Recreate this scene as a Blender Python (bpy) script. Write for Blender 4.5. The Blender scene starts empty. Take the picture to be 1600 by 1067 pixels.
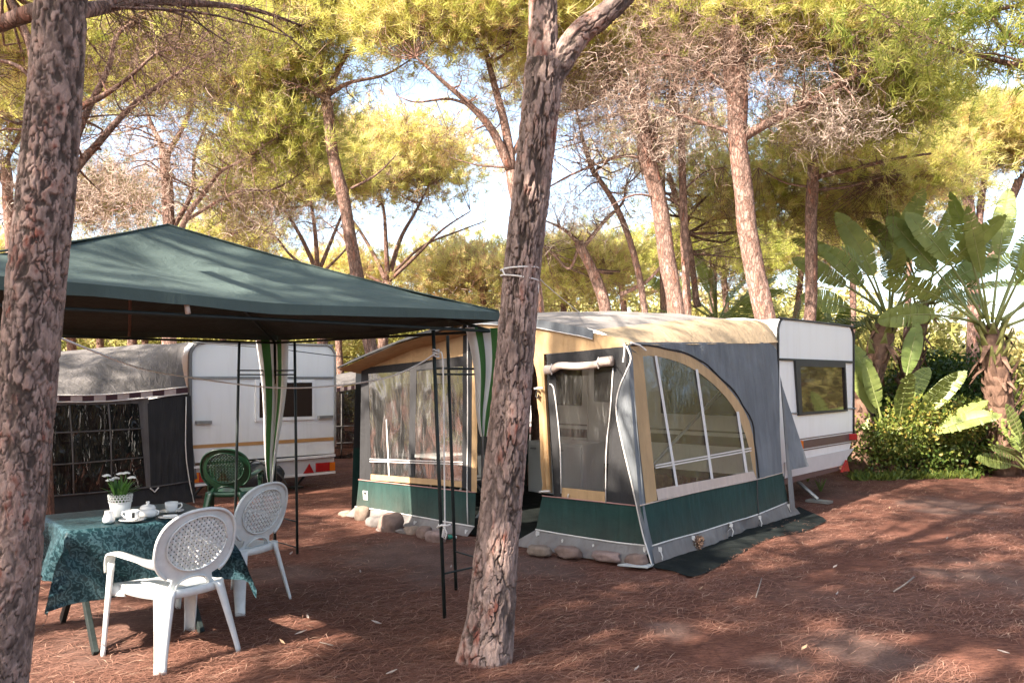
import bpy, bmesh, math, random
import numpy as np
from mathutils import Vector, noise as mnoise
R = math.radians
sc = bpy.context.scene
COL = sc.collection
rng = np.random.default_rng(11)
random.seed(5)

# ------------------------------------------------------------------ camera
CAM_H = 1.65          # eye height
FPX = 1300.0          # focal length in photo pixels (1600 wide)
HOR = 587.0           # horizon row in the photo
cam_d = bpy.data.cameras.new('camera')
cam_d.sensor_width = 36.0
cam_d.lens = 36.0 * FPX / 1600.0
cam_d.shift_y = (HOR - 533.5) / 1600.0
cam_d.clip_end = 2000
cam = bpy.data.objects.new('camera', cam_d)
cam.location = (0, 0, CAM_H)
cam.rotation_euler = (R(90), 0, 0)
COL.objects.link(cam)
sc.camera = cam

# ------------------------------------------------------------------ light
SUN_EL = 39.0
SUN_AZ = 229.0        # clockwise from +Y: behind the camera on the left
w = bpy.data.worlds.new('World')
sc.world = w
w.use_nodes = True
nt = w.node_tree
for n in list(nt.nodes):
    nt.nodes.remove(n)
sky = nt.nodes.new('ShaderNodeTexSky')
sky.sky_type = 'NISHITA'
sky.sun_disc = False
sky.sun_elevation = R(SUN_EL)
sky.sun_rotation = R(SUN_AZ)
sky.air_density = 1.0
sky.dust_density = 2.2
sky.ozone_density = 0.8
bg = nt.nodes.new('ShaderNodeBackground')
bg.inputs['Strength'].default_value = 0.118
wo = nt.nodes.new('ShaderNodeOutputWorld')
hs = nt.nodes.new('ShaderNodeHueSaturation')      # a hazy, pale late-summer sky
hs.inputs['Saturation'].default_value = 0.90
nt.links.new(sky.outputs[0], hs.inputs['Color'])
nt.links.new(hs.outputs[0], bg.inputs['Color'])
nt.links.new(bg.outputs[0], wo.inputs['Surface'])

sd = bpy.data.lights.new('sun', 'SUN')
sd.energy = 5.0
sd.angle = R(0.6)
sd.color = (1.0, 0.90, 0.78)
sun = bpy.data.objects.new('sun', sd)
az, el = R(SUN_AZ), R(SUN_EL)
to_sun = Vector((math.sin(az) * math.cos(el), math.cos(az) * math.cos(el), math.sin(el)))
sun.rotation_euler = to_sun.to_track_quat('Z', 'Y').to_euler()
sun.location = to_sun * 50
COL.objects.link(sun)

sc.view_settings.view_transform = 'Standard'
sc.view_settings.look = 'None'
sc.view_settings.exposure = 2.25
sc.view_settings.gamma = 1.0
sc.view_settings.use_curve_mapping = False
sc.render.engine = 'CYCLES'
sc.cycles.max_bounces = 8
sc.cycles.diffuse_bounces = 4
sc.cycles.glossy_bounces = 3
sc.cycles.transmission_bounces = 4
sc.cycles.transparent_max_bounces = 12
sc.cycles.use_denoising = True
sc.cycles.caustics_reflective = False
sc.cycles.caustics_refractive = False

# ------------------------------------------------------------------ helpers
def V3(*a):
    return Vector(a)

def at(px, py, Y):
    """world point that stands at depth Y and shows at a pixel of the photo"""
    return Vector(((px - 800.0) / FPX * Y, Y, CAM_H - (py - HOR) / FPX * Y))

class Plane:
    """a real wall plane; points on it are looked up by sight lines when measuring the photo"""
    def __init__(self, p, a, b):
        self.p = Vector(p)
        self.n = Vector(a).cross(Vector(b)).normalized()
        c = Vector((0, 0, CAM_H))
        if (c - self.p).dot(self.n) < 0:
            self.n = -self.n
    def at(self, px, py, off=0.0):
        c = Vector((0, 0, CAM_H))
        d = Vector(((px - 800.0) / FPX, 1.0, -(py - HOR) / FPX))
        t = (self.p - c).dot(self.n) / d.dot(self.n)
        return c + d * t + self.n * off

def props(o, label=None, cat=None, group=None, kind=None):
    if label: o['label'] = label
    if cat: o['category'] = cat
    if group: o['group'] = group
    if kind: o['kind'] = kind
    return o

def link(name, me, m=None, parent=None):
    o = bpy.data.objects.new(name, me)
    COL.objects.link(o)
    if m is not None and me is not None and len(me.materials) == 0:
        me.materials.append(m)
    if parent is not None:
        o.parent = parent
        o.matrix_parent_inverse = parent.matrix_world.inverted()
    return o

def empty(name, loc, label, cat, group=None, rz=0.0):
    o = bpy.data.objects.new(name, None)
    o.empty_display_size = 0.1
    o.location = loc
    o.rotation_euler = (0, 0, rz)
    COL.objects.link(o)
    bpy.context.view_layer.update() if False else None
    o.matrix_basis = o.matrix_basis
    props(o, label, cat, group)
    return o

def child(o, parent, local=False):
    """parent o; local=True: its mesh is in the parent's own axes, else in world axes"""
    o.parent = parent
    if not local:
        from mathutils import Matrix
        M = Matrix.Translation(parent.location) @ parent.rotation_euler.to_matrix().to_4x4() if parent.parent is None else Matrix.Identity(4)
        o.matrix_parent_inverse = M.inverted()
    return o

def copy_thing(t, loc, rz, label, group=None):
    r = t.copy(); COL.objects.link(r)
    r.location = loc; r.rotation_euler = (0, 0, rz); r['label'] = label
    if group: r['group'] = group
    for ch in list(t.children):
        c = ch.copy(); COL.objects.link(c); c.parent = r
        for g in list(ch.children):
            d = g.copy(); COL.objects.link(d); d.parent = c
    return r

class MB:
    def __init__(self):
        self.v = []; self.f = []; self.mi = []; self.cur = 0
    def add(self, vs, fs):
        b = len(self.v)
        self.v += [tuple(p) for p in vs]
        self.f += [tuple(i + b for i in f) for f in fs]
        self.mi += [self.cur] * len(fs)
        return self
    def box(self, c, s, rot=None):
        c = Vector(c); hx, hy, hz = s[0] / 2, s[1] / 2, s[2] / 2
        vs = []
        for x in (-hx, hx):
            for y in (-hy, hy):
                for z in (-hz, hz):
                    p = Vector((x, y, z))
                    if rot is not None: p = rot @ p
                    vs.append(c + p)
        return self.add(vs, [(0, 1, 3, 2), (4, 6, 7, 5), (0, 4, 5, 1), (2, 3, 7, 6), (0, 2, 6, 4), (1, 5, 7, 3)])
    def tube(self, path, rad, n=8, cap=True, squash=1.0):
        path = [Vector(p) for p in path]
        if not hasattr(rad, '__len__'): rad = [rad] * len(path)
        vs, fs = [], []
        t0 = (path[1] - path[0]).normalized()
        up = Vector((0, 0, 1)) if abs(t0.z) < 0.9 else Vector((0, 1, 0))
        nrm = t0.cross(up).normalized()
        for i, p in enumerate(path):
            t = (path[min(i + 1, len(path) - 1)] - path[max(i - 1, 0)]).normalized()
            nrm = (nrm - t * nrm.dot(t)).normalized()
            bn = t.cross(nrm)
            for k in range(n):
                a = 2 * math.pi * k / n
                vs.append(p + (nrm * math.cos(a) + bn * math.sin(a) * squash) * rad[i])
        for i in range(len(path) - 1):
            for k in range(n):
                fs.append((i * n + k, i * n + (k + 1) % n, (i + 1) * n + (k + 1) % n, (i + 1) * n + k))
        if cap:
            fs.append(tuple(range(n - 1, -1, -1)))
            fs.append(tuple((len(path) - 1) * n + k for k in range(n)))
        return self.add(vs, fs)
    def lathe(self, prof, n=24, c=(0, 0, 0), sx=1, sy=1):
        """prof: list of (r, z)"""
        vs, fs = [], []
        for r, z in prof:
            for k in range(n):
                a = 2 * math.pi * k / n
                vs.append((c[0] + r * math.cos(a) * sx, c[1] + r * math.sin(a) * sy, c[2] + z))
        for i in range(len(prof) - 1):
            for k in range(n):
                fs.append((i * n + k, i * n + (k + 1) % n, (i + 1) * n + (k + 1) % n, (i + 1) * n + k))
        return self.add(vs, fs)
    def grid(self, fn, nu, nv):
        vs = [fn(i / nu, j / nv) for j in range(nv + 1) for i in range(nu + 1)]
        fs = [(j * (nu + 1) + i, j * (nu + 1) + i + 1, (j + 1) * (nu + 1) + i + 1, (j + 1) * (nu + 1) + i) for j in range(nv) for i in range(nu)]
        return self.add(vs, fs)
    def build(self, name, m, parent=None, smooth=False, local=False, solid=0.0, bevel=0.0):
        me = bpy.data.meshes.new(name)
        me.from_pydata(self.v, [], self.f)
        ms = m if isinstance(m, (list, tuple)) else [m]
        for x in ms: me.materials.append(x)
        if len(ms) > 1:
            me.polygons.foreach_set('material_index', self.mi)
        if solid or bevel:
            bm = bmesh.new(); bm.from_mesh(me)
            bmesh.ops.remove_doubles(bm, verts=bm.verts, dist=1e-5)
            if solid:
                bmesh.ops.recalc_face_normals(bm, faces=bm.faces)
                bmesh.ops.solidify(bm, geom=bm.faces[:], thickness=solid)
            if bevel:
                ed = [e for e in bm.edges if len(e.link_faces) == 2 and e.calc_face_angle(0) > 0.5]
                bmesh.ops.bevel(bm, geom=ed, offset=bevel, segments=2, affect='EDGES', profile=0.6)
            bm.to_mesh(me); bm.free()
        if smooth:
            me.polygons.foreach_set('use_smooth', [True] * len(me.polygons))
        o = bpy.data.objects.new(name, me)
        COL.objects.link(o)
        if parent is not None: child(o, parent, local)
        return o

def np_mesh(name, V, F, m, parent=None, smooth=False, attrs=None, local=False):
    """V (N,3), F (M,k) with constant k"""
    me = bpy.data.meshes.new(name)
    V = np.ascontiguousarray(V, dtype=np.float32); F = np.ascontiguousarray(F, dtype=np.int32)
    k = F.shape[1]
    me.vertices.add(len(V)); me.vertices.foreach_set('co', V.ravel())
    me.loops.add(F.size); me.loops.foreach_set('vertex_index', F.ravel())
    me.polygons.add(len(F)); me.polygons.foreach_set('loop_start', np.arange(0, F.size, k, dtype=np.int32))
    if smooth: me.polygons.foreach_set('use_smooth', np.ones(len(F), dtype=bool))
    for an, av in (attrs or {}).items():
        a = me.attributes.new(an, 'FLOAT', 'POINT')
        a.data.foreach_set('value', np.ascontiguousarray(av, dtype=np.float32))
    me.update(calc_edges=True)
    me.materials.append(m)
    o = bpy.data.objects.new(name, me)
    COL.objects.link(o)
    if parent is not None: child(o, parent, local)
    return o

def resample(pts, n):
    pts = [Vector(p) for p in pts]
    L = [0.0]
    for a, b in zip(pts, pts[1:]): L.append(L[-1] + (b - a).length)
    out = []
    for i in range(n):
        t = L[-1] * i / (n - 1)
        k = 0
        while k < len(pts) - 2 and L[k + 1] < t: k += 1
        d = L[k + 1] - L[k]
        out.append(pts[k].lerp(pts[k + 1], (t - L[k]) / d if d > 0 else 0))
    return out

def smooth_path(pts, n):
    """Catmull-Rom through the points"""
    pts = [Vector(p) for p in pts]
    P = [pts[0] * 2 - pts[1]] + pts + [pts[-1] * 2 - pts[-2]]
    seg = len(pts) - 1
    out = []
    for i in range(n):
        t = seg * i / (n - 1)
        k = min(int(t), seg - 1); f = t - k
        a, b, c, d = P[k], P[k + 1], P[k + 2], P[k + 3]
        out.append(0.5 * ((2 * b) + (c - a) * f + (2 * a - 5 * b + 4 * c - d) * f * f + (3 * b - a - 3 * c + d) * f ** 3))
    return out

def loft(A, B, nu, nv, n=None, wr=0.0, ws=3.0, seed=0.0, curve=False):
    """sheet between two polylines; n, wr: wrinkle direction and height"""
    A = smooth_path(A, nu + 1) if curve and len(A) > 2 else resample(A, nu + 1)
    B = smooth_path(B, nu + 1) if curve and len(B) > 2 else resample(B, nu + 1)
    mb = MB()
    def fn(u, v):
        i = round(u * nu)
        p = A[i].lerp(B[i], v)
        if wr and n is not None:
            q = Vector((p.x * ws * 1.7, p.y * ws * 1.7, p.z * ws * .45)) + Vector((seed, seed * 2.3, 0))
            e = 1.0 - 0.6 * max(abs(u - .5), abs(v - .5)) * 2
            p = p + n * (wr * e * (mnoise.noise(q) + 0.5 * mnoise.noise(q * 2.7)))
        return p
    mb.grid(fn, nu, nv)
    return mb

# ------------------------------------------------------------------ materials
MATS = {}
def nodes_of(name):
    m = bpy.data.materials.new(name); m.use_nodes = True
    t = m.node_tree
    b = t.nodes['Principled BSDF']
    return m, t, b
def N(t, typ, **kw):
    n = t.nodes.new(typ)
    for k, v in kw.items(): setattr(n, k, v)
    return n
def ramp(t, fac, stops):
    r = t.nodes.new('ShaderNodeValToRGB')
    while len(r.color_ramp.elements) < len(stops): r.color_ramp.elements.new(0.5)
    for e, (p, c) in zip(r.color_ramp.elements, stops):
        e.position = p; e.color = (*c, 1) if len(c) == 3 else c
    t.links.new(fac, r.inputs[0])
    return r
def noise_tex(t, scale, detail=4, rough=0.6, vec=None, dist=0.0):
    n = t.nodes.new('ShaderNodeTexNoise')
    n.inputs['Scale'].default_value = scale; n.inputs['Detail'].default_value = detail
    n.inputs['Roughness'].default_value = rough; n.inputs['Distortion'].default_value = dist
    if vec is not None: t.links.new(vec, n.inputs['Vector'])
    return n
def world_pos(t, scale=(1, 1, 1), rot=(0, 0, 0), obj=False):
    if obj:
        g = t.nodes.new('ShaderNodeTexCoord'); o = g.outputs['Object']
    else:
        g = t.nodes.new('ShaderNodeNewGeometry'); o = g.outputs['Position']
    mp = t.nodes.new('ShaderNodeMapping')
    mp.inputs['Scale'].default_value = scale; mp.inputs['Rotation'].default_value = rot
    t.links.new(o, mp.inputs['Vector'])
    return mp.outputs[0]
def bump(t, b, h, strength, dist=0.01):
    n = t.nodes.new('ShaderNodeBump')
    n.inputs['Strength'].default_value = strength; n.inputs['Distance'].default_value = dist
    t.links.new(h, n.inputs['Height']); t.links.new(n.outputs[0], b.inputs['Normal'])
    return n

def mat(name, col, rough=0.6, var=0.15, scale=4.0, metal=0.0, bumpS=0.0, bscale=60.0, obj=True, fine=0.0, spec=0.5):
    """colour with two scales of wear"""
    if name in MATS: return MATS[name]
    m, t, b = nodes_of(name)
    p = world_pos(t, obj=obj)
    n = noise_tex(t, scale, 5, 0.65, p)
    lo = tuple(c * (1 - var) for c in col); hi = tuple(min(1, c * (1 + var)) for c in col)
    r = ramp(t, n.outputs[0], [(0.3, lo), (0.7, hi)])
    t.links.new(r.outputs[0], b.inputs['Base Color'])
    b.inputs['Roughness'].default_value = rough; b.inputs['Metallic'].default_value = metal
    b.inputs['Specular IOR Level'].default_value = spec
    if bumpS:
        n2 = noise_tex(t, bscale, 3, 0.6, p)
        bump(t, b, n2.outputs[0], bumpS, 0.004)
    MATS[name] = m
    return m

def fabric(name, col, var=0.12, rough=0.8, transl=0.15, wr=0.5, dirt=0.0):
    """tent cloth: weathered blotches, soft creases, some light through"""
    if name in MATS: return MATS[name]
    m, t, b = nodes_of(name)
    p = world_pos(t)
    n = noise_tex(t, 2.2, 6, 0.65, p, 0.4)
    ps = world_pos(t, scale=(7, 7, 0.8))
    n2 = noise_tex(t, 1.6, 5, 0.6, ps, 0.6)
    mx = N(t, 'ShaderNodeMath', operation='ADD'); t.links.new(n.outputs[0], mx.inputs[0]); t.links.new(n2.outputs[0], mx.inputs[1])
    hv = N(t, 'ShaderNodeMath', operation='MULTIPLY'); hv.inputs[1].default_value = 0.5; t.links.new(mx.outputs[0], hv.inputs[0])
    lo = tuple(c * (1 - var) for c in col); hi = tuple(min(1, c * (1 + var)) for c in col)
    r = ramp(t, hv.outputs[0], [(0.36, lo), (0.64, hi)])
    if dirt:            # mud splashed up from the ground
        g = N(t, 'ShaderNodeNewGeometry'); sx = N(t, 'ShaderNodeSeparateXYZ'); t.links.new(g.outputs['Position'], sx.inputs[0])
        mr = N(t, 'ShaderNodeMapRange'); mr.inputs['From Min'].default_value = 0.0; mr.inputs['From Max'].default_value = 0.42; mr.inputs['To Min'].default_value = 1.0; mr.inputs['To Max'].default_value = 0.0
        t.links.new(sx.outputs['Z'], mr.inputs[0])
        nd = noise_tex(t, 9, 5, .7, p); m1 = N(t, 'ShaderNodeMath', operation='MULTIPLY'); t.links.new(mr.outputs[0], m1.inputs[0]); t.links.new(nd.outputs[0], m1.inputs[1])
        m2 = N(t, 'ShaderNodeMath', operation='MULTIPLY'); m2.inputs[1].default_value = dirt; m2.use_clamp = True; t.links.new(m1.outputs[0], m2.inputs[0])
        mx_ = N(t, 'ShaderNodeMixRGB'); t.links.new(m2.outputs[0], mx_.inputs[0]); t.links.new(r.outputs[0], mx_.inputs[1]); mx_.inputs[2].default_value = (.17, .105, .08, 1)
        r = mx_
    t.links.new(r.outputs[0], b.inputs['Base Color'])
    b.inputs['Roughness'].default_value = rough
    b.inputs['Specular IOR Level'].default_value = 0.25
    bump(t, b, hv.outputs[0], wr * 1.5, 0.04)
    if transl:
        tr = N(t, 'ShaderNodeBsdfTranslucent'); t.links.new(r.outputs[0], tr.inputs['Color'])
        ms = N(t, 'ShaderNodeMixShader'); ms.inputs[0].default_value = transl
        t.links.new(b.outputs[0], ms.inputs[1]); t.links.new(tr.outputs[0], ms.inputs[2])
        t.links.new(ms.outputs[0], t.nodes['Material Output'].inputs['Surface'])
    MATS[name] = m
    return m

def vinyl(name, tint=(0.86, 0.86, 0.84), base=0.10, crinkle=0.5, kf=.6, det=4, scale=(5, 5, 1.3), rot=(0, 0.5, 0), milk=0.10):
    """clear window foil: see-through, glossy where creased, a little milky, sky glints painted as pale streaks"""
    if name in MATS: return MATS[name]
    m, t, b = nodes_of(name)
    t.nodes.remove(b)
    p = world_pos(t, scale=scale, rot=rot)
    n = noise_tex(t, 2.4, det, 0.55, p, 1.0)
    bn = N(t, 'ShaderNodeBump'); bn.inputs['Strength'].default_value = crinkle; bn.inputs['Distance'].default_value = 0.05
    t.links.new(n.outputs[0], bn.inputs['Height'])
    gl = N(t, 'ShaderNodeBsdfGlossy'); gl.inputs['Roughness'].default_value = 0.12
    t.links.new(bn.outputs[0], gl.inputs['Normal'])
    tp = N(t, 'ShaderNodeBsdfTransparent'); tp.inputs['Color'].default_value = (*tint, 1)
    df = N(t, 'ShaderNodeBsdfDiffuse'); df.inputs['Color'].default_value = (0.62, 0.60, 0.57, 1)
    fr = N(t, 'ShaderNodeFresnel'); fr.inputs['IOR'].default_value = 1.5; t.links.new(bn.outputs[0], fr.inputs['Normal'])
    ad = N(t, 'ShaderNodeMath', operation='MULTIPLY_ADD'); ad.inputs[1].default_value = kf; ad.inputs[2].default_value = base
    ad.use_clamp = True
    t.links.new(fr.outputs[0], ad.inputs[0])
    ps2 = world_pos(t, scale=(scale[0] * 2.2, scale[1] * 2.2, scale[2] * .9), rot=rot)
    n3 = noise_tex(t, 3.0, 4, 0.6, ps2, 1.6)
    milk_glint = ramp(t, n3.outputs[0], [(0.40, (milk * 0.45,) * 3), (0.58, (milk,) * 3), (0.70, (min(.7, milk * 3.6),) * 3)])  # milkiness plus pale streaks painted for sky highlights on the creases
    m1 = N(t, 'ShaderNodeMixShader'); t.links.new(milk_glint.outputs[0], m1.inputs[0])
    t.links.new(tp.outputs[0], m1.inputs[1]); t.links.new(df.outputs[0], m1.inputs[2])
    m2 = N(t, 'ShaderNodeMixShader'); t.links.new(ad.outputs[0], m2.inputs[0])
    t.links.new(m1.outputs[0], m2.inputs[1]); t.links.new(gl.outputs[0], m2.inputs[2])
    t.links.new(m2.outputs[0], t.nodes['Material Output'].inputs['Surface'])
    MATS[name] = m
    return m

def leafmat(name, stops, attr='tone', transl=0.35, rough=0.6, spec=0.3):
    if name in MATS: return MATS[name]
    m, t, b = nodes_of(name)
    a = N(t, 'ShaderNodeAttribute', attribute_name=attr)
    r = ramp(t, a.outputs['Fac'], stops)
    t.links.new(r.outputs[0], b.inputs['Base Color'])
    b.inputs['Roughness'].default_value = rough; b.inputs['Specular IOR Level'].default_value = spec
    tr = N(t, 'ShaderNodeBsdfTranslucent')
    t.links.new(r.outputs[0], tr.inputs['Color'])
    ms = N(t, 'ShaderNodeMixShader'); ms.inputs[0].default_value = transl
    t.links.new(b.outputs[0], ms.inputs[1]); t.links.new(tr.outputs[0], ms.inputs[2])
    t.links.new(ms.outputs[0], t.nodes['Material Output'].inputs['Surface'])
    MATS[name] = m
    return m

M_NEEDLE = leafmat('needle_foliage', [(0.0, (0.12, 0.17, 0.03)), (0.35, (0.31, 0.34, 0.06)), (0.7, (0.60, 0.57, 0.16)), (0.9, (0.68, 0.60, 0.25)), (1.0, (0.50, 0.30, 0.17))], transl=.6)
M_NEEDLE_DK = leafmat('needle_foliage_deep', [(0.0, (0.035, 0.065, 0.018)), (0.5, (0.085, 0.115, 0.025)), (1.0, (0.17, 0.17, 0.045))])
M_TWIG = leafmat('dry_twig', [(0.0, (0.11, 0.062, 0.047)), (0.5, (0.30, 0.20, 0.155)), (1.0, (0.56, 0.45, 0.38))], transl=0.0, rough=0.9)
M_SHRUB = leafmat('shrub_leaf', [(0.0, (0.03, 0.06, 0.012)), (0.5, (0.08, 0.12, 0.022)), (0.85, (0.20, 0.21, 0.04)), (1.0, (0.34, 0.24, 0.06))], transl=0.3, rough=0.45)
M_FARW = leafmat('far_foliage', [(0.0, (0.12, 0.14, 0.04)), (0.4, (0.32, 0.31, 0.09)), (0.75, (0.48, 0.42, 0.15)), (1.0, (0.52, 0.34, 0.22))], transl=.45)

def bark_mat(name, geo):
    """geo=True: plates and cracks come from mesh attributes; else from a stretched cell texture"""
    m, t, b = nodes_of(name)
    if geo:
        c = N(t, 'ShaderNodeAttribute', attribute_name='cell').outputs['Fac']
        k = N(t, 'ShaderNodeAttribute', attribute_name='crev').outputs['Fac']
    else:
        p0 = world_pos(t, scale=(1, 1, 0.33))
        dn = noise_tex(t, 9, 4, .65, p0); av = N(t, 'ShaderNodeMixRGB', blend_type='ADD'); av.inputs[0].default_value = 0.16
        t.links.new(p0, av.inputs[1]); t.links.new(dn.outputs['Color'], av.inputs[2]); p = av.outputs[0]
        v = N(t, 'ShaderNodeTexVoronoi'); v.inputs['Scale'].default_value = 24; t.links.new(p, v.inputs['Vector'])
        v2 = N(t, 'ShaderNodeTexVoronoi', feature='DISTANCE_TO_EDGE'); v2.inputs['Scale'].default_value = 24; t.links.new(p, v2.inputs['Vector'])
        sp = N(t, 'ShaderNodeSeparateColor'); t.links.new(v.outputs['Color'], sp.inputs[0])
        c = sp.outputs[0]
        mr = N(t, 'ShaderNodeMapRange'); mr.inputs['From Max'].default_value = 0.16; mr.inputs['To Min'].default_value = .35; t.links.new(v2.outputs['Distance'], mr.inputs[0])
        k = mr.outputs[0]
    if geo:
        plate = ramp(t, c, [(0.0, (0.12, 0.088, 0.077)), (0.3, (0.23, 0.17, 0.148)), (0.55, (0.35, 0.26, 0.225)), (0.78, (0.36, 0.24, 0.20)), (0.92, (0.28, 0.135, 0.105)), (1.0, (0.25, 0.095, 0.07))])
    else:
        plate = ramp(t, c, [(0.0, (0.20, 0.12, 0.095)), (0.4, (0.30, 0.19, 0.155)), (0.75, (0.36, 0.24, 0.20)), (1.0, (0.30, 0.14, 0.10))])
    pw = world_pos(t, scale=(1, 1, 0.45))
    n = noise_tex(t, 34, 6, 0.72, pw, 0.5)
    nn = ramp(t, n.outputs[0], [(0.3, (0.45, 0.43, 0.42)), (0.65, (1.15, 1.12, 1.1))])
    mu = N(t, 'ShaderNodeMixRGB', blend_type='MULTIPLY'); mu.inputs[0].default_value = 1.0
    t.links.new(plate.outputs[0], mu.inputs[1]); t.links.new(nn.outputs[0], mu.inputs[2])
    mx = N(t, 'ShaderNodeMixRGB'); t.links.new(k, mx.inputs[0])
    mx.inputs[1].default_value = (0.058, 0.044, 0.037, 1); t.links.new(mu.outputs[0], mx.inputs[2])
    t.links.new(mx.outputs[0], b.inputs['Base Color'])
    b.inputs['Roughness'].default_value = 0.95; b.inputs['Specular IOR Level'].default_value = 0.15
    if geo:
        bump(t, b, n.outputs[0], 0.7, 0.012)
    else:
        ad = N(t, 'ShaderNodeMath', operation='ADD'); t.links.new(n.outputs[0], ad.inputs[0]); t.links.new(k, ad.inputs[1])
        bump(t, b, ad.outputs[0], 0.8, 0.02)
    return m
M_BARK_G = bark_mat('pine_bark_plates', True)
M_BARK = bark_mat('pine_bark', False)
# ------------------------------------------------------------------ ground
def ground_z(x, y):
    return 0.018 * mnoise.noise(Vector((x * 0.9, y * 0.9, 0))) + 0.010 * mnoise.noise(Vector((x * 2.7, y * 2.7, 5)))

def gspot(px, py):
    Y = CAM_H * FPX / (py - HOR); return (px - 800) / FPX * Y, Y
BARE = [(*gspot(650, 868), 1.0), (*gspot(790, 882), .7), (*gspot(830, 885), .6), (*gspot(1345, 1012), .42), (*gspot(1560, 905), .7), (*gspot(1230, 1035), .22), (*gspot(430, 905), .5), (*gspot(1480, 790), .8), (*gspot(1040, 985), .25)]
def bare(x, y):
    b = max(0.0, mnoise.noise(Vector((x * .55, y * .55, 31))) * 1.5 - .28)
    w_ = .55 * mnoise.noise(Vector((x * 2.2, y * 2.2, 3))) + .3 * mnoise.noise(Vector((x * 6, y * 6, 8)))
    for bx, by, r_ in BARE:
        d = math.hypot((x - bx), (y - by) * .8) / r_
        b = max(b, 1.15 - d + w_)
    return min(1.0, max(0.0, b + .35 * w_))
def make_ground():
    xs = np.concatenate([np.linspace(-180, -14, 12)[:-1], np.linspace(-14, 14, 230), np.linspace(14, 180, 12)[1:]])
    ys = np.concatenate([np.linspace(-60, 1, 8)[:-1], np.linspace(1, 20, 170), np.linspace(20, 320, 16)[1:]])
    V = []
    for y in ys:
        for x in xs:
            V.append((x, y, ground_z(x, y) if abs(x) < 14 and 0.5 < y < 20 else 0.0))
    nx, ny = len(xs), len(ys)
    i, j = np.meshgrid(np.arange(nx - 1), np.arange(ny - 1))
    a = (j * nx + i).ravel()
    F = np.stack([a, a + 1, a + 1 + nx, a + nx], 1)
    m, t, b = nodes_of('needle_covered_ground')
    p = world_pos(t)
    big = noise_tex(t, 0.9, 5, 0.6, p, 0.3)
    # long fallen needles: three directions of stretched noise
    acc = None
    for k, (rz, s) in enumerate(((0.3, 1.0), (1.4, 1.13), (2.5, 0.93))):
        pv = world_pos(t, scale=(16 * s, 170 * s, 20), rot=(0, 0, rz))
        nz = noise_tex(t, 1.0, 3, 0.6, pv, 0.9)
        if acc is None: acc = nz.outputs[0]
        else:
            mm = N(t, 'ShaderNodeMath', operation='MAXIMUM'); t.links.new(acc, mm.inputs[0]); t.links.new(nz.outputs[0], mm.inputs[1]); acc = mm.outputs[0]
    needle = ramp(t, acc, [(0.46, (0.060, 0.028, 0.020)), (0.60, (0.165, 0.073, 0.051)), (0.78, (0.32, 0.165, 0.118))])
    soil = ramp(t, noise_tex(t, 50, 5, 0.7, p).outputs[0], [(0.3, (0.095, 0.062, 0.052)), (0.7, (0.185, 0.128, 0.108))])
    bare_ = ramp(t, N(t, 'ShaderNodeAttribute', attribute_name='bare').outputs['Fac'], [(0.15, (0, 0, 0)), (0.8, (0.78, 0.78, 0.78))])
    mx = N(t, 'ShaderNodeMixRGB'); t.links.new(bare_.outputs[0], mx.inputs[0])
    t.links.new(needle.outputs[0], mx.inputs[1]); t.links.new(soil.outputs[0], mx.inputs[2])
    tone = ramp(t, noise_tex(t, 2.6, 4, 0.6, p).outputs[0], [(0.3, (0.72, 0.70, 0.70)), (0.7, (1.2, 1.16, 1.12))])
    mu = N(t, 'ShaderNodeMixRGB', blend_type='MULTIPLY'); mu.inputs[0].default_value = 1
    t.links.new(mx.outputs[0], mu.inputs[1]); t.links.new(tone.outputs[0], mu.inputs[2])
    t.links.new(mu.outputs[0], b.inputs['Base Color'])
    b.inputs['Roughness'].default_value = 1.0; b.inputs['Specular IOR Level'].default_value = 0.08
    bump(t, b, acc, 0.9, 0.012)
    o = np_mesh('ground', V, F, m, smooth=True, attrs={'bare': [bare(v[0], v[1]) if abs(v[0]) < 14 and .5 < v[1] < 20 else 0 for v in V]})
    props(o, kind='structure')
    return o
make_ground()

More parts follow.
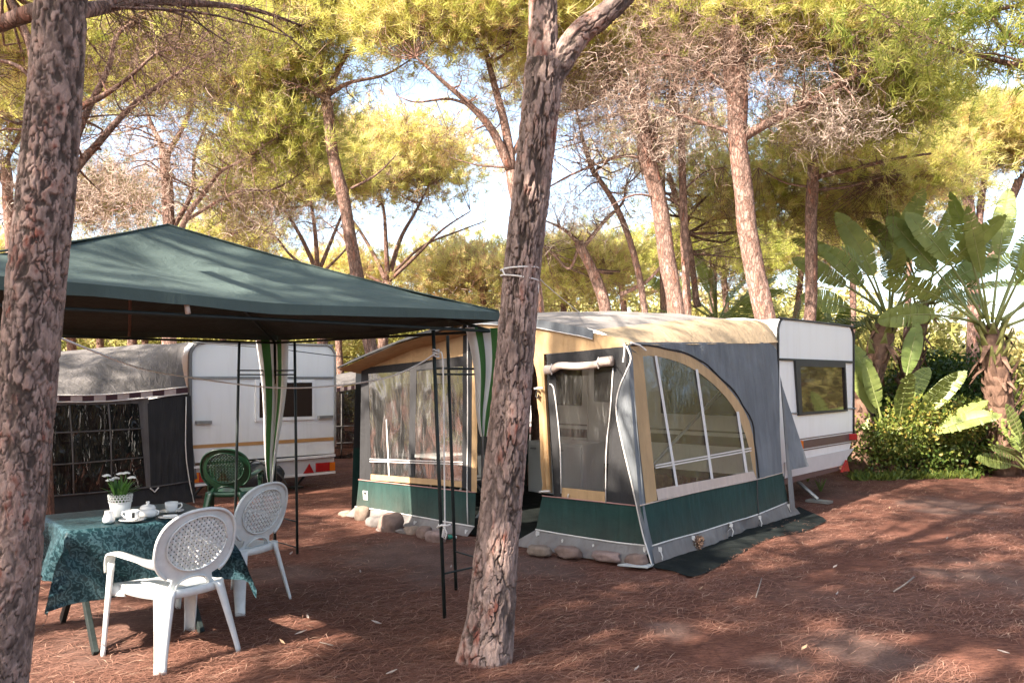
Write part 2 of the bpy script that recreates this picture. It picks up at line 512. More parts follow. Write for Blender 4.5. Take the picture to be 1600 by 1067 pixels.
M_STRAW = leafmat('fallen_needle', [(0.0, (0.08, 0.034, 0.022)), (0.5, (0.19, 0.085, 0.058)), (0.85, (0.31, 0.16, 0.11)), (1.0, (0.42, 0.28, 0.20))], transl=0.0, rough=0.8)
def fallen_needles(n):
    y = 3.0 + 11.0 * rng.random(n) ** 1.9
    x = (rng.random(n) - 0.5) * 1.5 * y + 0.0
    # clumps: denser in drifts
    keep = np.array([mnoise.noise(Vector((a * 1.3, b * 1.3, 9))) > -0.12 - 0.30 * random.random() and random.random() > bare(a, b) * .93 for a, b in zip(x, y)])
    x, y = x[keep], y[keep]; n = len(x)
    ang = rng.random(n) * math.pi * 2; L = 0.05 + 0.06 * rng.random(n)
    ang = np.where(rng.random(n) < 0.5, ang, 0.55 + 0.5 * rng.standard_normal(n))
    wd = 0.0008 + 0.0006 * rng.random(n) + 0.00018 * y
    z0 = np.array([ground_z(a, b) for a, b in zip(x, y)])
    dx, dy = np.cos(ang) * L, np.sin(ang) * L
    px, py = -np.sin(ang) * wd, np.cos(ang) * wd
    bend = (rng.random(n) - .5) * 0.5
    zt = 0.002 + 0.016 * rng.random(n); zm = zt + 0.010 * rng.random(n)
    P0 = np.stack([x - dx, y - dy, z0 + 0.003], 1)
    P1 = np.stack([x - bend * dy, y + bend * dx, z0 + zm], 1)
    P2 = np.stack([x + dx, y + dy, z0 + zt], 1)
    pv = np.stack([px, py, np.zeros(n)], 1)
    V = np.stack([P0, P1 + pv, P1 - pv, P2], 1).reshape(-1, 3)
    b = np.arange(n)[:, None] * 4
    F = np.concatenate([b + [[0, 2, 1]], b + [[1, 2, 3]]], 0)
    tone = np.repeat(np.clip(rng.normal(0.45, 0.24, n), 0, 1), 4)
    o = np_mesh('fallen_pine_needles', V, F, M_STRAW, attrs={'tone': tone})
    props(o, 'loose reddish brown pine needles lying all over the ground', 'pine needles', kind='stuff')
fallen_needles(150000)

# ------------------------------------------------------------------ trees
def trunk_mesh(path, radii, nth, nz, cell, stretch=2.4, depth=0.018, seed=1, parent=None, name='trunk', pit_z=99.):
    """bark of raised plates: cells on the cylinder, recessed cracks between"""
    r2 = np.random.default_rng(seed)
    P = smooth_path(path, nz + 1)
    s = np.linspace(0, 1, nz + 1)
    rad = np.interp(s, np.linspace(0, 1, len(radii)), radii)
    P = np.array([tuple(p) for p in P])
    T = np.gradient(P, axis=0); T /= np.linalg.norm(T, axis=1)[:, None]
    n0 = np.cross(T, np.array([0., 1., 0.])); n0 /= np.linalg.norm(n0, axis=1)[:, None]
    b0 = np.cross(T, n0)
    th = np.arange(nth) / nth * 2 * np.pi
    Lz = np.concatenate([[0], np.cumsum(np.linalg.norm(np.diff(P, axis=0), axis=1))])
    Rm = float(np.mean(rad)); circ = 2 * np.pi * Rm
    U = (th / (2 * np.pi) * circ)[None, :].repeat(nz + 1, 0)
    W = (Lz / stretch)[:, None].repeat(nth, 1)
    k1 = 2 * np.pi / circ
    H = Lz[-1] / stretch
    def vn(sc_u, sc_w, sd_, u=None, w_=None):
        """value noise that closes round the trunk; feature size in metres"""
        u = U if u is None else u; w_ = W if w_ is None else w_
        nu_ = max(3, int(round(circ / sc_u))); nw_ = int(H / sc_w) + 8
        G = np.random.default_rng(sd_ + seed * 77).random((nw_, nu_))
        x = u / circ * nu_; y = np.clip(w_ / sc_w + 3, 0, nw_ - 1.001)
        xi = np.floor(x).astype(int); yi = np.floor(y).astype(int); fx = x - xi; fy = y - yi
        fx = fx * fx * (3 - 2 * fx); fy = fy * fy * (3 - 2 * fy); y1 = np.minimum(yi + 1, nw_ - 1)
        g = lambda a, b: G[a, b % nu_]
        return (g(yi, xi) * (1 - fx) + g(yi, xi + 1) * fx) * (1 - fy) + (g(y1, xi) * (1 - fx) + g(y1, xi + 1) * fx) * fy
    def fbm(s, sd_, o=4, an=1.0):
        r = 0; t_ = 0; a_ = 1.0
        for k in range(o): r = r + a_ * vn(s / 2 ** k, s / 2 ** k * an, sd_ + k * 13); t_ += a_; a_ *= .55
        return r / t_
    Uw = U + cell * (1.5 * (fbm(cell * 1.3, 1) - .5) + .5 * (fbm(cell * .35, 2, 2) - .5))
    Ww = W + cell * (1.7 * (fbm(cell * 1.3, 3) - .5) + .6 * (fbm(cell * .35, 4, 2) - .5))
    ncell = int(circ * H / cell ** 2)
    cu, cw, cr = r2.random(ncell) * circ, r2.random(ncell) * H, r2.random(ncell)
    cu3 = np.concatenate([cu, cu - circ, cu + circ]); cw3 = np.tile(cw, 3); cr3 = np.tile(cr, 3)
    f1 = np.empty(U.shape); f2 = np.empty(U.shape); ce = np.empty(U.shape)
    order = np.argsort(cw3); cu3, cw3, cr3 = cu3[order], cw3[order], cr3[order]
    for i in range(nz + 1):
        lo, hi = np.searchsorted(cw3, [W[i, 0] - cell * 4.2, W[i, 0] + cell * 4.2])
        if hi - lo < 3: lo, hi = max(0, lo - 5), min(len(cw3), hi + 5)
        d = np.hypot(Uw[i][:, None] - cu3[None, lo:hi], Ww[i][:, None] - cw3[None, lo:hi])
        ix = np.argsort(d, axis=1)[:, :2]
        f1[i] = np.take_along_axis(d, ix[:, :1], 1)[:, 0]; f2[i] = np.take_along_axis(d, ix[:, 1:2], 1)[:, 0]
        ce[i] = cr3[lo:hi][ix[:, 0]]
    e = (f2 - f1) / cell
    wid = 0.05 + 0.30 * np.clip(fbm(cell * 2.2, 7) * 2.2 - .65, 0, 1)          # cracks open and close
    c1 = np.clip(e / wid, 0, 1); c1 = c1 * c1 * (3 - 2 * c1)
    op = np.clip(fbm(cell * 1.8, 9) * 3.4 - 1.0, 0, 1)
    crack = 1 - (1 - c1) * (.35 + .65 * op)
    # pits: short upright dark flakes fallen out
    up = np.interp(Lz, [0, pit_z, pit_z + 1.0, 99], [.0, .0, 1, 1])[:, None]
    pit = np.clip((vn(cell * .42, cell * .60, 21) * .65 + .35 * fbm(cell * .25, 23, 2) - .63 + .045 * up) * 9, 0, 1) * (.25 + .75 * up)
    crev = crack * (1 - .92 * pit)
    lay = np.floor(ce * 2 + fbm(cell * .8, 31, 3) * 2.2 + .5) / 4.2                  # flaky layers
    tone = np.clip(.36 * ce + .85 * (fbm(cell * .6, 41, 4) - .5) + .85 * (fbm(cell * 3.2, 43, 3) - .5) + .32, 0, 1)
    rr = rad[:, None] + depth * (1.0 * crev + .42 * (lay - .5) - .85) + depth * .32 * (fbm(cell * .22, 51, 3, 1.0) - .5)
    rr = rr * (1 + 0.04 * np.sin(th * 3 + Lz[:, None] * 1.3) + 0.03 * np.sin(th * 2 - Lz[:, None] * 0.8))
    base_ = np.clip(1 - Lz / .30, 0, 1)[:, None]
    rr = rr + (.007 * base_ ** 1.5 * (1 + np.sin(th * 4 + .6) + .6 * np.sin(th * 7))) * (1 if pit_z > 0 else 0)
    ce = tone
    V = P[:, None, :] + rr[:, :, None] * (np.cos(th)[None, :, None] * n0[:, None, :] + np.sin(th)[None, :, None] * b0[:, None, :])
    V = V.reshape(-1, 3)
    i, j = np.meshgrid(np.arange(nth), np.arange(nz))
    a = (j * nth + i).ravel(); bq = (j * nth + (i + 1) % nth).ravel()
    F = np.stack([a, bq, bq + nth, a + nth], 1)
    return np_mesh(name, V, F, M_BARK_G, parent, smooth=True, attrs={'crev': crev.ravel(), 'cell': ce.ravel()})

def unit(a):
    return a / np.maximum(np.linalg.norm(a, axis=1), 1e-9)[:, None]

def tufts(P, D, nb, L, Wd, r2, tone):
    """bunches of needles: nb blades fanning about D at each P; one triangle each"""
    n = len(P)
    d = unit(np.repeat(D, nb, 0) * 0.85 + r2.standard_normal((n * nb, 3)) * 0.66)
    ln = L * (0.55 + 0.7 * r2.random((n * nb, 1))) * np.repeat(0.55 + 0.85 * r2.random((n, 1)), nb, 0)
    base = np.repeat(P, nb, 0) + r2.standard_normal((n * nb, 3)) * L * 0.15
    pv = unit(np.cross(d, r2.standard_normal((n * nb, 3)))) * Wd
    V = np.stack([base - pv, base + pv, base + d * ln], 1).reshape(-1, 3)
    F = np.arange(len(V)).reshape(-1, 3)
    tn = np.clip(np.repeat(tone, nb) + r2.normal(0, .08, n * nb), 0, 1)
    return V, F, np.repeat(tn, 3)

def twig_ribbons(P, D, L, Wd, r2, tone, seg=4, wild=0.5):
    """thin crooked twigs as tapered 3-sided tubes"""
    n = len(P)
    cur, d = P.copy(), unit(D)
    rows = []
    prev_ring = None
    for k in range(seg + 1):
        f = 1 - 0.85 * k / seg
        a = unit(np.cross(d, np.array([[0.3, 0.2, 0.93]]).repeat(n, 0)))
        b = np.cross(d, a)
        w_ = Wd[:, None] * f
        rows.append(np.stack([cur + a * w_, cur - a * w_ * .5 + b * w_ * .87, cur - a * w_ * .5 - b * w_ * .87], 1))
        cur = cur + d * (L[:, None] / seg)
        d = unit(d + r2.standard_normal((n, 3)) * wild)
    V = np.stack(rows, 1).reshape(-1, 3)     # n, seg+1, 3
    st = (seg + 1) * 3
    b0 = np.arange(n)[:, None] * st
    Fs = []
    for k in range(seg):
        for c in range(3):
            c2 = (c + 1) % 3
            Fs.append(b0 + [[k * 3 + c, k * 3 + c2, (k + 1) * 3 + c2, (k + 1) * 3 + c]])
    return V, np.concatenate(Fs, 0), np.repeat(tone, st), cur

class Tree:
    def __init__(self, name, label, base, cat='tree', group='pines of the camp site', seed=0):
        self.root = empty(name, base, label, cat, group)
        self.r = np.random.default_rng(seed)
        self.limb = MB()
        self.limbpts = []            # points twigs and clumps may hang on
        self.needles = []; self.twigs = []
    def add_limb(self, pts, r0, r1, n=7, seg=12):
        P = smooth_path(pts, seg)
        self.limb.tube(P, [r0 + (r1 - r0) * i / (seg - 1) for i in range(seg)], n)
        for i, p in enumerate(P): self.limbpts.append((p.x, p.y, p.z, r0 + (r1 - r0) * i / (seg - 1)))
        return P
    def crown(self, c, rad, nclump, per=20, nb=22, L=0.18, Wd=0.0055, spread=0.42, shell=0.55, tone=0.5, toneV=0.16, twig=6, twigL=0.7, up=0.6, flat_bottom=True, conn=True, tw=0.006):
        r2 = self.r
        c = np.array(c, float); rad = np.array(rad, float)
        d = unit(r2.standard_normal((nclump * 3, 3)))
        if flat_bottom: d[:, 2] = np.where(d[:, 2] < -0.35, -d[:, 2], d[:, 2])
        d = d[:nclump]
        q = c + d * rad * (shell + (1 - shell) * r2.random((nclump, 1)) ** 0.6)
        lp = np.array(self.limbpts)
        out = unit((q - c) / rad)
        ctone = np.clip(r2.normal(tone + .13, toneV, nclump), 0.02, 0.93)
        for k in range(nclump):
            if conn:
                dd = np.linalg.norm(lp[:, :3] - q[k], axis=1) + 0.0
                j = int(np.argmin(dd + 0.15 * np.maximum(0, lp[:, 2] - q[k][2])))
                a = lp[j, :3]; r0 = min(lp[j, 3] * 0.6, 0.03)
                mid = (a + q[k]) / 2 + r2.normal(0, 0.12 * dd[j] + 0.02, 3) - np.array([0, 0, 0.08 * dd[j]])
                self.limb.tube(smooth_path([a, mid, q[k]], 5), [r0, r0 * .8, r0 * .62, r0 * .5, r0 * .35], 4, cap=False)
        n = nclump * per
        ci = np.repeat(np.arange(nclump), per)
        off = r2.standard_normal((n, 3)) * spread * np.array([1, 1, 0.6])
        P = q[ci] + off
        D = unit(out[ci] * 0.5 + off / spread * 0.35 + np.array([0, 0, up]))
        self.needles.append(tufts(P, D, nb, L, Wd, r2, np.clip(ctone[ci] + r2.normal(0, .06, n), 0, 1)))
        if twig:
            ti = np.repeat(np.arange(nclump), twig)
            nt_ = len(ti)
            D2 = unit(-out[ti] * 0.1 + r2.standard_normal((nt_, 3)) * 0.8 + np.array([0, 0, -0.15]))
            P2 = q[ti] - D2 * 0.2 + r2.standard_normal((nt_, 3)) * spread * 0.4
            V, F, tn, _ = twig_ribbons(P2, D2, twigL * (0.5 + r2.random(nt_)), tw * (0.6 + 0.8 * r2.random(nt_)), r2, np.clip(r2.normal(0.35, .2, nt_), 0, 1))
            self.twigs.append((V, F, tn))
    def dead(self, c, rad, n, L=0.6, Wd=0.006, tone=0.55, wild=0.6, n2=3):
        """mass of bare dry twigs hanging on the limbs within an ellipsoid"""
        r2 = self.r
        c = np.array(c, float); rad = np.array(rad, float)
        q = c + np.clip(r2.standard_normal((n, 3)), -1.9, 1.9) * rad * .56
        D = unit(r2.standard_normal((n, 3)) + np.array([0, 0, -0.1]))
        ln = L * (0.4 + 0.9 * r2.random(n))
        tn = np.clip(r2.normal(tone, .2, n), 0, 1)
        V, F, t_, e = twig_ribbons(q, D, ln, Wd * (0.6 + .8 * r2.random(n)), r2, tn, 5, wild)
        self.twigs.append((V, F, t_))
        if n2:
            i = np.repeat(np.arange(n), n2)
            P2 = q[i] + (e - q)[i] * r2.random((len(i), 1))
            D2 = unit(D[i] * 0.4 + r2.standard_normal((len(i), 3)))
            V, F, t_, _ = twig_ribbons(P2, D2, ln[i] * (0.3 + .4 * r2.random(len(i))), Wd * 0.65 * np.ones(len(i)), r2, tn[i], 3, wild)
            self.twigs.append((V, F, t_))
        lp = np.array(self.limbpts) if self.limbpts else None
        if lp is not None:
            for k in range(0, n, 14):
                dd = np.linalg.norm(lp[:, :3] - q[k], axis=1); j = int(np.argmin(dd)); a = lp[j, :3]
                r0 = min(lp[j, 3] * 0.5, 0.018)
                mid = (a + q[k]) / 2 + r2.normal(0, 0.1 * dd[j] + 0.02, 3)
                self.limb.tube(smooth_path([a, mid, q[k]], 5), [r0, r0 * .8, r0 * .6, r0 * .45, r0 * .3], 4, cap=False)
    def finish(self, needle=None):
        if self.limb.v:
            o = self.limb.build('branches', M_BARK, self.root, smooth=True); o['kind'] = 'stuff'
        def joined(parts, name, m):
            if not parts: return
            V, F, T = [], [], []; b = 0
            for v, f, t_ in parts:
                V.append(v); F.append(f + b); T.append(t_); b += len(v)
            o = np_mesh(name, np.concatenate(V), np.concatenate(F), m, self.root, attrs={'tone': np.concatenate(T)})
            o['kind'] = 'stuff'
            return o
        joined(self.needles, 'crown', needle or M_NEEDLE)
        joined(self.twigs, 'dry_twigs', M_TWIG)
        return self.root

def trunk_simple(tree, pts, r0, r1, n=10, seg=18, name='trunk'):
    mb = MB()
    P = smooth_path(pts, seg)
    P = [p + Vector((mnoise.noise(p * 1.3) * r0 * .35, 0, 0)) if 0 < i < seg - 1 else p for i, p in enumerate(P)]
    rr = [(r0 + (r1 - r0) * i / (seg - 1)) * (1 + 0.10 * mnoise.noise(p * 3.1)) for i, p in enumerate(P)]
    rr[0] *= 1.25
    mb.tube(P, rr, n)
    mb.build(name, M_BARK, tree.root, smooth=True)
    for p, r_ in list(zip(P, rr))[seg // 3:]: tree.limbpts.append((p.x, p.y, p.z, r_))
    return P

def down(p, lean=(0, 0), z=-0.05):
    """continue a trunk from its lowest seen point to the ground"""
    return Vector((p.x + lean[0], p.y + lean[1], z))

def atd(px, py, Y, dY=0.0):
    return at(px, py, Y + dY)

# ---- the leaning pine in front of the awning
def front_pine():
    Y = 4.84
    ys = [1040, 960, 860, 700, 560, 420, 250, 100]
    xs = [756, 768, 777, 793, 805, 816, 835, 850]
    pts = [at(x, y, Y + 0.03 * i) for i, (x, y) in enumerate(zip(xs, ys))]
    pts[0].z = -0.06
    t = Tree('pine_tree', 'leaning pine with flaking pink bark in front of the tent, rope round its trunk', (pts[0].x, pts[0].y, 0), seed=3)
    trunk_mesh(pts, [0.156, 0.138, 0.127, 0.121, 0.115, 0.112, 0.112, 0.116], 240, 760, 0.040, 3.0, 0.020, seed=4, parent=t.root, pit_z=1.2)
    fork = pts[-1]
    a = [at(847, 130, Y + .2), at(849, 20, Y + .25), at(845, -120, Y + .3), at(835, -420, Y + .5), at(840, -800, Y + .7)]
    b = [at(858, 125, Y + .2), at(905, 55, Y + .25), at(965, 5, Y + .3), at(1090, -140, Y + .6), at(1250, -420, Y + 1.0)]
    trunk_mesh(a, [0.098, 0.087, 0.084, 0.07, 0.05], 110, 320, 0.04, 2.6, 0.010, seed=7, parent=t.root, name='limb', pit_z=-1.)
    trunk_mesh(b, [0.082, 0.074, 0.068, 0.055, 0.04], 110, 320, 0.04, 2.6, 0.010, seed=8, parent=t.root, name='limb', pit_z=-1.)
    for p in smooth_path(a[2:], 10) + smooth_path(b[3:], 10): t.limbpts.append((p.x, p.y, p.z, 0.05))
    t.add_limb([a[3], a[3] + V3(-1.2, .8, .9), a[3] + V3(-2.3, 1.2, 1.9)], .04, .015)
    t.add_limb([a[3], a[3] + V3(-.6, -1.2, 1.2), a[3] + V3(-1.3, -2.2, 2.0)], .04, .015)
    t.add_limb([b[4], b[4] + V3(1.0, .2, .6), b[4] + V3(2.0, .8, 1.2)], .035, .015)
    t.crown((0.9, 5.2, 7.4), (2.7, 2.4, 1.0), 20, per=40, L=.19, nb=14, Wd=.010, twig=5, spread=.34, shell=.2)
    return t.finish()
front_pine()

# ---- the thick trunk at the left edge
def left_pine():
    Y = 3.4
    rows = [(1218, -28), (1067, -8), (900, 14), (750, 28), (600, 42), (450, 54), (300, 70), (150, 84), (0, 95), (-200, 108), (-520, 120)]
    pts = [at(x, y, Y) for y, x in rows]
    pts[0].z = -0.05
    t = Tree('pine_tree', 'thick straight pine at the left edge beside the gazebo and the laid table', (pts[0].x, pts[0].y, 0), seed=5)
    trunk_mesh(pts, [.135, .122, .112, .109, .109, .111, .110, .104, .098, .09, .075], 230, 820, 0.034, 1.9, 0.008, seed=14, parent=t.root, pit_z=.8)
    # low limbs near the top of the picture
    t.add_limb([at(105, 22, 3.45), at(60, 18, 3.6), at(25, 28, 3.7), at(-30, 45, 3.9), at(-120, 30, 4.2)], .042, .03)
    P = t.add_limb([at(95, 20, 3.45), at(150, 14, 3.7), at(215, 2, 4.0), at(300, 5, 4.5), at(395, 15, 5.0), at(470, 40, 5.4)], .04, .007, seg=18)
    for k, (q, L) in enumerate([((430, 60), .02), ((330, 70), .02), ((300, 55), .02), ((250, 60), .02), ((460, 90), .02)]):
        j = 4 + 2 * k
        e = at(q[0] + 30, q[1], P[j].y + .5)
        t.add_limb([P[j], (P[j] + e) / 2 + V3(0, 0, .05), e], .009, .003, n=5, seg=8)
    ap = np.array([tuple(p) for p in P])
    i = t.r.integers(4, 18, 130)
    V, F, tn, _ = twig_ribbons(ap[i], t.r.standard_normal((130, 3)) + np.array([.7, .3, -.5]), .3 + .35 * t.r.random(130), .0024 + 0 * i, t.r, np.full(130, .1), 5, .45)
    t.twigs.append((V, F, tn))
    top = pts[-1]
    t.add_limb([pts[-2], top + V3(.2, .1, .5), top + V3(.3, .2, 1.8)], .07, .03)
    for a_ in range(6):
        an = a_ * 1.05
        t.add_limb([top + V3(0, 0, .3), top + V3(math.cos(an) * 1.0, math.sin(an) * 1.0, 1.0), top + V3(math.cos(an) * 2.1, math.sin(an) * 2.1, 1.9)], .04, .012)
    t.crown((top.x + .2, top.y + .2, 7.3), (2.6, 2.6, .9), 20, per=40, L=.19, nb=14, Wd=.010, twig=4, spread=.34, shell=.2)
    return t.finish()
left_pine()
# ------------------------------------------------------------------ pines behind the tents
def bg_pine(label, Y, trunks, limbs=(), crowns=(), deads=(), seed=0, needle=None, name='pine_tree', group='pines of the camp site', q=1.25):
    """trunks: (points seen, radius bottom, radius top); limbs: (points, r0, r1, depth swing)"""
    first = trunks[0][0][0]
    b = at(first[0], first[1], Y)
    t = Tree(name, label, (b.x, Y, 0), group=group, seed=seed + 100)
    r2 = t.r
    for k, (pts, r0, r1) in enumerate(trunks):
        P = [at(x, y, Y + 0.12 * i * (1 if k % 2 == 0 else -1) * (k > 0)) for i, (x, y) in enumerate(pts)]
        if P[0].z < 1.9: P = [down(P[0])] + P
        trunk_simple(t, P, r0, r1, n=10, name='trunk')
    for k, l in enumerate(limbs):
        pts, r0, r1 = l[:3]; sw = l[3] if len(l) > 3 else float(r2.normal(0, .7))
        n = len(pts) - 1
        t.add_limb([at(x, y, Y + sw * (i / n) ** 1.2) for i, (x, y) in enumerate(pts)], r0, r1, seg=14)
    for c in crowns:
        px, py, rx, ry, nc = c[:5]
        kw = dict(c[5]) if len(c) > 5 else {}
        dY = kw.pop('dY', 0.0)
        o = at(px, py, Y + dY); k = (Y + dY) / FPX
        rz = kw.pop('depth', rx * k * .62)
        kw.setdefault('L', 0.11 + 0.005 * Y); kw.setdefault('Wd', 0.0012 + 0.00028 * Y)
        kw.setdefault('tw', 0.0025 + 0.0003 * Y)
        kw.setdefault('spread', 0.30 + 0.010 * Y)
        t.crown((o.x, o.y, o.z), (rx * k, rz, ry * k), int(nc * q), **kw)
    for d in deads:
        px, py, rx, ry, nd = d[:5]
        kw = dict(d[5]) if len(d) > 5 else {}
        dY = kw.pop('dY', 0.0)
        o = at(px, py, Y + dY); k = (Y + dY) / FPX
        kw.setdefault('Wd', 0.0018 + 0.00022 * Y)
        t.dead((o.x, o.y, o.z), (rx * k, rx * k * .8, ry * k), nd, **kw)
    return t.finish(needle)

bg_pine('slim pine with a bare sunlit trunk rising behind the peak of the gazebo', 13,
        [([(585, 600), (573, 520), (556, 420), (540, 320), (519, 230), (508, 150)], .115, .085)],
        [([(508, 152), (485, 125), (455, 95), (420, 60)], .05, .012, .5), ([(508, 150), (500, 100), (490, 40), (470, -40)], .055, .015, -.4),
         ([(510, 148), (530, 105), (555, 60), (575, 0)], .055, .015, .6), ([(512, 150), (545, 130), (600, 118), (640, 95)], .04, .01, -.6),
         ([(520, 165), (480, 140), (440, 125)], .03, .008, -.8), ([(548, 295), (585, 275), (612, 250), (620, 240)], .022, .006, .3)],
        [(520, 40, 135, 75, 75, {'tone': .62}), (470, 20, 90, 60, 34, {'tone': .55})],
        [(530, 150, 90, 35, 110, {'L': .5, 'tone': .3}), (600, 260, 40, 30, 20, {'L': .4, 'tone': .1})], seed=1)
bg_pine('wide umbrella pine with limbs fanning from a low fork, far behind the gazebo', 23,
        [([(598, 600), (601, 520), (606, 440)], .17, .13)],
        [([(604, 442), (585, 400), (555, 350), (520, 310)], .075, .02, .8), ([(606, 440), (603, 380), (600, 330), (590, 290)], .08, .02, -.6),
         ([(606, 440), (625, 375), (650, 330), (670, 290)], .08, .02, .7), ([(607, 440), (650, 400), (690, 360), (735, 330)], .06, .015, -.9),
         ([(604, 445), (560, 420), (535, 370), (500, 340)], .05, .015, .9), ([(610, 430), (660, 385), (720, 360), (760, 345)], .045, .012, .3)],
        [(625, 262, 140, 58, 120, {'tone': .74, 'depth': 2.6, 'per': 20}), (560, 285, 80, 40, 40, {'tone': .7})],
        [(630, 320, 110, 35, 170, {'L': .9, 'tone': .45})], seed=2)
bg_pine('umbrella pine whose forked limbs show left of the leaning trunk', 12,
        [([(842, 600), (839, 490), (822, 380), (800, 268)], .13, .10)],
        [([(800, 270), (770, 205), (735, 165), (695, 130), (650, 90)], .075, .015, -.4), ([(800, 268), (790, 200), (772, 130), (755, 60), (745, -30)], .08, .02, .5),
         ([(735, 165), (700, 155), (650, 160), (620, 150)], .025, .006, .3), ([(797, 250), (830, 180), (850, 110)], .04, .015, .8),
         ([(793, 262), (745, 258), (700, 245)], .02, .005, .2)],
        [(715, 45, 115, 75, 85, {'tone': .68}), (800, 20, 80, 60, 38, {'tone': .66}), (640, 30, 60, 60, 25, {'tone': .6})],
        [(765, 140, 60, 45, 120, {'L': .45, 'tone': .35}), (730, 200, 70, 40, 60, {'L': .5, 'tone': .15})], seed=3)
bg_pine('pale leaning pine with bare bleached twigs just right of the roped trunk', 14,
        [([(955, 600), (946, 487), (928, 425), (904, 378)], .12, .08), ([(1018, 600), (1008, 482), (988, 390), (962, 322), (930, 270)], .07, .04)],
        [([(905, 380), (880, 358), (845, 342)], .045, .01, .3), ([(910, 388), (945, 345), (972, 318), (978, 290)], .04, .015, -.3),
         ([(906, 380), (890, 420), (868, 400), (850, 385)], .03, .008, .4), ([(970, 460), (1010, 440), (1036, 412)], .04, .02, -.4),
         ([(930, 275), (915, 235), (900, 170)], .05, .02, .3)],
        [(890, 130, 100, 75, 70, {'tone': .66}), (915, 40, 90, 60, 40, {'tone': .7}), (900, 430, 80, 40, 40, {'tone': .75, 'dY': 2.0})],
        [(895, 330, 75, 48, 330, {'L': .42, 'tone': .88}), (950, 215, 110, 70, 480, {'L': .5, 'tone': .72}), (985, 300, 60, 50, 170, {'L': .45, 'tone': .8})], seed=4)
bg_pine('stout pine with a sunlit leaning trunk behind the ridge of the tent', 12.3,
        [([(1066, 600), (1056, 497), (1040, 380), (1022, 285), (1008, 212)], .14, .115)],
        [([(1010, 218), (985, 150), (950, 90), (910, 30)], .06, .02, .5), ([(1008, 215), (1005, 140), (1000, 70), (990, -20)], .07, .02, -.6),
         ([(1012, 220), (1045, 160), (1060, 100), (1070, 40)], .05, .015, .6), ([(1018, 250), (970, 245), (900, 270), (845, 300)], .03, .01, .5),
         ([(1030, 310), (990, 305), (940, 330)], .022, .006, -.4)],
        [(960, 30, 110, 60, 46, {'tone': .66}), (1040, 20, 80, 50, 22, {'tone': .55})],
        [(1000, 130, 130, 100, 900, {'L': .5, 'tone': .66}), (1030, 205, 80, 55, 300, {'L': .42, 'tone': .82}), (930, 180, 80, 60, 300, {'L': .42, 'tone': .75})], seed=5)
bg_pine('thin straight pale pine trunk standing close beside the stout leaning one', 12.9,
        [([(1077, 600), (1073, 497), (1068, 350), (1064, 185)], .085, .055)],
        [([(1064, 190), (1050, 140), (1040, 90)], .035, .012, .5), ([(1064, 188), (1085, 140), (1095, 80)], .035, .012, .3),
         ([(1066, 300), (1100, 270), (1130, 262)], .02, .006, .5), ([(1067, 330), (1040, 300), (1020, 290)], .018, .006, .5)],
        [(1075, 90, 80, 60, 45, {'tone': .45, 'dY': 1.2}), (1110, 300, 60, 60, 16, {'tone': .7, 'dY': 2.5})],
        [(1075, 150, 70, 60, 260, {'L': .45, 'tone': .6})], seed=6)
bg_pine('dark shaded pine trunk half hidden behind the sunlit leaning one', 15.5,
        [([(1048, 600), (1042, 490), (1036, 340), (1030, 220)], .13, .1), ([(1090, 480), (1080, 400), (1060, 320), (1045, 270)], .06, .05)],
        [([(1032, 235), (1070, 190), (1110, 170)], .05, .015, .6), ([(1031, 225), (1000, 160), (980, 120)], .05, .015, .5)],
        [(1050, 250, 120, 80, 30, {'tone': .7, 'dY': 1.5}), (1130, 340, 60, 50, 16, {'tone': .7, 'dY': 1.5})],
        [(1120, 380, 70, 60, 160, {'tone': .5})], seed=7)
bg_pine('tall pine behind the tent roof with one long limb reaching right', 11.5,
        [([(1207, 600), (1191, 495), (1166, 340), (1153, 215), (1146, 120), (1128, 20), (1112, -60)], .165, .10), ([(1158, 205), (1160, 130), (1150, 50), (1160, -60)], .085, .06)],
        [([(1158, 216), (1200, 192), (1262, 160), (1310, 132), (1350, 112)], .075, .025, -.4), ([(1143, 207), (1085, 188), (1035, 170)], .035, .01, .3),
         ([(1148, 150), (1100, 110), (1060, 90), (1020, 85)], .04, .01, -.5), ([(1140, 100), (1190, 80), (1250, 60), (1300, 20)], .05, .012, .6),
         ([(1130, 40), (1070, 20), (1020, 0)], .04, .01, -.3), ([(1262, 160), (1300, 170), (1330, 200)], .025, .006, .4),
         ([(1310, 132), (1370, 150), (1430, 180)], .03, .01, .5)],
        [(1225, 40, 120, 60, 60, {'tone': .58}), (1335, 60, 95, 60, 62, {'tone': .55}), (1400, 170, 55, 62, 60, {'tone': .40, 'dY': .6}), (1310, 215, 100, 55, 45, {'tone': .6, 'dY': 1.6}), (1090, 20, 80, 40, 16, {'tone': .5})],
        [(1100, 60, 120, 95, 900, {'L': .5, 'tone': .42}), (1210, 120, 110, 70, 600, {'L': .45, 'tone': .5}), (1295, 190, 85, 38, 340, {'L': .42, 'tone': .88}), (1360, 80, 110, 55, 420, {'L': .4, 'tone': .45})], seed=8)
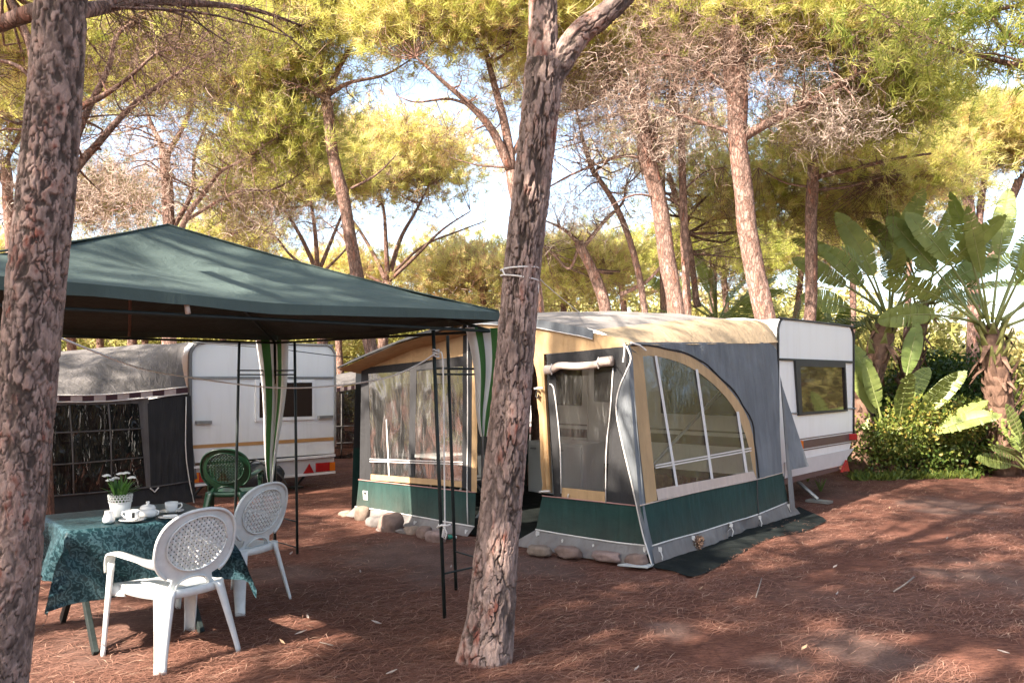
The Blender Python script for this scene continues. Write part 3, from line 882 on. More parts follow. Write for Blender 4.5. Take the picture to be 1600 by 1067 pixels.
bg_pine('straight dark pine trunk rising behind the white caravan roof', 13.6,
        [([(1261, 620), (1265, 500), (1268, 380), (1269, 225)], .115, .095)],
        [([(1274, 277), (1340, 262), (1400, 248), (1455, 240)], .045, .018, -.4), ([(1274, 297), (1330, 291), (1385, 275)], .028, .008, .4),
         ([(1262, 292), (1225, 285), (1185, 262)], .022, .006, .3), ([(1268, 232), (1245, 210), (1222, 186)], .05, .012, .4),
         ([(1270, 230), (1300, 195), (1330, 170)], .05, .012, -.4)],
        [(1285, 260, 80, 60, 48, {'tone': .48, 'dY': 1.5}), (1405, 285, 80, 50, 60, {'tone': .7, 'dY': 1.2}), (1200, 330, 60, 60, 34, {'tone': .68, 'dY': 2.5}), (1330, 340, 70, 50, 40, {'tone': .66, 'dY': 3})],
        [(1265, 205, 70, 40, 200, {'L': .4, 'tone': .7}), (1310, 360, 90, 60, 240, {'L': .5, 'tone': .3, 'dY': 2})], seed=9)
bg_pine('dense rounded umbrella pine with twin stems above the banana-leaved plants', 19,
        [([(1522, 600), (1520, 400), (1517, 340), (1508, 275)], .16, .11), ([(1545, 420), (1570, 345), (1592, 280)], .12, .09), ([(1528, 390), (1532, 330), (1540, 270)], .09, .07)],
        [([(1508, 280), (1480, 250), (1455, 235)], .05, .012, .3), ([(1592, 285), (1620, 240), (1650, 220)], .05, .012, .3), ([(1540, 275), (1545, 240), (1550, 200)], .05, .012, .3)],
        [(1525, 222, 92, 48, 120, {'tone': .78, 'per': 22, 'spread': .36}), (1600, 228, 75, 55, 80, {'tone': .74, 'per': 22, 'spread': .36}), (1475, 245, 40, 32, 36, {'tone': .7})],
        [(1510, 285, 80, 30, 160, {'L': .6, 'tone': .55})], seed=10)
bg_pine('bushy pine with crooked limbs behind the crest of the gazebo', 13.5,
        [([(262, 620), (266, 420), (262, 330), (257, 235)], .14, .08)],
        [([(275, 380), (292, 338), (320, 300), (345, 268), (380, 250), (432, 215)], .055, .012, -.5), ([(268, 360), (300, 300), (305, 240), (335, 165)], .05, .012, .4),
         ([(258, 240), (235, 190), (220, 140)], .05, .012, .5), ([(260, 245), (290, 190), (310, 130)], .05, .012, -.4), ([(262, 340), (225, 320), (170, 330)], .022, .006, .4),
         ([(290, 345), (370, 300), (430, 295), (500, 250)], .03, .008, .3)],
        [(330, 120, 140, 70, 70, {'tone': .56}), (425, 150, 75, 75, 52, {'tone': .62}), (440, 235, 55, 50, 36, {'tone': .5}), (230, 110, 110, 70, 60, {'tone': .5, 'dY': 1}), (390, 85, 70, 40, 36, {'tone': .66})],
        [(250, 265, 130, 80, 900, {'L': .5, 'tone': .66}), (370, 220, 120, 80, 500, {'L': .55, 'tone': .3}), (420, 330, 90, 50, 200, {'L': .5, 'tone': .55})], seed=11)
bg_pine('pine with three bare limbs fanning out from behind the thick left trunk', 8.6,
        [([(60, 620), (72, 440), (92, 320), (105, 285)], .13, .09)],
        [([(105, 285), (125, 255), (152, 226), (192, 180), (236, 142), (292, 106)], .055, .016, .5), ([(100, 215), (121, 172), (162, 150), (202, 121), (243, 84)], .045, .012, -.3),
         ([(105, 285), (118, 219), (142, 162), (169, 108), (182, 57), (216, 30)], .05, .014, .7), ([(95, 310), (70, 200), (52, 100), (40, 50), (5, -20)], .055, .03, .2),
         ([(60, 130), (20, 100), (-40, 90)], .03, .01, .3), ([(112, 187), (175, 180), (260, 182)], .012, .004, .1)],
        [(270, 55, 110, 55, 44, {'tone': .5, 'dY': 1.2}), (150, 60, 110, 60, 40, {'tone': .6, 'dY': 1.8}), (20, 110, 70, 90, 46, {'tone': .66, 'dY': 1.6})],
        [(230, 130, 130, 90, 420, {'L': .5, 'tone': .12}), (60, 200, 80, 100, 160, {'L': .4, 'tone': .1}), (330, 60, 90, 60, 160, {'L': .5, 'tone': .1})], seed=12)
bg_pine('leafy pine crown at the far left edge behind the thick trunk', 16,
        [([(25, 620), (18, 420), (8, 250)], .13, .09)],
        [([(18, 380), (50, 330), (100, 300)], .04, .012, .4), ([(12, 300), (-20, 240), (-60, 200)], .05, .012, .3), ([(8, 255), (40, 190), (60, 120)], .05, .012, .3), ([(16, 400), (60, 360), (130, 345)], .03, .008, .4)],
        [(40, 130, 120, 100, 80, {'tone': .7}), (-40, 220, 100, 90, 50, {'tone': .62}), (150, 330, 80, 50, 40, {'tone': .7, 'dY': 2})],
        [(80, 300, 120, 80, 460, {'L': .55, 'tone': .6}), (180, 330, 90, 50, 260, {'L': .5, 'tone': .66})], seed=13)
bg_pine('spreading pine with many thin pinkish limbs left of the wide umbrella pine', 19,
        [([(506, 600), (500, 480), (497, 425)], .14, .10)],
        [([(497, 428), (470, 370), (440, 320), (420, 290)], .06, .015, .6), ([(497, 425), (492, 360), (485, 310), (480, 280)], .06, .015, -.5), ([(498, 425), (520, 370), (540, 320), (548, 280)], .05, .015, .5),
         ([(496, 430), (455, 400), (430, 370), (400, 355)], .04, .01, -.5), ([(500, 430), (540, 390), (560, 360)], .035, .01, .5)],
        [(450, 268, 90, 45, 60, {'tone': .62}), (520, 280, 60, 36, 34, {'tone': .7}), (390, 320, 60, 40, 34, {'tone': .66})],
        [(460, 330, 90, 45, 300, {'L': .7, 'tone': .6}), (400, 370, 70, 30, 140, {'L': .6, 'tone': .6})], seed=14)
# the limb that reaches in from a tree standing off to the right
def right_branch():
    Y = 7.2
    b = at(1830, 700, Y)
    t = Tree('pine_tree', 'pine beyond the right edge reaching long bare branches into the top corner', (b.x, Y, 0), seed=31)
    trunk_simple(t, [down(b), at(1825, 500, Y), at(1800, 200, Y), at(1790, -100, Y), at(1800, -500, Y)], .14, .07)
    P1 = t.add_limb([at(1795, 100, Y), at(1690, 115, Y), at(1600, 104, Y + .2), at(1530, 88, Y + .3), at(1470, 72, Y + .4), at(1415, 45, Y + .5), at(1355, 8, Y + .6)], .035, .006, seg=22)
    P2 = t.add_limb([at(1795, -60, Y), at(1680, -20, Y), at(1600, 6, Y + .2), at(1540, 19, Y + .3), at(1475, 24, Y + .4), at(1425, 40, Y + .5)], .03, .005, seg=20)
    P3 = t.add_limb([at(1680, 110, Y), at(1600, 70, Y + .1), at(1565, 45, Y + .2), at(1545, 15, Y + .3), at(1535, -30, Y + .4)], .026, .012, seg=14)
    P4 = t.add_limb([at(1620, 104, Y), at(1560, 86, Y + .1), at(1510, 82, Y - .1), at(1450, 60, Y - .2)], .012, .004, seg=12)
    ap = np.array([tuple(p) for p in P1[4:] + P2[4:] + P3[4:] + P4[3:]])
    n = 420
    i = t.r.integers(0, len(ap), n)
    V, F, tn, e = twig_ribbons(ap[i], t.r.standard_normal((n, 3)) + np.array([-.5, 0, -.05]), .25 + .35 * t.r.random(n), .0028 + 0 * i, t.r, np.full(n, .12), 5, .5)
    t.twigs.append((V, F, tn))
    k = t.r.random(n) < 0.55
    tp = e[k]
    tp = tp[(tp[:, 2] > 4.2)]
    t.needles.append(tufts(np.repeat(tp, 3, 0) + t.r.standard_normal((len(tp) * 3, 3)) * .08, np.repeat(unit(t.r.standard_normal((len(tp), 3)) + np.array([0, 0, .4])), 3, 0), 11, .14, .006, t.r, np.clip(t.r.normal(.4, .15, len(tp) * 3), 0, 1)))
    c = at(1500, -60, Y + .4)
    t.crown((c.x + 1.2, c.y, c.z + 2.3), (1.8, 1.5, .6), 24, per=14, twig=5, tone=.5)
    return t.finish()
right_branch()

# farther rows, seen as trunks and low crowns between the nearer trees
FAR = [  # px, crown y, Y, seed, label
    (112, 470, 21, 'first pine from the left beneath the gazebo edge, two-toned trunk', 0.6), (158, 460, 24, 'second thin trunk beneath the gazebo edge above the grey awning', 0.65),
    (205, 455, 20, 'third trunk beneath the gazebo edge above the grey awning', 0.6), (232, 470, 26, 'farthest trunk beneath the gazebo edge above the grey awning', 0.7),
    (350, 400, 25, 'distant pine behind the right slope of the gazebo roof', 0.62), (532, 455, 24, 'slender trunk between the left caravan and the tent', 0.7),
    (690, 440, 28, 'distant round pine above the right corner of the gazebo', 0.78), (760, 455, 24, 'low yellowish pine just left of the roped trunk', 0.8),
    (880, 440, 26, 'low yellowish pine just right of the roped trunk', 0.78), (985, 430, 25, 'far pine seen between the bleached pine and the stout one', 0.7),
    (1115, 400, 21, 'leaning far pine left of the tall pine with the long limb', 0.45), (1140, 420, 24, 'shaded far pine touching the tall pine with the long limb', 0.4),
    (1235, 410, 25, 'far pine seen just left of the straight dark trunk', 0.6), (1330, 390, 24, 'far yellow pine behind the tallest banana-leaved plant', 0.72),
    (1410, 330, 27, 'far pine seen over the tallest banana-leaved plant', 0.75), (-60, 420, 20, 'far pine at the left edge low behind the grey awning', 0.6)]
for i, (px, cy, Y, lab, tone) in enumerate(FAR):
    r_ = random.Random(i + 40)
    lean = r_.uniform(-18, 18)
    rx, ry = r_.uniform(75, 100), r_.uniform(40, 58)
    bg_pine(lab, Y, [([(px, 640), (px + lean * .4, 520), (px + lean, cy)], .14 if Y < 23 else .12, .09)],
            [([(px + lean, cy + 4), (px + lean + a * 30, cy - 30), (px + lean + a * 62, cy - 38)], .05, .012) for a in (-1, -.3, .4, 1)],
            [(px + lean, cy - 8, rx, ry, 52, {'tone': tone, 'per': 16, 'twig': 5})],
            [(px + lean, cy + 25, rx * .8, ry * .7, 130, {'L': .7, 'tone': .55, 'n2': 2})], seed=60 + i)

def far_wood():
    """the wood round the site reads as one mass: leafy clumps in a deep belt"""
    r2 = np.random.default_rng(77)
    n = 1500
    x = r2.uniform(-34, 40, n); y = r2.uniform(29, 40, n)
    m_ = 1500
    an = r2.uniform(R(40), R(320), m_); rr = r2.uniform(24, 34, m_)        # the sides and behind, clockwise from straight ahead
    x = np.concatenate([x, np.sin(an) * rr]); y = np.concatenate([y, np.cos(an) * rr]); n += m_
    hmax = np.array([4.3 + 1.7 * mnoise.noise(Vector((a * .16, b * .05, 0))) for a, b in zip(x, y)]) - np.where((x > 16) & (y > 24), 1.8, 0)
    z = 0.2 + r2.random(n) ** 0.8 * hmax
    tone = np.clip(np.array([0.55 + .55 * mnoise.noise(Vector((a * .35, b * .3, 7 + c * .1))) for a, b, c in zip(x, z, y)]), 0, 1)
    per = 22
    C = np.repeat(np.stack([x, y, z], 1), per, 0) + r2.standard_normal((n * per, 3)) * np.array([.8, .7, .55])
    D = unit(r2.standard_normal((n * per, 3)) + np.array([-.2, -.5, .6]))
    V, F, t_ = tufts(C, D, 7, .42, .05, r2, np.clip(np.repeat(tone, per) + r2.normal(0, .07, n * per), 0, 1))
    props(np_mesh('far_wood', V, F, M_FARW, attrs={'tone': t_}), 'distant sunlit yellow green wood closing the back of the camp site', 'wood', kind='stuff')
far_wood()

# pines behind and beside the viewer: the grove goes on, and its crowns throw the dappled shade
def shade_pine():
    t = Tree('pine_tree', 'umbrella pine behind the viewer shading the ground', (0, 0, 0), seed=71, group='pines standing outside the picture')
    trunk_simple(t, [V3(0, 0, -.05), V3(.1, .05, 2.5), V3(-.1, 0, 5.0), V3(0, 0, 7.0)], .17, .11)
    for a_ in range(8):
        an = a_ * .785
        t.add_limb([V3(0, 0, 6.2), V3(math.cos(an) * 1.2, math.sin(an) * 1.2, 7.2), V3(math.cos(an) * 2.6, math.sin(an) * 2.6, 8.0)], .05, .015)
    t.crown((0, 0, 8.1), (3.1, 3.1, .6), SHADE_CLUMPS, per=56, L=.22, Wd=.017, nb=14, twig=6, spread=.32, shell=.15)
    return t.finish()
SHADE_CLUMPS = 11
sp = shade_pine()
SPOTS = [(-4.6, -1.8, 0, 'first umbrella pine outside the picture, left of the viewer'), (-8.2, -3.6, 1.2, 'second umbrella pine outside the picture, left of the viewer'), (-6.2, 2.6, 2.3, 'umbrella pine outside the left edge level with the gazebo'),
         (-10.2, 1.2, 3.1, 'umbrella pine far outside the left edge of the picture'), (-2.2, -5.6, 4.0, 'umbrella pine straight behind the viewer'), (-12.5, -5.5, .5, 'umbrella pine far behind on the left'), (-6.4, -7.6, 2.7, 'umbrella pine behind the viewer on the left'),
         (11.5, 7.5, 1.7, 'umbrella pine outside the right edge level with the tent'), (15.5, 11.5, .7, 'umbrella pine outside the right edge beyond the hedge'), (-7.1, -1.3, 1.9, 'umbrella pine outside the left edge between two taller ones'), (-3.0, 0.2, 4.2, 'umbrella pine just outside the left edge behind the viewer'), (1.8, -3.4, 2.2, 'umbrella pine right behind the viewer'), (-9.6, 5.0, 4.4, 'umbrella pine outside the left edge beyond the nearer one'),
         (12.5, 3.0, 3.3, 'umbrella pine outside the right edge beside the viewer')]
for i, (x, y, rz, lab) in enumerate(SPOTS):
    if i == 0: sp.location = (x, y, 0); sp['label'] = lab
    else: copy_thing(sp, (x, y, 0), rz, lab)
# ------------------------------------------------------------------ shared materials
def caravan_paint():
    m, t, b = nodes_of('caravan_white')
    n = noise_tex(t, 1.5, 6, .65, world_pos(t, scale=(5, 5, .5)), .4); r = ramp(t, n.outputs[0], [(.2, (.70, .69, .66)), (.5, (.775, .775, .76)), (.75, (.79, .79, .775))])
    g = N(t, 'ShaderNodeNewGeometry'); sx = N(t, 'ShaderNodeSeparateXYZ'); t.links.new(g.outputs['Position'], sx.inputs[0])
    mr = N(t, 'ShaderNodeMapRange'); mr.inputs['From Min'].default_value = .4; mr.inputs['From Max'].default_value = 1.1; mr.inputs['To Min'].default_value = .55; mr.inputs['To Max'].default_value = 0; t.links.new(sx.outputs['Z'], mr.inputs[0])
    n2 = noise_tex(t, 6, 6, .7, world_pos(t)); mm = N(t, 'ShaderNodeMath', operation='MULTIPLY'); t.links.new(mr.outputs[0], mm.inputs[0]); t.links.new(n2.outputs[0], mm.inputs[1])
    mx = N(t, 'ShaderNodeMixRGB'); t.links.new(mm.outputs[0], mx.inputs[0]); t.links.new(r.outputs[0], mx.inputs[1]); mx.inputs[2].default_value = (.36, .27, .21, 1)
    t.links.new(mx.outputs[0], b.inputs['Base Color']); b.inputs['Roughness'].default_value = .35
    bump(t, b, noise_tex(t, 1.3, 3, .5, world_pos(t)).outputs[0], .08, .05)
    return m
M_CARAVAN = caravan_paint()
M_CARAVAN_LO = mat('caravan_lower_grey', (0.50, 0.47, 0.46), .4, .08, 3)
M_BROWN = mat('stripe_brown', (0.085, 0.045, 0.045), .45, .12, 6)
M_ORANGE = mat('stripe_ochre', (0.42, 0.22, 0.08), .5, .1, 6)
M_RUBBER = mat('black_rubber', (0.018, 0.018, 0.018), .6, .2, 8)
M_STEEL = mat('dark_green_steel', (0.014, 0.020, 0.019), .55, .3, 18, spec=.3)
M_GREYMET = mat('grey_metal', (0.30, 0.30, 0.29), .4, .15, 9, metal=.6)
M_RED = mat('red_lens', (0.30, 0.012, 0.012), .2, .1, 9)
M_AMBER = mat('amber_lens', (0.55, 0.13, 0.01), .2, .1, 9)
M_CORD = mat('white_cord', (0.62, 0.58, 0.54), .8, .1, 30)
M_WHITEPL = mat('white_plastic', (0.64, 0.65, 0.63), .42, .14, 9, bumpS=.12, bscale=45)
M_GREENPL = mat('green_plastic', (0.006, 0.032, 0.015), .35, .1, 7)
M_PORC = mat('white_porcelain', (0.78, 0.77, 0.74), .15, .03, 9)
M_FRIDGE = mat('cabinet_white', (0.60, 0.61, 0.60), .4, .06, 3)
M_DARK = mat('dark_cloth', (0.02, 0.022, 0.024), .9, .2, 8)
M_WOODTRIM = mat('inner_brown', (0.10, 0.05, 0.035), .5, .2, 9)

F_TAN = fabric('awning_tan', (0.43, 0.28, 0.145), .15, transl=.03)
F_TANROOF = fabric('awning_tan_roof', (0.33, 0.245, 0.155), .18, transl=.05)
F_PALE = fabric('awning_pale', (0.58, 0.47, 0.40), .10)
F_ROOF = fabric('awning_roof', (0.225, 0.205, 0.19), .28, transl=.15)
F_GREY = fabric('awning_grey', (0.172, 0.184, 0.196), .22, transl=.22)
F_CHAR = fabric('awning_charcoal', (0.030, 0.029, 0.030), .2, transl=.05)
F_GREEN = fabric('awning_green', (0.017, 0.047, 0.040), .28, transl=.03, dirt=.5)
F_MUD = fabric('awning_mudflap', (0.18, 0.18, 0.175), .25, transl=.05, dirt=.7)
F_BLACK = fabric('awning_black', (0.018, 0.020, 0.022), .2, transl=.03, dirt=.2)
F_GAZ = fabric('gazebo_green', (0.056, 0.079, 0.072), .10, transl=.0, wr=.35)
F_GAZSHADE = fabric('gazebo_under_shade', (0.026, 0.036, 0.032), .2, transl=.0, wr=.3)  # darker copy of the roof cloth, shade under the roof in its colour
F_OLD = fabric('old_awning_grey', (0.105, 0.096, 0.092), .3, transl=.03, wr=.8)
F_OLDD = fabric('old_awning_dark', (0.026, 0.026, 0.027), .35, transl=.02, wr=.8)
V_CLEAR = vinyl('window_foil', tint=(.66, .65, .63), base=.002, crinkle=.22, milk=.05, kf=.10)
V_CRINK = vinyl('window_foil_creased', base=.03, crinkle=.20, scale=(1.9, 1.9, .7), rot=(.3, .6, .2), milk=.11, kf=.55, det=3)
V_NET = vinyl('window_net', tint=(.90, .89, .88), base=.01, crinkle=.12, milk=.03, kf=.3)
V_DARK = vinyl('window_foil_dark', tint=(.06, .06, .06), base=.015, crinkle=.7, scale=(3.5, 3.5, 1.1), rot=(.5, .9, .1), milk=.015, kf=.4, det=3)

def glass_dark():
    m, t, b = nodes_of('tinted_window')
    b.inputs['Base Color'].default_value = (0.035, 0.024, 0.018, 1); b.inputs['Roughness'].default_value = .04
    b.inputs['Specular IOR Level'].default_value = .32
    n = noise_tex(t, 1.2, 2, .5, world_pos(t)); bump(t, b, n.outputs[0], .03, .05)
    return m
M_TINT = glass_dark()

def seam(name, pts, r, m, parent, seg=None, n=5):
    P = smooth_path(pts, seg or max(3, 2 * len(pts))) if len(pts) > 2 else [Vector(p) for p in pts]
    mb = MB(); mb.tube(P, r, n); return mb.build(name, m, parent, smooth=True)

# ------------------------------------------------------------------ the right caravan
CP = Vector((3.20, 10.03, 0)); CV = Vector((.669, .743, 0)); CU = Vector((-.743, .669, 0))
END = Plane(CP, CV, (0, 0, 1))
SIDE = Plane(CP, CU, (0, 0, 1))
def caravan():
    t = empty('caravan', CP + CV * 1.25 + CU * 2.6, 'white caravan with a brown stripe standing beside the banana-leaved plants behind the tent', 'caravan')
    W, L, zt, r_ = 2.5, 5.2, 2.345, .17
    # cross-section seen from the end: straight sides, rounded roof edges, tucked-in underside
    prof = [(0.0, .42)]
    for k in range(7):
        a = math.pi * (1 - k / 12)
        prof.append((r_ + r_ * math.cos(a), zt - r_ + r_ * math.sin(a)))
    for k in range(7):
        a = math.pi / 2 * (1 - k / 6)
        prof.append((W - r_ + r_ * math.cos(a), zt - r_ + r_ * math.sin(a)))
    prof += [(W, .78), (W - .26, .40)]
    def body(z0cut=None):
        mb = MB(); n = len(prof)
        rows = [(0.0, .985), (.012, 1), (L - .02, 1), (L, .99)]
        vs = []
        for e, s in rows:
            for v, z in prof:
                vs.append(CP + CU * e + CV * (W / 2 + (v - W / 2) * s) + V3(0, 0, 1.3 + (z - 1.3) * s))
        fs = []
        for i in range(3):
            for k in range(n):
                fs.append((i * n + k, i * n + (k + 1) % n, (i + 1) * n + (k + 1) % n, (i + 1) * n + k))
        fs.append(tuple(range(n))); fs.append(tuple(3 * n + k for k in range(n - 1, -1, -1)))
        mb.add(vs, fs); return mb
    body().build('body', M_CARAVAN, t)
    nE = END.n
    # window in the end wall
    fr = MB()
    o = [END.at(*p, .03) for p in ((1239.5, 563.5), (1318, 567), (1321.5, 642), (1245.5, 649))]
    i_ = [END.at(*p, .03) for p in ((1247, 572.5), (1316.5, 574), (1319.5, 639.5), (1250.5, 644))]
    b_ = [p - nE * .035 for p in o]
    ii = [p - nE * .022 for p in i_]
    fr.add(o + i_ + b_ + ii, [(k, (k + 1) % 4, 4 + (k + 1) % 4, 4 + k) for k in range(4)] + [(k, 8 + k, 8 + (k + 1) % 4, (k + 1) % 4) for k in range(4)] + [(4 + k, 4 + (k + 1) % 4, 12 + (k + 1) % 4, 12 + k) for k in range(4)])
    f = fr.build('window', M_RUBBER, t)
    g = MB(); g.add(ii, [(0, 1, 2, 3)]); child(g.build('pane', M_TINT), f)
    for a, b2 in (((1228, 645), (1244, 645.5)), ((1322, 638), (1336, 638))):
        seam('window_rail', [END.at(*a, .012), END.at(*b2, .012)], .010, M_GREYMET, t)
    # trim rail, stripe, lower panel
    def band(name, q, off, m):
        mb = MB(); P = [END.at(*p, off) for p in q]; B = [p - nE * (off - .001) for p in P]
        mb.add(P + B, [(0, 1, 2, 3)] + [(k, 4 + k, 4 + (k + 1) % 4, (k + 1) % 4) for k in range(4)])
        return mb.build(name, m, t)
    band('trim_rail', [(1216, 559.5), (1331, 564), (1331, 567.5), (1216, 563)], .022, M_RUBBER)
    band('stripe', [(1228, 692), (1337, 676), (1337, 687.5), (1228, 705)], .008, M_BROWN)
    band('stripe_line', [(1228, 688.5), (1337, 673), (1337, 674.2), (1228, 690)], .008, M_BROWN)
    band('stripe_line', [(1228, 707), (1337, 689), (1337, 690.2), (1228, 708.6)], .008, M_BROWN)
    band('lower_panel', [(1225, 722), (1334, 700), (1313, 727), (1225, 747)], .010, M_CARAVAN_LO)
    band('under_skirt', [(1225, 747.5), (1312, 728), (1309, 735), (1225, 757)], .004, M_BROWN)
    tl = MB(); c = END.at(1245.5, 694.5, .025); tl.box(c, (.10, .05, .11)); tl.build('tail_lamp', M_AMBER, t, bevel=.008)
    tl = MB(); c = END.at(1328, 682, .025); tl.box(c, (.14, .05, .09)); tl.build('tail_lamp', M_RED, t, bevel=.008)
    tr = MB(); P = [END.at(*p, .06) for p in ((1317, 718), (1321, 735), (1309, 737))]; tr.add(P + [p - nE * .03 for p in P], [(0, 1, 2), (0, 3, 4, 1), (1, 4, 5, 2), (2, 5, 3, 0)])
    tr.build('reflector', M_RED, t)
    seam('edge_trim', [CP + CV * v * 1.0 - CU * .008 + V3(0, 0, z + .002) for v, z in [(0.01, .5), (0.0, 1.2), (0.0, 2.1)] + [(p[0], p[1]) for p in prof[1:15]] + [(W, 1.6), (W, .80)]], .016, M_RUBBER, t, seg=60)
    # long side wall seen through the tent windows
    nS = SIDE.n
    def sbox(name, u0, u1, z0, z1, m, d=.03, par=None, off=0.0):
        mb = MB(); c = CP + CU * (u0 + u1) / 2 + V3(0, 0, (z0 + z1) / 2) + nS * (d / 2 + off)
        from mathutils import Matrix
        rot = Matrix((CU, -nS, V3(0, 0, 1))).transposed()
        mb.box(c, (abs(u1 - u0), d, z1 - z0), rot); o = mb.build(name, m, t if par is None else None, bevel=.02 if min(abs(u1-u0), z1-z0) > .2 else 0)
        if par is not None: child(o, par)
        return o
    d_ = sbox('door', 2.26, 2.84, .45, 2.05, M_CARAVAN, .02)
    sbox('door_window', 2.38, 2.72, 1.28, 1.82, M_TINT, .03, d_)
    sbox('side_window', .45, 1.62, 1.15, 1.88, M_TINT)
    sbox('side_window', 2.94, 3.46, 1.22, 1.82, M_TINT); sbox('side_window', 3.62, 4.6, 1.22, 1.88, M_TINT)
    sbox('stripe', 0.1, 2.24, .76, .88, M_BROWN, .006); sbox('stripe', 2.86, 5.1, .76, .88, M_BROWN, .006)
    sbox('stripe', 0.1, 5.1, .93, .95, M_BROWN, .005)
    # chassis, wheel, jack
    mb = MB(); mb.box(CP + CV * 1.25 + CU * 2.6 + V3(0, 0, .36), (4.4, .9, .1), None)
    from mathutils import Matrix
    rot = Matrix((CU, CV, V3(0, 0, 1))).transposed()
    mb = MB(); mb.box(CP + CV * 1.2 + CU * 2.6 + V3(0, 0, .36), (4.8, 1.9, .12), rot); mb.build('chassis', M_RUBBER, t)
    for s in (.12, 2.1):
        wb = MB(); c = CP + CU * 2.7 + CV * s
        pts = [(c + CV * k + V3(0, 0, .31)) for k in (0, .02, .16, .18)]
        wb.tube(pts, [.26, .31, .31, .26], 20); wb.build('wheel', M_RUBBER, t, smooth=False)
    jk = MB(); a = CP + CU * .35 + CV * 1.15
    jk.tube([a + V3(0, 0, .34), a - CU * .38 + V3(0, 0, .04)], .025, 6); jk.box(a - CU * .40 + V3(0, 0, .015), (.3, .16, .03), rot); jk.build('corner_jack', M_GREYMET, t)
    for v in (.7, 1.8):
        rv = MB(); rv.box(CP + CU * (.9 if v < 1 else 2.4) + CV * v + V3(0, 0, zt + .03), (.45, .45, .06), rot); rv.build('roof_hatch', M_CARAVAN, t, bevel=.02)
    return t
caravan()

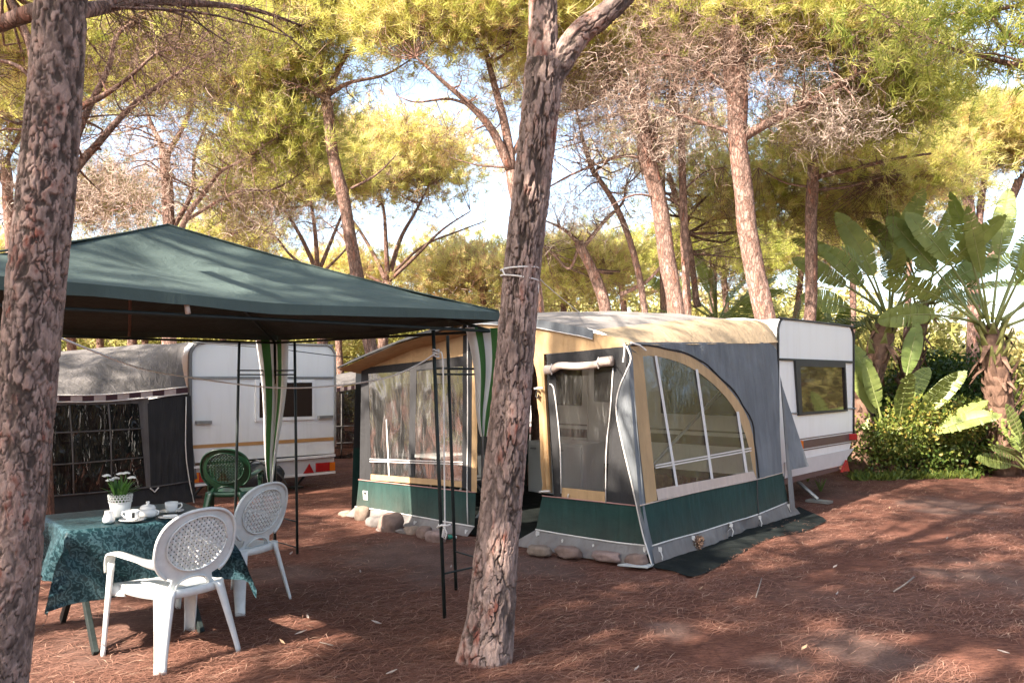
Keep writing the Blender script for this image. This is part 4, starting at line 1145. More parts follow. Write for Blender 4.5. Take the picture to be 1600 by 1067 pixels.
# ------------------------------------------------------------------ the tent (awning) of the right caravan
AO = Vector((1.207, 7.2, 0)); AU = Vector((-.7738, .6334, 0)); AV = Vector((.6334, .7738, 0))
LEAN = AU * (.23 / 1.91)                 # the side wall leans in with height
FRONT = Plane(AO, AU, (0, 0, 1))
ASIDE = Plane(AO, AV, LEAN + V3(0, 0, 1))
def awning():
    t = empty('caravan_tent', AO + AU * 2 + AV * 1.6, 'grey, green and tan caravan tent with an arched clear side window', 'tent')
    Fp = lambda pts, off=0.0: [FRONT.at(x, y, off) for x, y in pts]
    Sp = lambda pts, off=0.0: [ASIDE.at(x, y, off) for x, y in pts]
    nF, nS = FRONT.n, ASIDE.n
    def fl(name, A, B, m, off=0.0, nu=10, nv=6, wr=.006, ws=3, curve=False, par=None, pl='F', seed=0.):
        P, n = (Fp, nF) if pl == 'F' else (Sp, nS)
        o = loft(P(A, off), P(B, off), nu, nv, n, wr, ws, seed, curve).build(name, m, None if par else t, smooth=True)
        if par: child(o, par)
        return o
    # --- side wall facing right
    arcO = [(981, 541), (1010, 541), (1040, 547), (1078, 557), (1117, 586), (1153, 626), (1174.5, 673), (1181.5, 748)]
    arcI = [(1001, 557), (1020, 556), (1040, 560), (1072, 571), (1109, 596), (1145, 636), (1167, 689), (1176, 734)]
    outer = [(984, 535), (1010, 534.5), (1050, 534.5), (1110, 535), (1213, 535), (1217, 590), (1219, 680), (1222.5, 738)]
    oR = smooth_path([V3(x, y, 0) for x, y in arcO], 21); iR = smooth_path([V3(x, y, 0) for x, y in arcI], 21)
    ouR = resample([V3(x, y, 0) for x, y in outer], 21)
    fl('side_panel', [(p.x, p.y) for p in ouR], [(p.x, p.y) for p in oR], F_GREY, 0, 40, 14, .034, 2.4, pl='S')
    fl('window_border', [(p.x, p.y) for p in oR], [(p.x, p.y) for p in iR], F_TAN, .006, 20, 2, .004, 9, pl='S')
    fl('window_border', [(983, 549), (1003, 555)], [(1008, 787), (1026, 781)], F_TAN, .008, 3, 12, .006, 4, pl='S')
    fl('side_panel', [(979, 543), (985, 546)], [(999, 789), (1010, 787)], F_GREY, .002, 2, 10, .004, 4, pl='S')
    fl('window_base', [(1024, 764), (1176, 736)], [(1027, 781), (1181, 748)], F_PALE, .008, 14, 2, .003, 6, pl='S')
    # clear foil: from the left edge under the arc
    top = [(p.x, p.y) for p in iR]
    bot = [(1025 + (1176 - 1025) * k / 20, 764 - 28 * k / 20) for k in range(21)]
    lft = [(1001 + 24 * k / 8, 557 + 207 * k / 8) for k in range(9)]
    topx = np.array([p[0] for p in top])
    foil = MB()
    n1 = 26
    def foil_fn(u, v):
        xb, yb = 1025 + 151 * u, 764 - 30 * u
        # matching point on the arc
        k = u * 20; i = min(int(k), 19); f = k - i
        xt, yt = top[i][0] * (1 - f) + top[i + 1][0] * f, top[i][1] * (1 - f) + top[i + 1][1] * f
        p = ASIDE.at(xt + (xb - xt) * v, yt + (yb - yt) * v, .002)
        e = math.sin(math.pi * min(1, max(0, u))) * math.sin(math.pi * v)
        return p + nS * (.022 * e * (mnoise.noise(p * 2.6) + .6 * mnoise.noise(Vector((p.x * 9, p.y * 9, p.z * 1.8)))))
    foil.grid(foil_fn, n1, 18); foil.build('window', V_CLEAR, t, smooth=True)
    for a, b in (((1021, 556), (1054, 760)), ((1085, 577), (1109, 748)), ((1149, 643), (1163, 738))):
        mb = loft(Sp([a, (a[0] + 4, a[1])], .012), Sp([b, (b[0] + 4, b[1])], .012), 1, 6); mb.build('window_bar', M_CORD, t)
    for dy in (0, 4):
        mb = loft(Sp([(1022, 726 + dy), (1172, 699 + dy)], .016), Sp([(1022, 728 + dy), (1172, 700.8 + dy)], .016), 6, 1); mb.build('window_bar', M_CORD, t)
    # green band and mud flap
    fl('skirt', [(999, 790), (1090, 768), (1181, 749), (1222.5, 738)], [(1017, 852), (1095, 830), (1180, 804), (1231, 783)], F_GREEN, .004, 34, 5, .016, 3, pl='S')
    seam('piping', Sp([(1017, 852.5), (1055, 841), (1095, 830.5), (1140, 816), (1180, 804.5), (1231, 783.5)], .008), .0072, M_CORD, t)
    seam('piping', Sp([(999, 789.5), (1090, 768), (1181, 749), (1222.5, 738)], .008), .006, F_PALE, t)
    A = Sp([(1017, 852), (1095, 830.5), (1180, 804.5), (1232, 783.5)], .002)
    B = [AO + V3(0, 0, .0) + AV * d + nS * (.03 + .06 * math.sin(d * 2.6)) + V3(0, 0, .012) for d in (0, 1.0, 2.1, 3.42)]
    loft(A, B, 40, 5, nS, .05, 3.2, 3).build('mud_flap', F_MUD, t, smooth=True)
    for px, py in ((1028, 858), (1080, 840), (1139, 820), (1184, 808), (1229, 790)):
        c = ASIDE.at(px, py, .02); mb = MB(); mb.box(c, (.03, .03, .035)); mb.tube([c, c + V3(.02, -.02, -.06), c + V3(.01, -.01, -.12)], .006, 5); mb.build('peg_loop', M_CORD, t)
    mb = MB(); c = ASIDE.at(1136, 840, .03)
    mb.tube([ASIDE.at(1145, 818, .02), ASIDE.at(1133, 830, .03), ASIDE.at(1131, 845, .04), ASIDE.at(1141, 853, .04)], .007, 5); mb.build('loop', F_MUD, t)
    mb = MB(); mb.tube(Sp([(1181.5, 750), (1182, 780), (1184, 808), (1183, 828)], .012), .007, 5); mb.build('zip', M_RUBBER, t)
    # scalloped dark edge of the arch
    seam('window_zip', Sp([(p.x + 2 + 1.5 * math.sin(i * 2.0), p.y - 1.5) for i, p in enumerate(oR)], .010), .009, F_CHAR, t, seg=40)
    # pole seam and loose flap by the caravan
    mb = loft(Sp([(1217, 590), (1221, 615)], .03), Sp([(1229, 801), (1238, 801)], .04), 2, 10, nS, .012, 3); mb.build('end_flap', F_MUD, t, smooth=True)
    mb = loft([ASIDE.at(1217, 585, .01), ASIDE.at(1219, 600, .02)], [ASIDE.at(1227, 735, .02), ASIDE.at(1246, 729, .14)], 3, 8, nS, .01, 4); mb.build('loose_flap', F_GREY, t, smooth=True)
    # --- roof
    def prof_front(s):      # eave height along the front
        pts = [(0, 1.915), (.3, 2.03), (.5, 2.085), (1.2, 2.20), (2.0, 2.245), (2.9, 2.10), (3.6, 1.93), (4.06, 1.815)]
        return float(np.interp(s, [p[0] for p in pts], [p[1] for p in pts]))
    def prof_back(s):
        pts = [(0, 2.05), (.06, 2.16), (.14, 2.27), (.28, 2.335), (4.06, 2.345)]
        return float(np.interp(s, [p[0] for p in pts], [p[1] for p in pts]))
    def roof_pt(s, d, o=0.0):
        f = d / 3.45
        z = prof_front(s) * (1 - f) + prof_back(s) * f + .10 * math.sin(math.pi * f) * min(1, s / .8)
        p = AO + LEAN * 1.95 * (1 - min(1, s / 2)) + AU * s + AV * d + V3(0, 0, z + o)
        p.z += .012 * mnoise.noise(p * 1.8)
        return p
    mb = MB(); mb.grid(lambda u, v: roof_pt(.40 + 3.66 * u, 3.45 * v), 26, 20); mb.build('roof', F_ROOF, t, smooth=True)
    mb = MB(); mb.grid(lambda u, v: roof_pt(.40 * u, 0.0 + 3.45 * v, .0 if u < 1 else .001), 5, 20); mb.build('roof_side_band', F_TANROOF, t, smooth=True)
    # hanging valances along the front edge
    def val(s0, s1, h0, h1, m, name, out=.06, k=14):
        A = [roof_pt(s0 + (s1 - s0) * i / k, -.008) for i in range(k + 1)]
        B = [p - V3(0, 0, h0 + (h1 - h0) * i / k) - AV * out for i, p in enumerate(A)]
        loft(A, B, k, 2, nF, .006, 5).build(name, m, t, smooth=True)
        seam('piping', [p + nF * .004 for p in B], .005, M_CORD, t, seg=20)
    val(.41, 2.1, .085, .07, F_GREY, 'valance', out=.012)
    # hood that stands out over the left front
    hood = MB()
    def hood_fn(u, v):
        s = 2.1 + 1.80 * u
        p = roof_pt(min(s, 4.06), 0) + AU * max(0, s - 4.06) - AV * (.27 * v) + V3(0, 0, .01 - (.09 + .03 * u) * v)
        return p
    hood.grid(hood_fn, 12, 4); hood.build('hood', F_CHAR, t, smooth=True)
    seam('hood_rod', [hood_fn(u / 10, 1.0) for u in range(11)], .012, M_RUBBER, t)
    seam('piping', [hood_fn(u / 10, .55) - V3(0, 0, .05) for u in range(11)], .008, F_PALE, t)
    mb = MB(); mb.grid(lambda u, v: hood_fn(u, 1.0) + AV * (.33 * v) + V3(0, 0, -.02 - .05 * v), 10, 2); mb.build('hood_lining', F_TAN, t, smooth=True)
    # --- front wall: left panel
    fl('gable', [(572, 560), (640, 528), (690, 506), (724, 498)], [(572, 574), (624, 568), (680, 562), (724, 556)], F_TAN, 0, 10, 4)
    fl('gable', [(739, 500), (770, 498), (830, 505), (900, 514), (975, 530)], [(739, 560), (770, 556), (828, 555), (900, 549), (978, 541)], F_TAN, 0, 16, 4)
    fl('window_frame', [(566, 575), (724, 556.5)], [(566, 585), (724, 572.5)], F_CHAR, .002, 10, 2)
    fl('window_frame', [(565, 575), (575.5, 575)], [(562, 749), (580.5, 749)], F_CHAR, .003, 2, 10)
    fl('window_frame', [(641, 579), (651, 577)], [(638.5, 746), (648, 747)], F_CHAR, .004, 2, 10)
    fl('door_post', [(724, 498), (738.5, 496)], [(722, 762), (737, 766)], F_CHAR, .003, 2, 12)
    fl('door_edge', [(738.5, 496), (747, 496)], [(737, 768), (745.5, 769)], F_TAN, .004, 2, 12)
    seam('zip', Fp([(731.5, 500), (732, 650), (731, 760), (732, 818)], .012), .007, M_CORD, t)
    fl('window', [(575.5, 584), (641, 580)], [(580.5, 741), (638.5, 745.5)], V_CRINK, .001, 16, 24, .022, 5)
    fl('window', [(650.5, 580), (724, 572)], [(648, 746), (722, 752)], V_CRINK, .001, 16, 24, .022, 5, seed=4)
    for y0, y1 in ((716, 721), (719.5, 724.5)):
        fl('window_bar', [(579, y0), (724, y1)], [(579, y0 + 1.6), (724, y1 + 1.6)], M_CORD, .014, 8, 1, 0)
    fl('window_bar', [(604, 655), (605.5, 655)], [(608, 743), (610, 743)], M_CORD, .012, 1, 6, 0)
    fl('window_base', [(580, 740.5), (648, 746), (722, 751.5)], [(580, 749.5), (648, 755), (722.5, 761)], F_TAN, .007, 8, 2)
    fl('skirt', [(561, 749), (744, 769)], [(557, 791), (650, 806), (742, 822)], F_GREEN, .004, 14, 5, .012)
    seam('piping', Fp([(561, 749), (744, 769)], .009), .006, mat('pink_piping', (.42, .22, .19), .8), t)
    seam('piping', Fp([(556, 791), (600, 797.5), (650, 806), (700, 815), (742, 822)], .010), .0072, M_CORD, t)
    A = Fp([(556, 791), (650, 806), (742, 822)], .002)
    B = [AO + AU * s - AV * (.06 + .05 * math.sin(s * 3)) + V3(0, 0, .012) for s in (4.05, 3.0, 2.10)]
    loft(A, B, 14, 4, nF, .03, 3, 8).build('mud_flap', F_MUD, t, smooth=True)
    lb = fl('maker_label', [(568, 766), (575.5, 766.8)], [(569, 780), (576, 780.8)], M_CORD, .012, 1, 1, 0)
    for q in ([(569.8, 768), (573.5, 768.4), (573.8, 772.4), (570.1, 772)], [(570.2, 774), (574, 774.4), (574.1, 775.6), (570.3, 775.2)], [(570.4, 777), (573, 777.3), (573.1, 778.6), (570.5, 778.3)]):
        mb = MB(); mb.add(Fp(q, .014), [(0, 1, 2, 3)]); child(mb.build('label_print', M_RUBBER), lb)
    # black outer flap at the far left corner
    mb = MB()
    def flap(u, v):
        x = np.interp(v, [0, .12, .35, .6, 1], [565, 551, 547, 549, 553]); x2 = np.interp(v, [0, .12, .35, .6, 1], [566, 566, 565, 563, 558])
        p = FRONT.at(x + (x2 - x) * u, 574 + v * 222 - 4 * u * 0, .0)
        return p - nF * (.30 * (1 - u) ** 1.5) + nF * (.03 * math.sin(v * 9) * (1 - u))
    mb.grid(flap, 5, 16); mb.build('corner_flap', F_BLACK, t, smooth=True)
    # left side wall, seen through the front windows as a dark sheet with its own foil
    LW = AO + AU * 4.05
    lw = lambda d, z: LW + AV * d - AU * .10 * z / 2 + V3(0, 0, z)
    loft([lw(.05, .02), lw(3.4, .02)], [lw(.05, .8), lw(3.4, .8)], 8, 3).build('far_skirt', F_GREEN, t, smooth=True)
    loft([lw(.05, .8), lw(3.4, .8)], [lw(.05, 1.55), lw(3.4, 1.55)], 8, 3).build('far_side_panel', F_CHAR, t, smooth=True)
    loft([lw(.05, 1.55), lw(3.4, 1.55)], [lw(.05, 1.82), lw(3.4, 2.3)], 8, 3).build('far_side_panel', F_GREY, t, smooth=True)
    # --- front wall: right panel with the net window
    fl('panel_frame', [(853, 554), (978, 541)], [(857, 579), (979, 568)], F_CHAR, .002, 8, 2)
    fl('panel_frame', [(853, 575), (868, 577)], [(866, 774), (879, 776)], F_CHAR, .003, 2, 12)
    fl('panel_frame', [(959, 566), (979, 563)], [(947.5, 787), (998, 790)], F_CHAR, .003, 4, 12)
    fl('net_window', [(867, 575), (960, 566)], [(878.5, 764), (948, 771)], V_NET, .001, 10, 14, .012)
    for q in ([(860, 600), (867, 610), (876, 690), (878, 770)], [(959, 575), (955, 640), (948.5, 700), (947.5, 785)]):
        seam('piping', Fp(q, .012), .0065, M_CORD, t)
    fl('window_base', [(877.5, 761), (947.5, 768)], [(878.5, 776), (947.5, 785)], F_TAN, .008, 6, 2)
    seam('zip_pull', Fp([(890, 771), (888.5, 777)], .018), .007, M_CORD, t)
    mb = MB(); P = smooth_path(Fp([(858, 578), (868, 577), (880, 571.5), (905, 572.5), (935, 570), (944, 566), (961, 564)], .05), 26)
    mb.tube(P, [.045 if i < 4 or i > 20 else .036 for i in range(26)], 10); mb.build('rolled_blind', F_PALE, t, smooth=True)
    for px, py in ((869, 577), (942, 567)):
        c = FRONT.at(px, py, .05); mb = MB(); mb.tube([c + V3(0, 0, .05) + nF * .02, c + nF * .05, c - V3(0, 0, .05) + nF * .02], .006, 5); mb.build('blind_tie', M_CORD, t)
    fl('skirt', [(848, 774), (999, 790)], [(838, 826), (925, 840), (1014, 851)], F_GREEN, .004, 14, 5, .012)
    seam('piping', Fp([(848, 774), (999, 790)], .010), .006, mat('pink_piping', (.42, .22, .19), .8), t)
    seam('piping', Fp([(838, 826.5), (880, 834), (925, 841), (970, 847.5), (1014, 852)], .012), .0072, M_CORD, t)
    A = Fp([(838, 827), (925, 841), (1014, 852)], .002)
    B = [AO + AU * s - AV * (.13 + .06 * math.sin(s * 4)) + V3(0, 0, .014) for s in (1.50, .8, 0.0)]
    loft(A, B, 14, 4, nF, .03, 3.4, 5).build('mud_flap', F_MUD, t, smooth=True)
    for px, py in ((843, 832), (883, 845), (931, 853), (1011, 857), (690, 821), (732, 830), (630, 812), (652, 816)):
        c = FRONT.at(px, py, .03); mb = MB(); mb.box(c, (.035, .02, .035)); mb.box(c + nF * .012, (.012, .012, .05)); mb.build('peg_loop', M_CORD, t)
    # tied-back door curtain
    mb = loft(Fp([(828, 552), (853.5, 553)], .02), Fp([(850, 768), (866, 768)], .03), 6, 18, nF, .03, 5)
    V = mb.v
    for j in range(19):
        v = j / 18
        for i in range(7):
            xl = np.interp(v, [0, .08, .2, .35, .45, .8, .97, 1], [829, 838, 843, 842, 846, 849, 853, 850]); xr = np.interp(v, [0, .2, .4, .7, 1], [853.5, 855, 858, 862, 866])
            p = FRONT.at(xl + (xr - xl) * i / 6, 553 + 216 * v, .02 + .035 * math.sin(i * 2.2 + v) )
            V[j * 7 + i] = tuple(p)
    mb.build('door_curtain', F_TAN, t, smooth=True)
    for py, x0, x1 in ((606, 842, 855), (766, 850, 866)):
        mb = MB(); mb.tube(Fp([(x0, py + 1), ((x0 + x1) / 2, py), (x1, py)], .07), .010, 6); mb.build('curtain_tie', M_CORD, t)
    mb = MB(); mb.tube(Fp([(846, 609), (844, 618), (847, 622), (849, 616)], .07), .007, 5); mb.build('tie_hook', M_RUBBER, t)
    # folded flap with a white wavy edge at the near corner
    xs = [(984, 541), (991, 560), (984, 580), (973, 606), (968, 640), (977, 690), (990, 745), (1000, 790), (1010, 835), (1020, 868), (1024, 884)]
    xr = [(981, 541), (985, 560), (987, 600), (990, 640), (993, 680), (997, 720), (1000, 760), (1003, 790), (1012, 835), (1021, 868), (1025, 884)]
    a = smooth_path(Fp(xs, .05), 24); b = smooth_path(Sp([(x + 2, y) for x, y in xr], .012), 24)
    mb = MB(); mb.grid(lambda u, v: a[round(v * 23)].lerp(b[round(v * 23)], u) + nF * (.03 * math.sin(u * math.pi)), 4, 23); mb.build('corner_flap', F_GREY, t, smooth=True)
    seam('corner_piping', [p + nF * .006 for p in a], .0072, M_CORD, t, seg=40)
    mb = MB(); mb.tube([ASIDE.at(983, 536, .02), ASIDE.at(992, 541, .05), ASIDE.at(1000, 549, .06)], .009, 6); mb.tube(Fp([(981, 538), (980, 553), (978, 566)], .05), .008, 5); mb.build('corner_strap', M_CORD, t)
    # inner poles
    for p0, p1 in ((AO + AU * .25 + AV * .15, 1.85), (AO + AU * 2.05 + AV * .12, 2.2), (AO + AU * 3.9 + AV * .15, 1.8)):
        seam('tent_pole', [p0 + V3(0, 0, .02), p0 + V3(0, 0, p1)], .014, M_GREYMET, t)
    seam('tent_pole', [AO + AU * .9 + AV * .2 + V3(0, 0, .05), AO + AU * .35 + AV * 2.6 + V3(0, 0, 1.7)], .02, M_GREYMET, t)
    return t
awning()

# things inside the tent
from mathutils import Matrix
ROTC = Matrix((CU, CV, V3(0, 0, 1))).transposed()
def inside():
    def place(u, d): return CP + CU * u + SIDE.n * d
    t = empty('cabinet', place(2.85, .5), 'white cupboard standing inside the tent behind the net window', 'cupboard')
    c = place(2.85, .5)
    mb = MB(); mb.box(c + V3(0, 0, .37), (.95, .5, .74), ROTC); mb.build('body', M_FRIDGE, t, bevel=.012)
    for k in (-.24, .24):
        mb = MB(); mb.box(c + CU * k + SIDE.n * .258 + V3(0, 0, .38), (.44, .015, .64), ROTC); d = mb.build('door', M_FRIDGE, t, bevel=.006)
        mb = MB(); mb.box(c + CU * (k + .12) + SIDE.n * .275 + V3(0, 0, .64), (.10, .02, .018), ROTC); child(mb.build('handle', M_GREYMET), d)
    t = empty('kitchen_unit', place(4.3, .75), 'white camping kitchen unit seen through the open tent doorway', 'kitchen unit')
    c = place(4.25, .75)
    mb = MB(); mb.box(c + V3(0, 0, .40), (1.0, .5, .76), ROTC); mb.build('body', M_FRIDGE, t, bevel=.012)
    mb = MB(); mb.box(c + SIDE.n * .26 - CU * .42 + V3(0, 0, .36), (.16, .02, .84), ROTC); mb.build('side_cloth', F_GREY, t)
    s = empty('stove', c + V3(0, 0, .78), 'two-flame black and steel stove on the kitchen unit inside the tent', 'stove')
    mb = MB(); mb.box(c + V3(0, 0, .85), (.60, .36, .12), ROTC); mb.build('body', M_GREYMET, s, bevel=.01)
    mb = MB(); mb.box(c - SIDE.n * .17 + V3(0, 0, 1.08), (.60, .02, .34), ROTC); mb.build('lid', M_RUBBER, s)
    for k in (-.18, .18):
        mb = MB(); mb.tube([c + CU * k + SIDE.n * .18 + V3(0, 0, .86), c + CU * k + SIDE.n * .21 + V3(0, 0, .86)], .028, 10); mb.build('knob', M_RUBBER, s)
        mb = MB(); mb.lathe([(.11, .0), (.11, .012), (.05, .014), (.05, .03), (.0, .03)], 14, tuple(c + CU * k + V3(0, 0, .91))); mb.build('burner', M_RUBBER, s)
    # dark padded chair and tube table behind the creased windows
    c = AO + AU * 2.95 + AV * .95
    t = empty('padded_chair', c, 'black padded folding chair seen through the creased front window', 'chair', rz=-.68)
    mb = MB(); mb.grid(lambda u, v: V3((u - .5) * .5, .22 + .10 * v + .03 * math.cos((u - .5) * 3), .42 + .62 * v), 6, 8); mb.build('backrest', M_DARK, t, smooth=True, local=True, solid=.05)
    mb = MB(); mb.box((0, 0, .42), (.5, .46, .08)); mb.build('seat', M_DARK, t, local=True, bevel=.02)
    for x in (-.24, .24):
        mb = MB(); mb.tube([(x, -.22, 0), (x, .2, .42), (x, .33, 1.04)], .014, 6); mb.tube([(x, .24, 0), (x, -.2, .42)], .014, 6); mb.build('leg', M_GREYMET, t, local=True)
    c = AO + AU * 3.45 + AV * .85
    t = empty('camping_table', c, 'white folding table seen through the creased front window left of the padded chair', 'table', rz=-.68)
    mb = MB(); mb.box((0, 0, .70), (.75, .6, .03)); mb.build('top', M_FRIDGE, t, local=True, bevel=.006)
    for x in (-.33, .33):
        for y in (-.25, .25):
            mb = MB(); mb.tube([(x, y, 0.01), (x * .9, y * .9, .69)], .013, 6); mb.build('leg', M_GREYMET, t, local=True)
inside()

# dark ground cloth under and beside the tent
def ground_cloth():
    m, t, b = nodes_of('black_woven_groundsheet')
    p = world_pos(t, rot=(0, 0, .68))
    n = noise_tex(t, 7, 5, .7, p); r = ramp(t, n.outputs[0], [(.35, (.006, .008, .008)), (.62, (.014, .017, .016)), (.82, (.07, .040, .030))])
    t.links.new(r.outputs[0], b.inputs['Base Color']); b.inputs['Roughness'].default_value = .95; b.inputs['Specular IOR Level'].default_value = .1
    wv = N(t, 'ShaderNodeTexWave'); wv.inputs['Scale'].default_value = 60; t.links.new(p, wv.inputs['Vector']); bump(t, b, wv.outputs[0], .3, .004)
    edge = [at(1292, 815, 9.41), at(1255, 832, 8.75), at(1205, 842, 8.4), at(1165, 862, 7.8), at(1130, 882, 7.25), at(1085, 902, 6.8), at(1050, 893, 7.0), at(1012, 886, 7.15)]
    edge = smooth_path(edge, 26)
    mb = MB()
    def fn(u, v):
        a = edge[round(u * 25)]; d = 3.9 * (1 - u)
        b_ = AO + AV * d + AU * .15
        p = Vector((a.x, a.y, 0)).lerp(Vector((b_.x, b_.y, 0)), v)
        p.z = .030 + .006 * mnoise.noise(p * 3) if 0 < v else .012
        return p
    mb.grid(fn, 25, 8)
    o = mb.build('ground_cloth', m, smooth=True); props(o, 'dark woven ground cloth lying on the needles along the right wall of the tent', 'ground cloth')
    mb = MB(); mb.grid(lambda u, v: AO + AU * (.05 + 3.95 * u) + AV * (-.02 + 3.4 * v) + V3(0, 0, .031), 4, 4)
    o = mb.build('tent_floor_cloth', m); props(o, 'dark floor cloth inside the caravan tent seen in the doorway', 'floor cloth')
ground_cloth()

# ------------------------------------------------------------------ left caravan and its old grey awning
LP = Vector((-4.21, 10.9, 0)); LV = Vector((.75, .661, 0)); LU = Vector((-.661, .75, 0))
LEND = Plane(LP, LV, (0, 0, 1))
def left_caravan():
    t = empty('caravan', LP + LV * 1.05 + LU * 2.3, 'white caravan with an ochre stripe standing behind the green plastic chair', 'caravan')
    W, L, zt, r_ = 2.12, 4.6, 2.095, .16
    prof = [(0.0, .50)]
    for k in range(7):
        a = math.pi * (1 - k / 12); prof.append((r_ + r_ * math.cos(a), zt - r_ + r_ * math.sin(a)))
    for k in range(7):
        a = math.pi / 2 * (1 - k / 6); prof.append((W - r_ + r_ * math.cos(a), zt - r_ + r_ * math.sin(a)))
    prof += [(W, .50)]
    n = len(prof); vs, fs = [], []
    for e, s in ((0, .985), (.012, 1), (L - .02, 1), (L, .99)):
        for v, z in prof: vs.append(LP + LU * e + LV * (W / 2 + (v - W / 2) * s) + V3(0, 0, 1.2 + (z - 1.2) * s))
    for i in range(3):
        for k in range(n): fs.append((i * n + k, i * n + (k + 1) % n, (i + 1) * n + (k + 1) % n, (i + 1) * n + k))
    fs.append(tuple(range(n))); fs.append(tuple(3 * n + k for k in range(n - 1, -1, -1)))
    mb = MB(); mb.add(vs, fs); mb.build('body', M_CARAVAN, t)
    nE = LEND.n
    def band(name, q, off, m, par=None):
        mb = MB(); P = [LEND.at(*p, off) for p in q]; B = [p - nE * (off - .001) for p in P]
        mb.add(P + B, [(0, 1, 2, 3)] + [(k, 4 + k, 4 + (k + 1) % 4, (k + 1) % 4) for k in range(4)])
        o = mb.build(name, m, None if par else t)
        if par: child(o, par)
        return o
    band('trim_rail', [(300, 588), (520, 588.5), (520, 591.5), (300, 592)], .025, M_GREYMET)
    band('stripe', [(298, 695.5), (521, 682.5), (521, 688), (298, 701)], .006, M_ORANGE)
    fr = band('window', [(398, 593), (490, 592.5), (490, 655), (398, 658)], .03, M_CARAVAN)
    band('pane', [(404, 598), (486, 597.5), (486, 650), (404, 652.5)], .034, M_TINT, fr)
    for q in ([(305, 657.5), (329, 657), (329, 662), (305, 662.5)], [(496, 649.5), (518, 648.5), (518, 653), (496, 654)]):
        band('grab_handle', q, .05, M_GREYMET)
    bp = band('bumper_panel', [(299, 731), (521, 714), (521, 738), (299, 761)], .02, M_CARAVAN_LO)
    for y0, y1 in ((728, 709), (756, 735)):
        band('bumper_rail', [(299, y0), (521, y1), (521, y1 + 3.5), (299, y0 + 3.5)], .06, M_CARAVAN)
    for px, py in ((300, 738), (301, 740)): pass
    band('tail_lamp', [(309, 737.5), (334, 735.5), (334, 751), (309, 753)], .05, M_RED); band('indicator_lamp', [(301, 738.5), (308.6, 737.5), (308.6, 753), (301, 754)], .05, M_AMBER)
    band('tail_lamp', [(492, 723), (512.5, 721.5), (512.5, 735), (492, 737)], .05, M_RED); band('indicator_lamp', [(513, 721.5), (521, 721), (521, 734.5), (513, 735)], .05, M_AMBER)
    tr = MB(); P = [LEND.at(*p, .055) for p in ((481, 724), (488, 738), (472, 739))]; tr.add(P + [p - nE * .02 for p in P], [(0, 1, 2), (0, 3, 4, 1), (1, 4, 5, 2), (2, 5, 3, 0)]); tr.build('reflector', M_RED, t)
    tr = MB(); P = [LEND.at(*p, .055) for p in ((346, 735), (355, 750), (337, 752))]; tr.add(P + [p - nE * .02 for p in P], [(0, 1, 2), (0, 3, 4, 1), (1, 4, 5, 2), (2, 5, 3, 0)]); tr.build('reflector', M_RED, t)
    seam('edge_trim', [LP + LV * v - LU * .01 + V3(0, 0, z) for v, z in [(.01, .6), (.0, 1.3)] + prof[1:15] + [(W, 1.3), (W, .6)]], .018, M_GREYMET, t, seg=60)
    rot = Matrix((LU, LV, V3(0, 0, 1))).transposed()
    mb = MB(); mb.box(LP + LV * 1.05 + LU * 2.3 + V3(0, 0, .44), (4.2, 1.7, .12), rot); mb.build('chassis', M_RUBBER, t)
    for s in (.1, 1.85):
        wb = MB(); c = LP + LU * 2.4 + LV * s; wb.tube([c + LV * k + V3(0, 0, .3) for k in (0, .02, .15, .17)], [.25, .3, .3, .25], 20); wb.build('wheel', M_RUBBER, t)
    for s in (.25, 1.75):
        jk = MB(); a = LP + LU * .5 + LV * s
        jk.tube([a + V3(0, 0, .40), a - LU * .2 - LV * .1 + V3(0, 0, .03)], .02, 6); jk.tube([a - LU * .2 + LV * .25 + V3(0, 0, .40), a - LU * .2 - LV * .1 + V3(0, 0, .03)], .018, 6); jk.box(a - LU * .2 - LV * .1 + V3(0, 0, .015), (.16, .16, .03), rot); jk.build('corner_jack', M_RUBBER, t)
    # black bag at the bumper
    b = empty('bag', LP + LV * .95 - LU * .22, 'black soft bag hanging at the caravan bumper beside the green chair', 'bag')
    mb = MB(); c = LEND.at(400, 742, .14)
    mb.grid(lambda u, v: c + LV * (.36 * math.cos(u * 2 * math.pi) * math.sin(math.pi * v)) + nE * (.12 * math.sin(u * 2 * math.pi) * math.sin(math.pi * v)) + V3(0, 0, .18 * -math.cos(math.pi * v) + .03 * mnoise.noise(Vector((u * 5, v * 5, 0)))), 18, 10)
    mb.build('sack', M_DARK, b, smooth=True)
    mb = MB(); mb.tube(smooth_path([c + V3(-.2, 0, .13), c + V3(0, -.08, .22), c + V3(.28, -.05, .02), c + V3(.36, 0, -.12)], 14), .012, 6); mb.build('strap', M_RUBBER, b)
    return t
left_caravan()

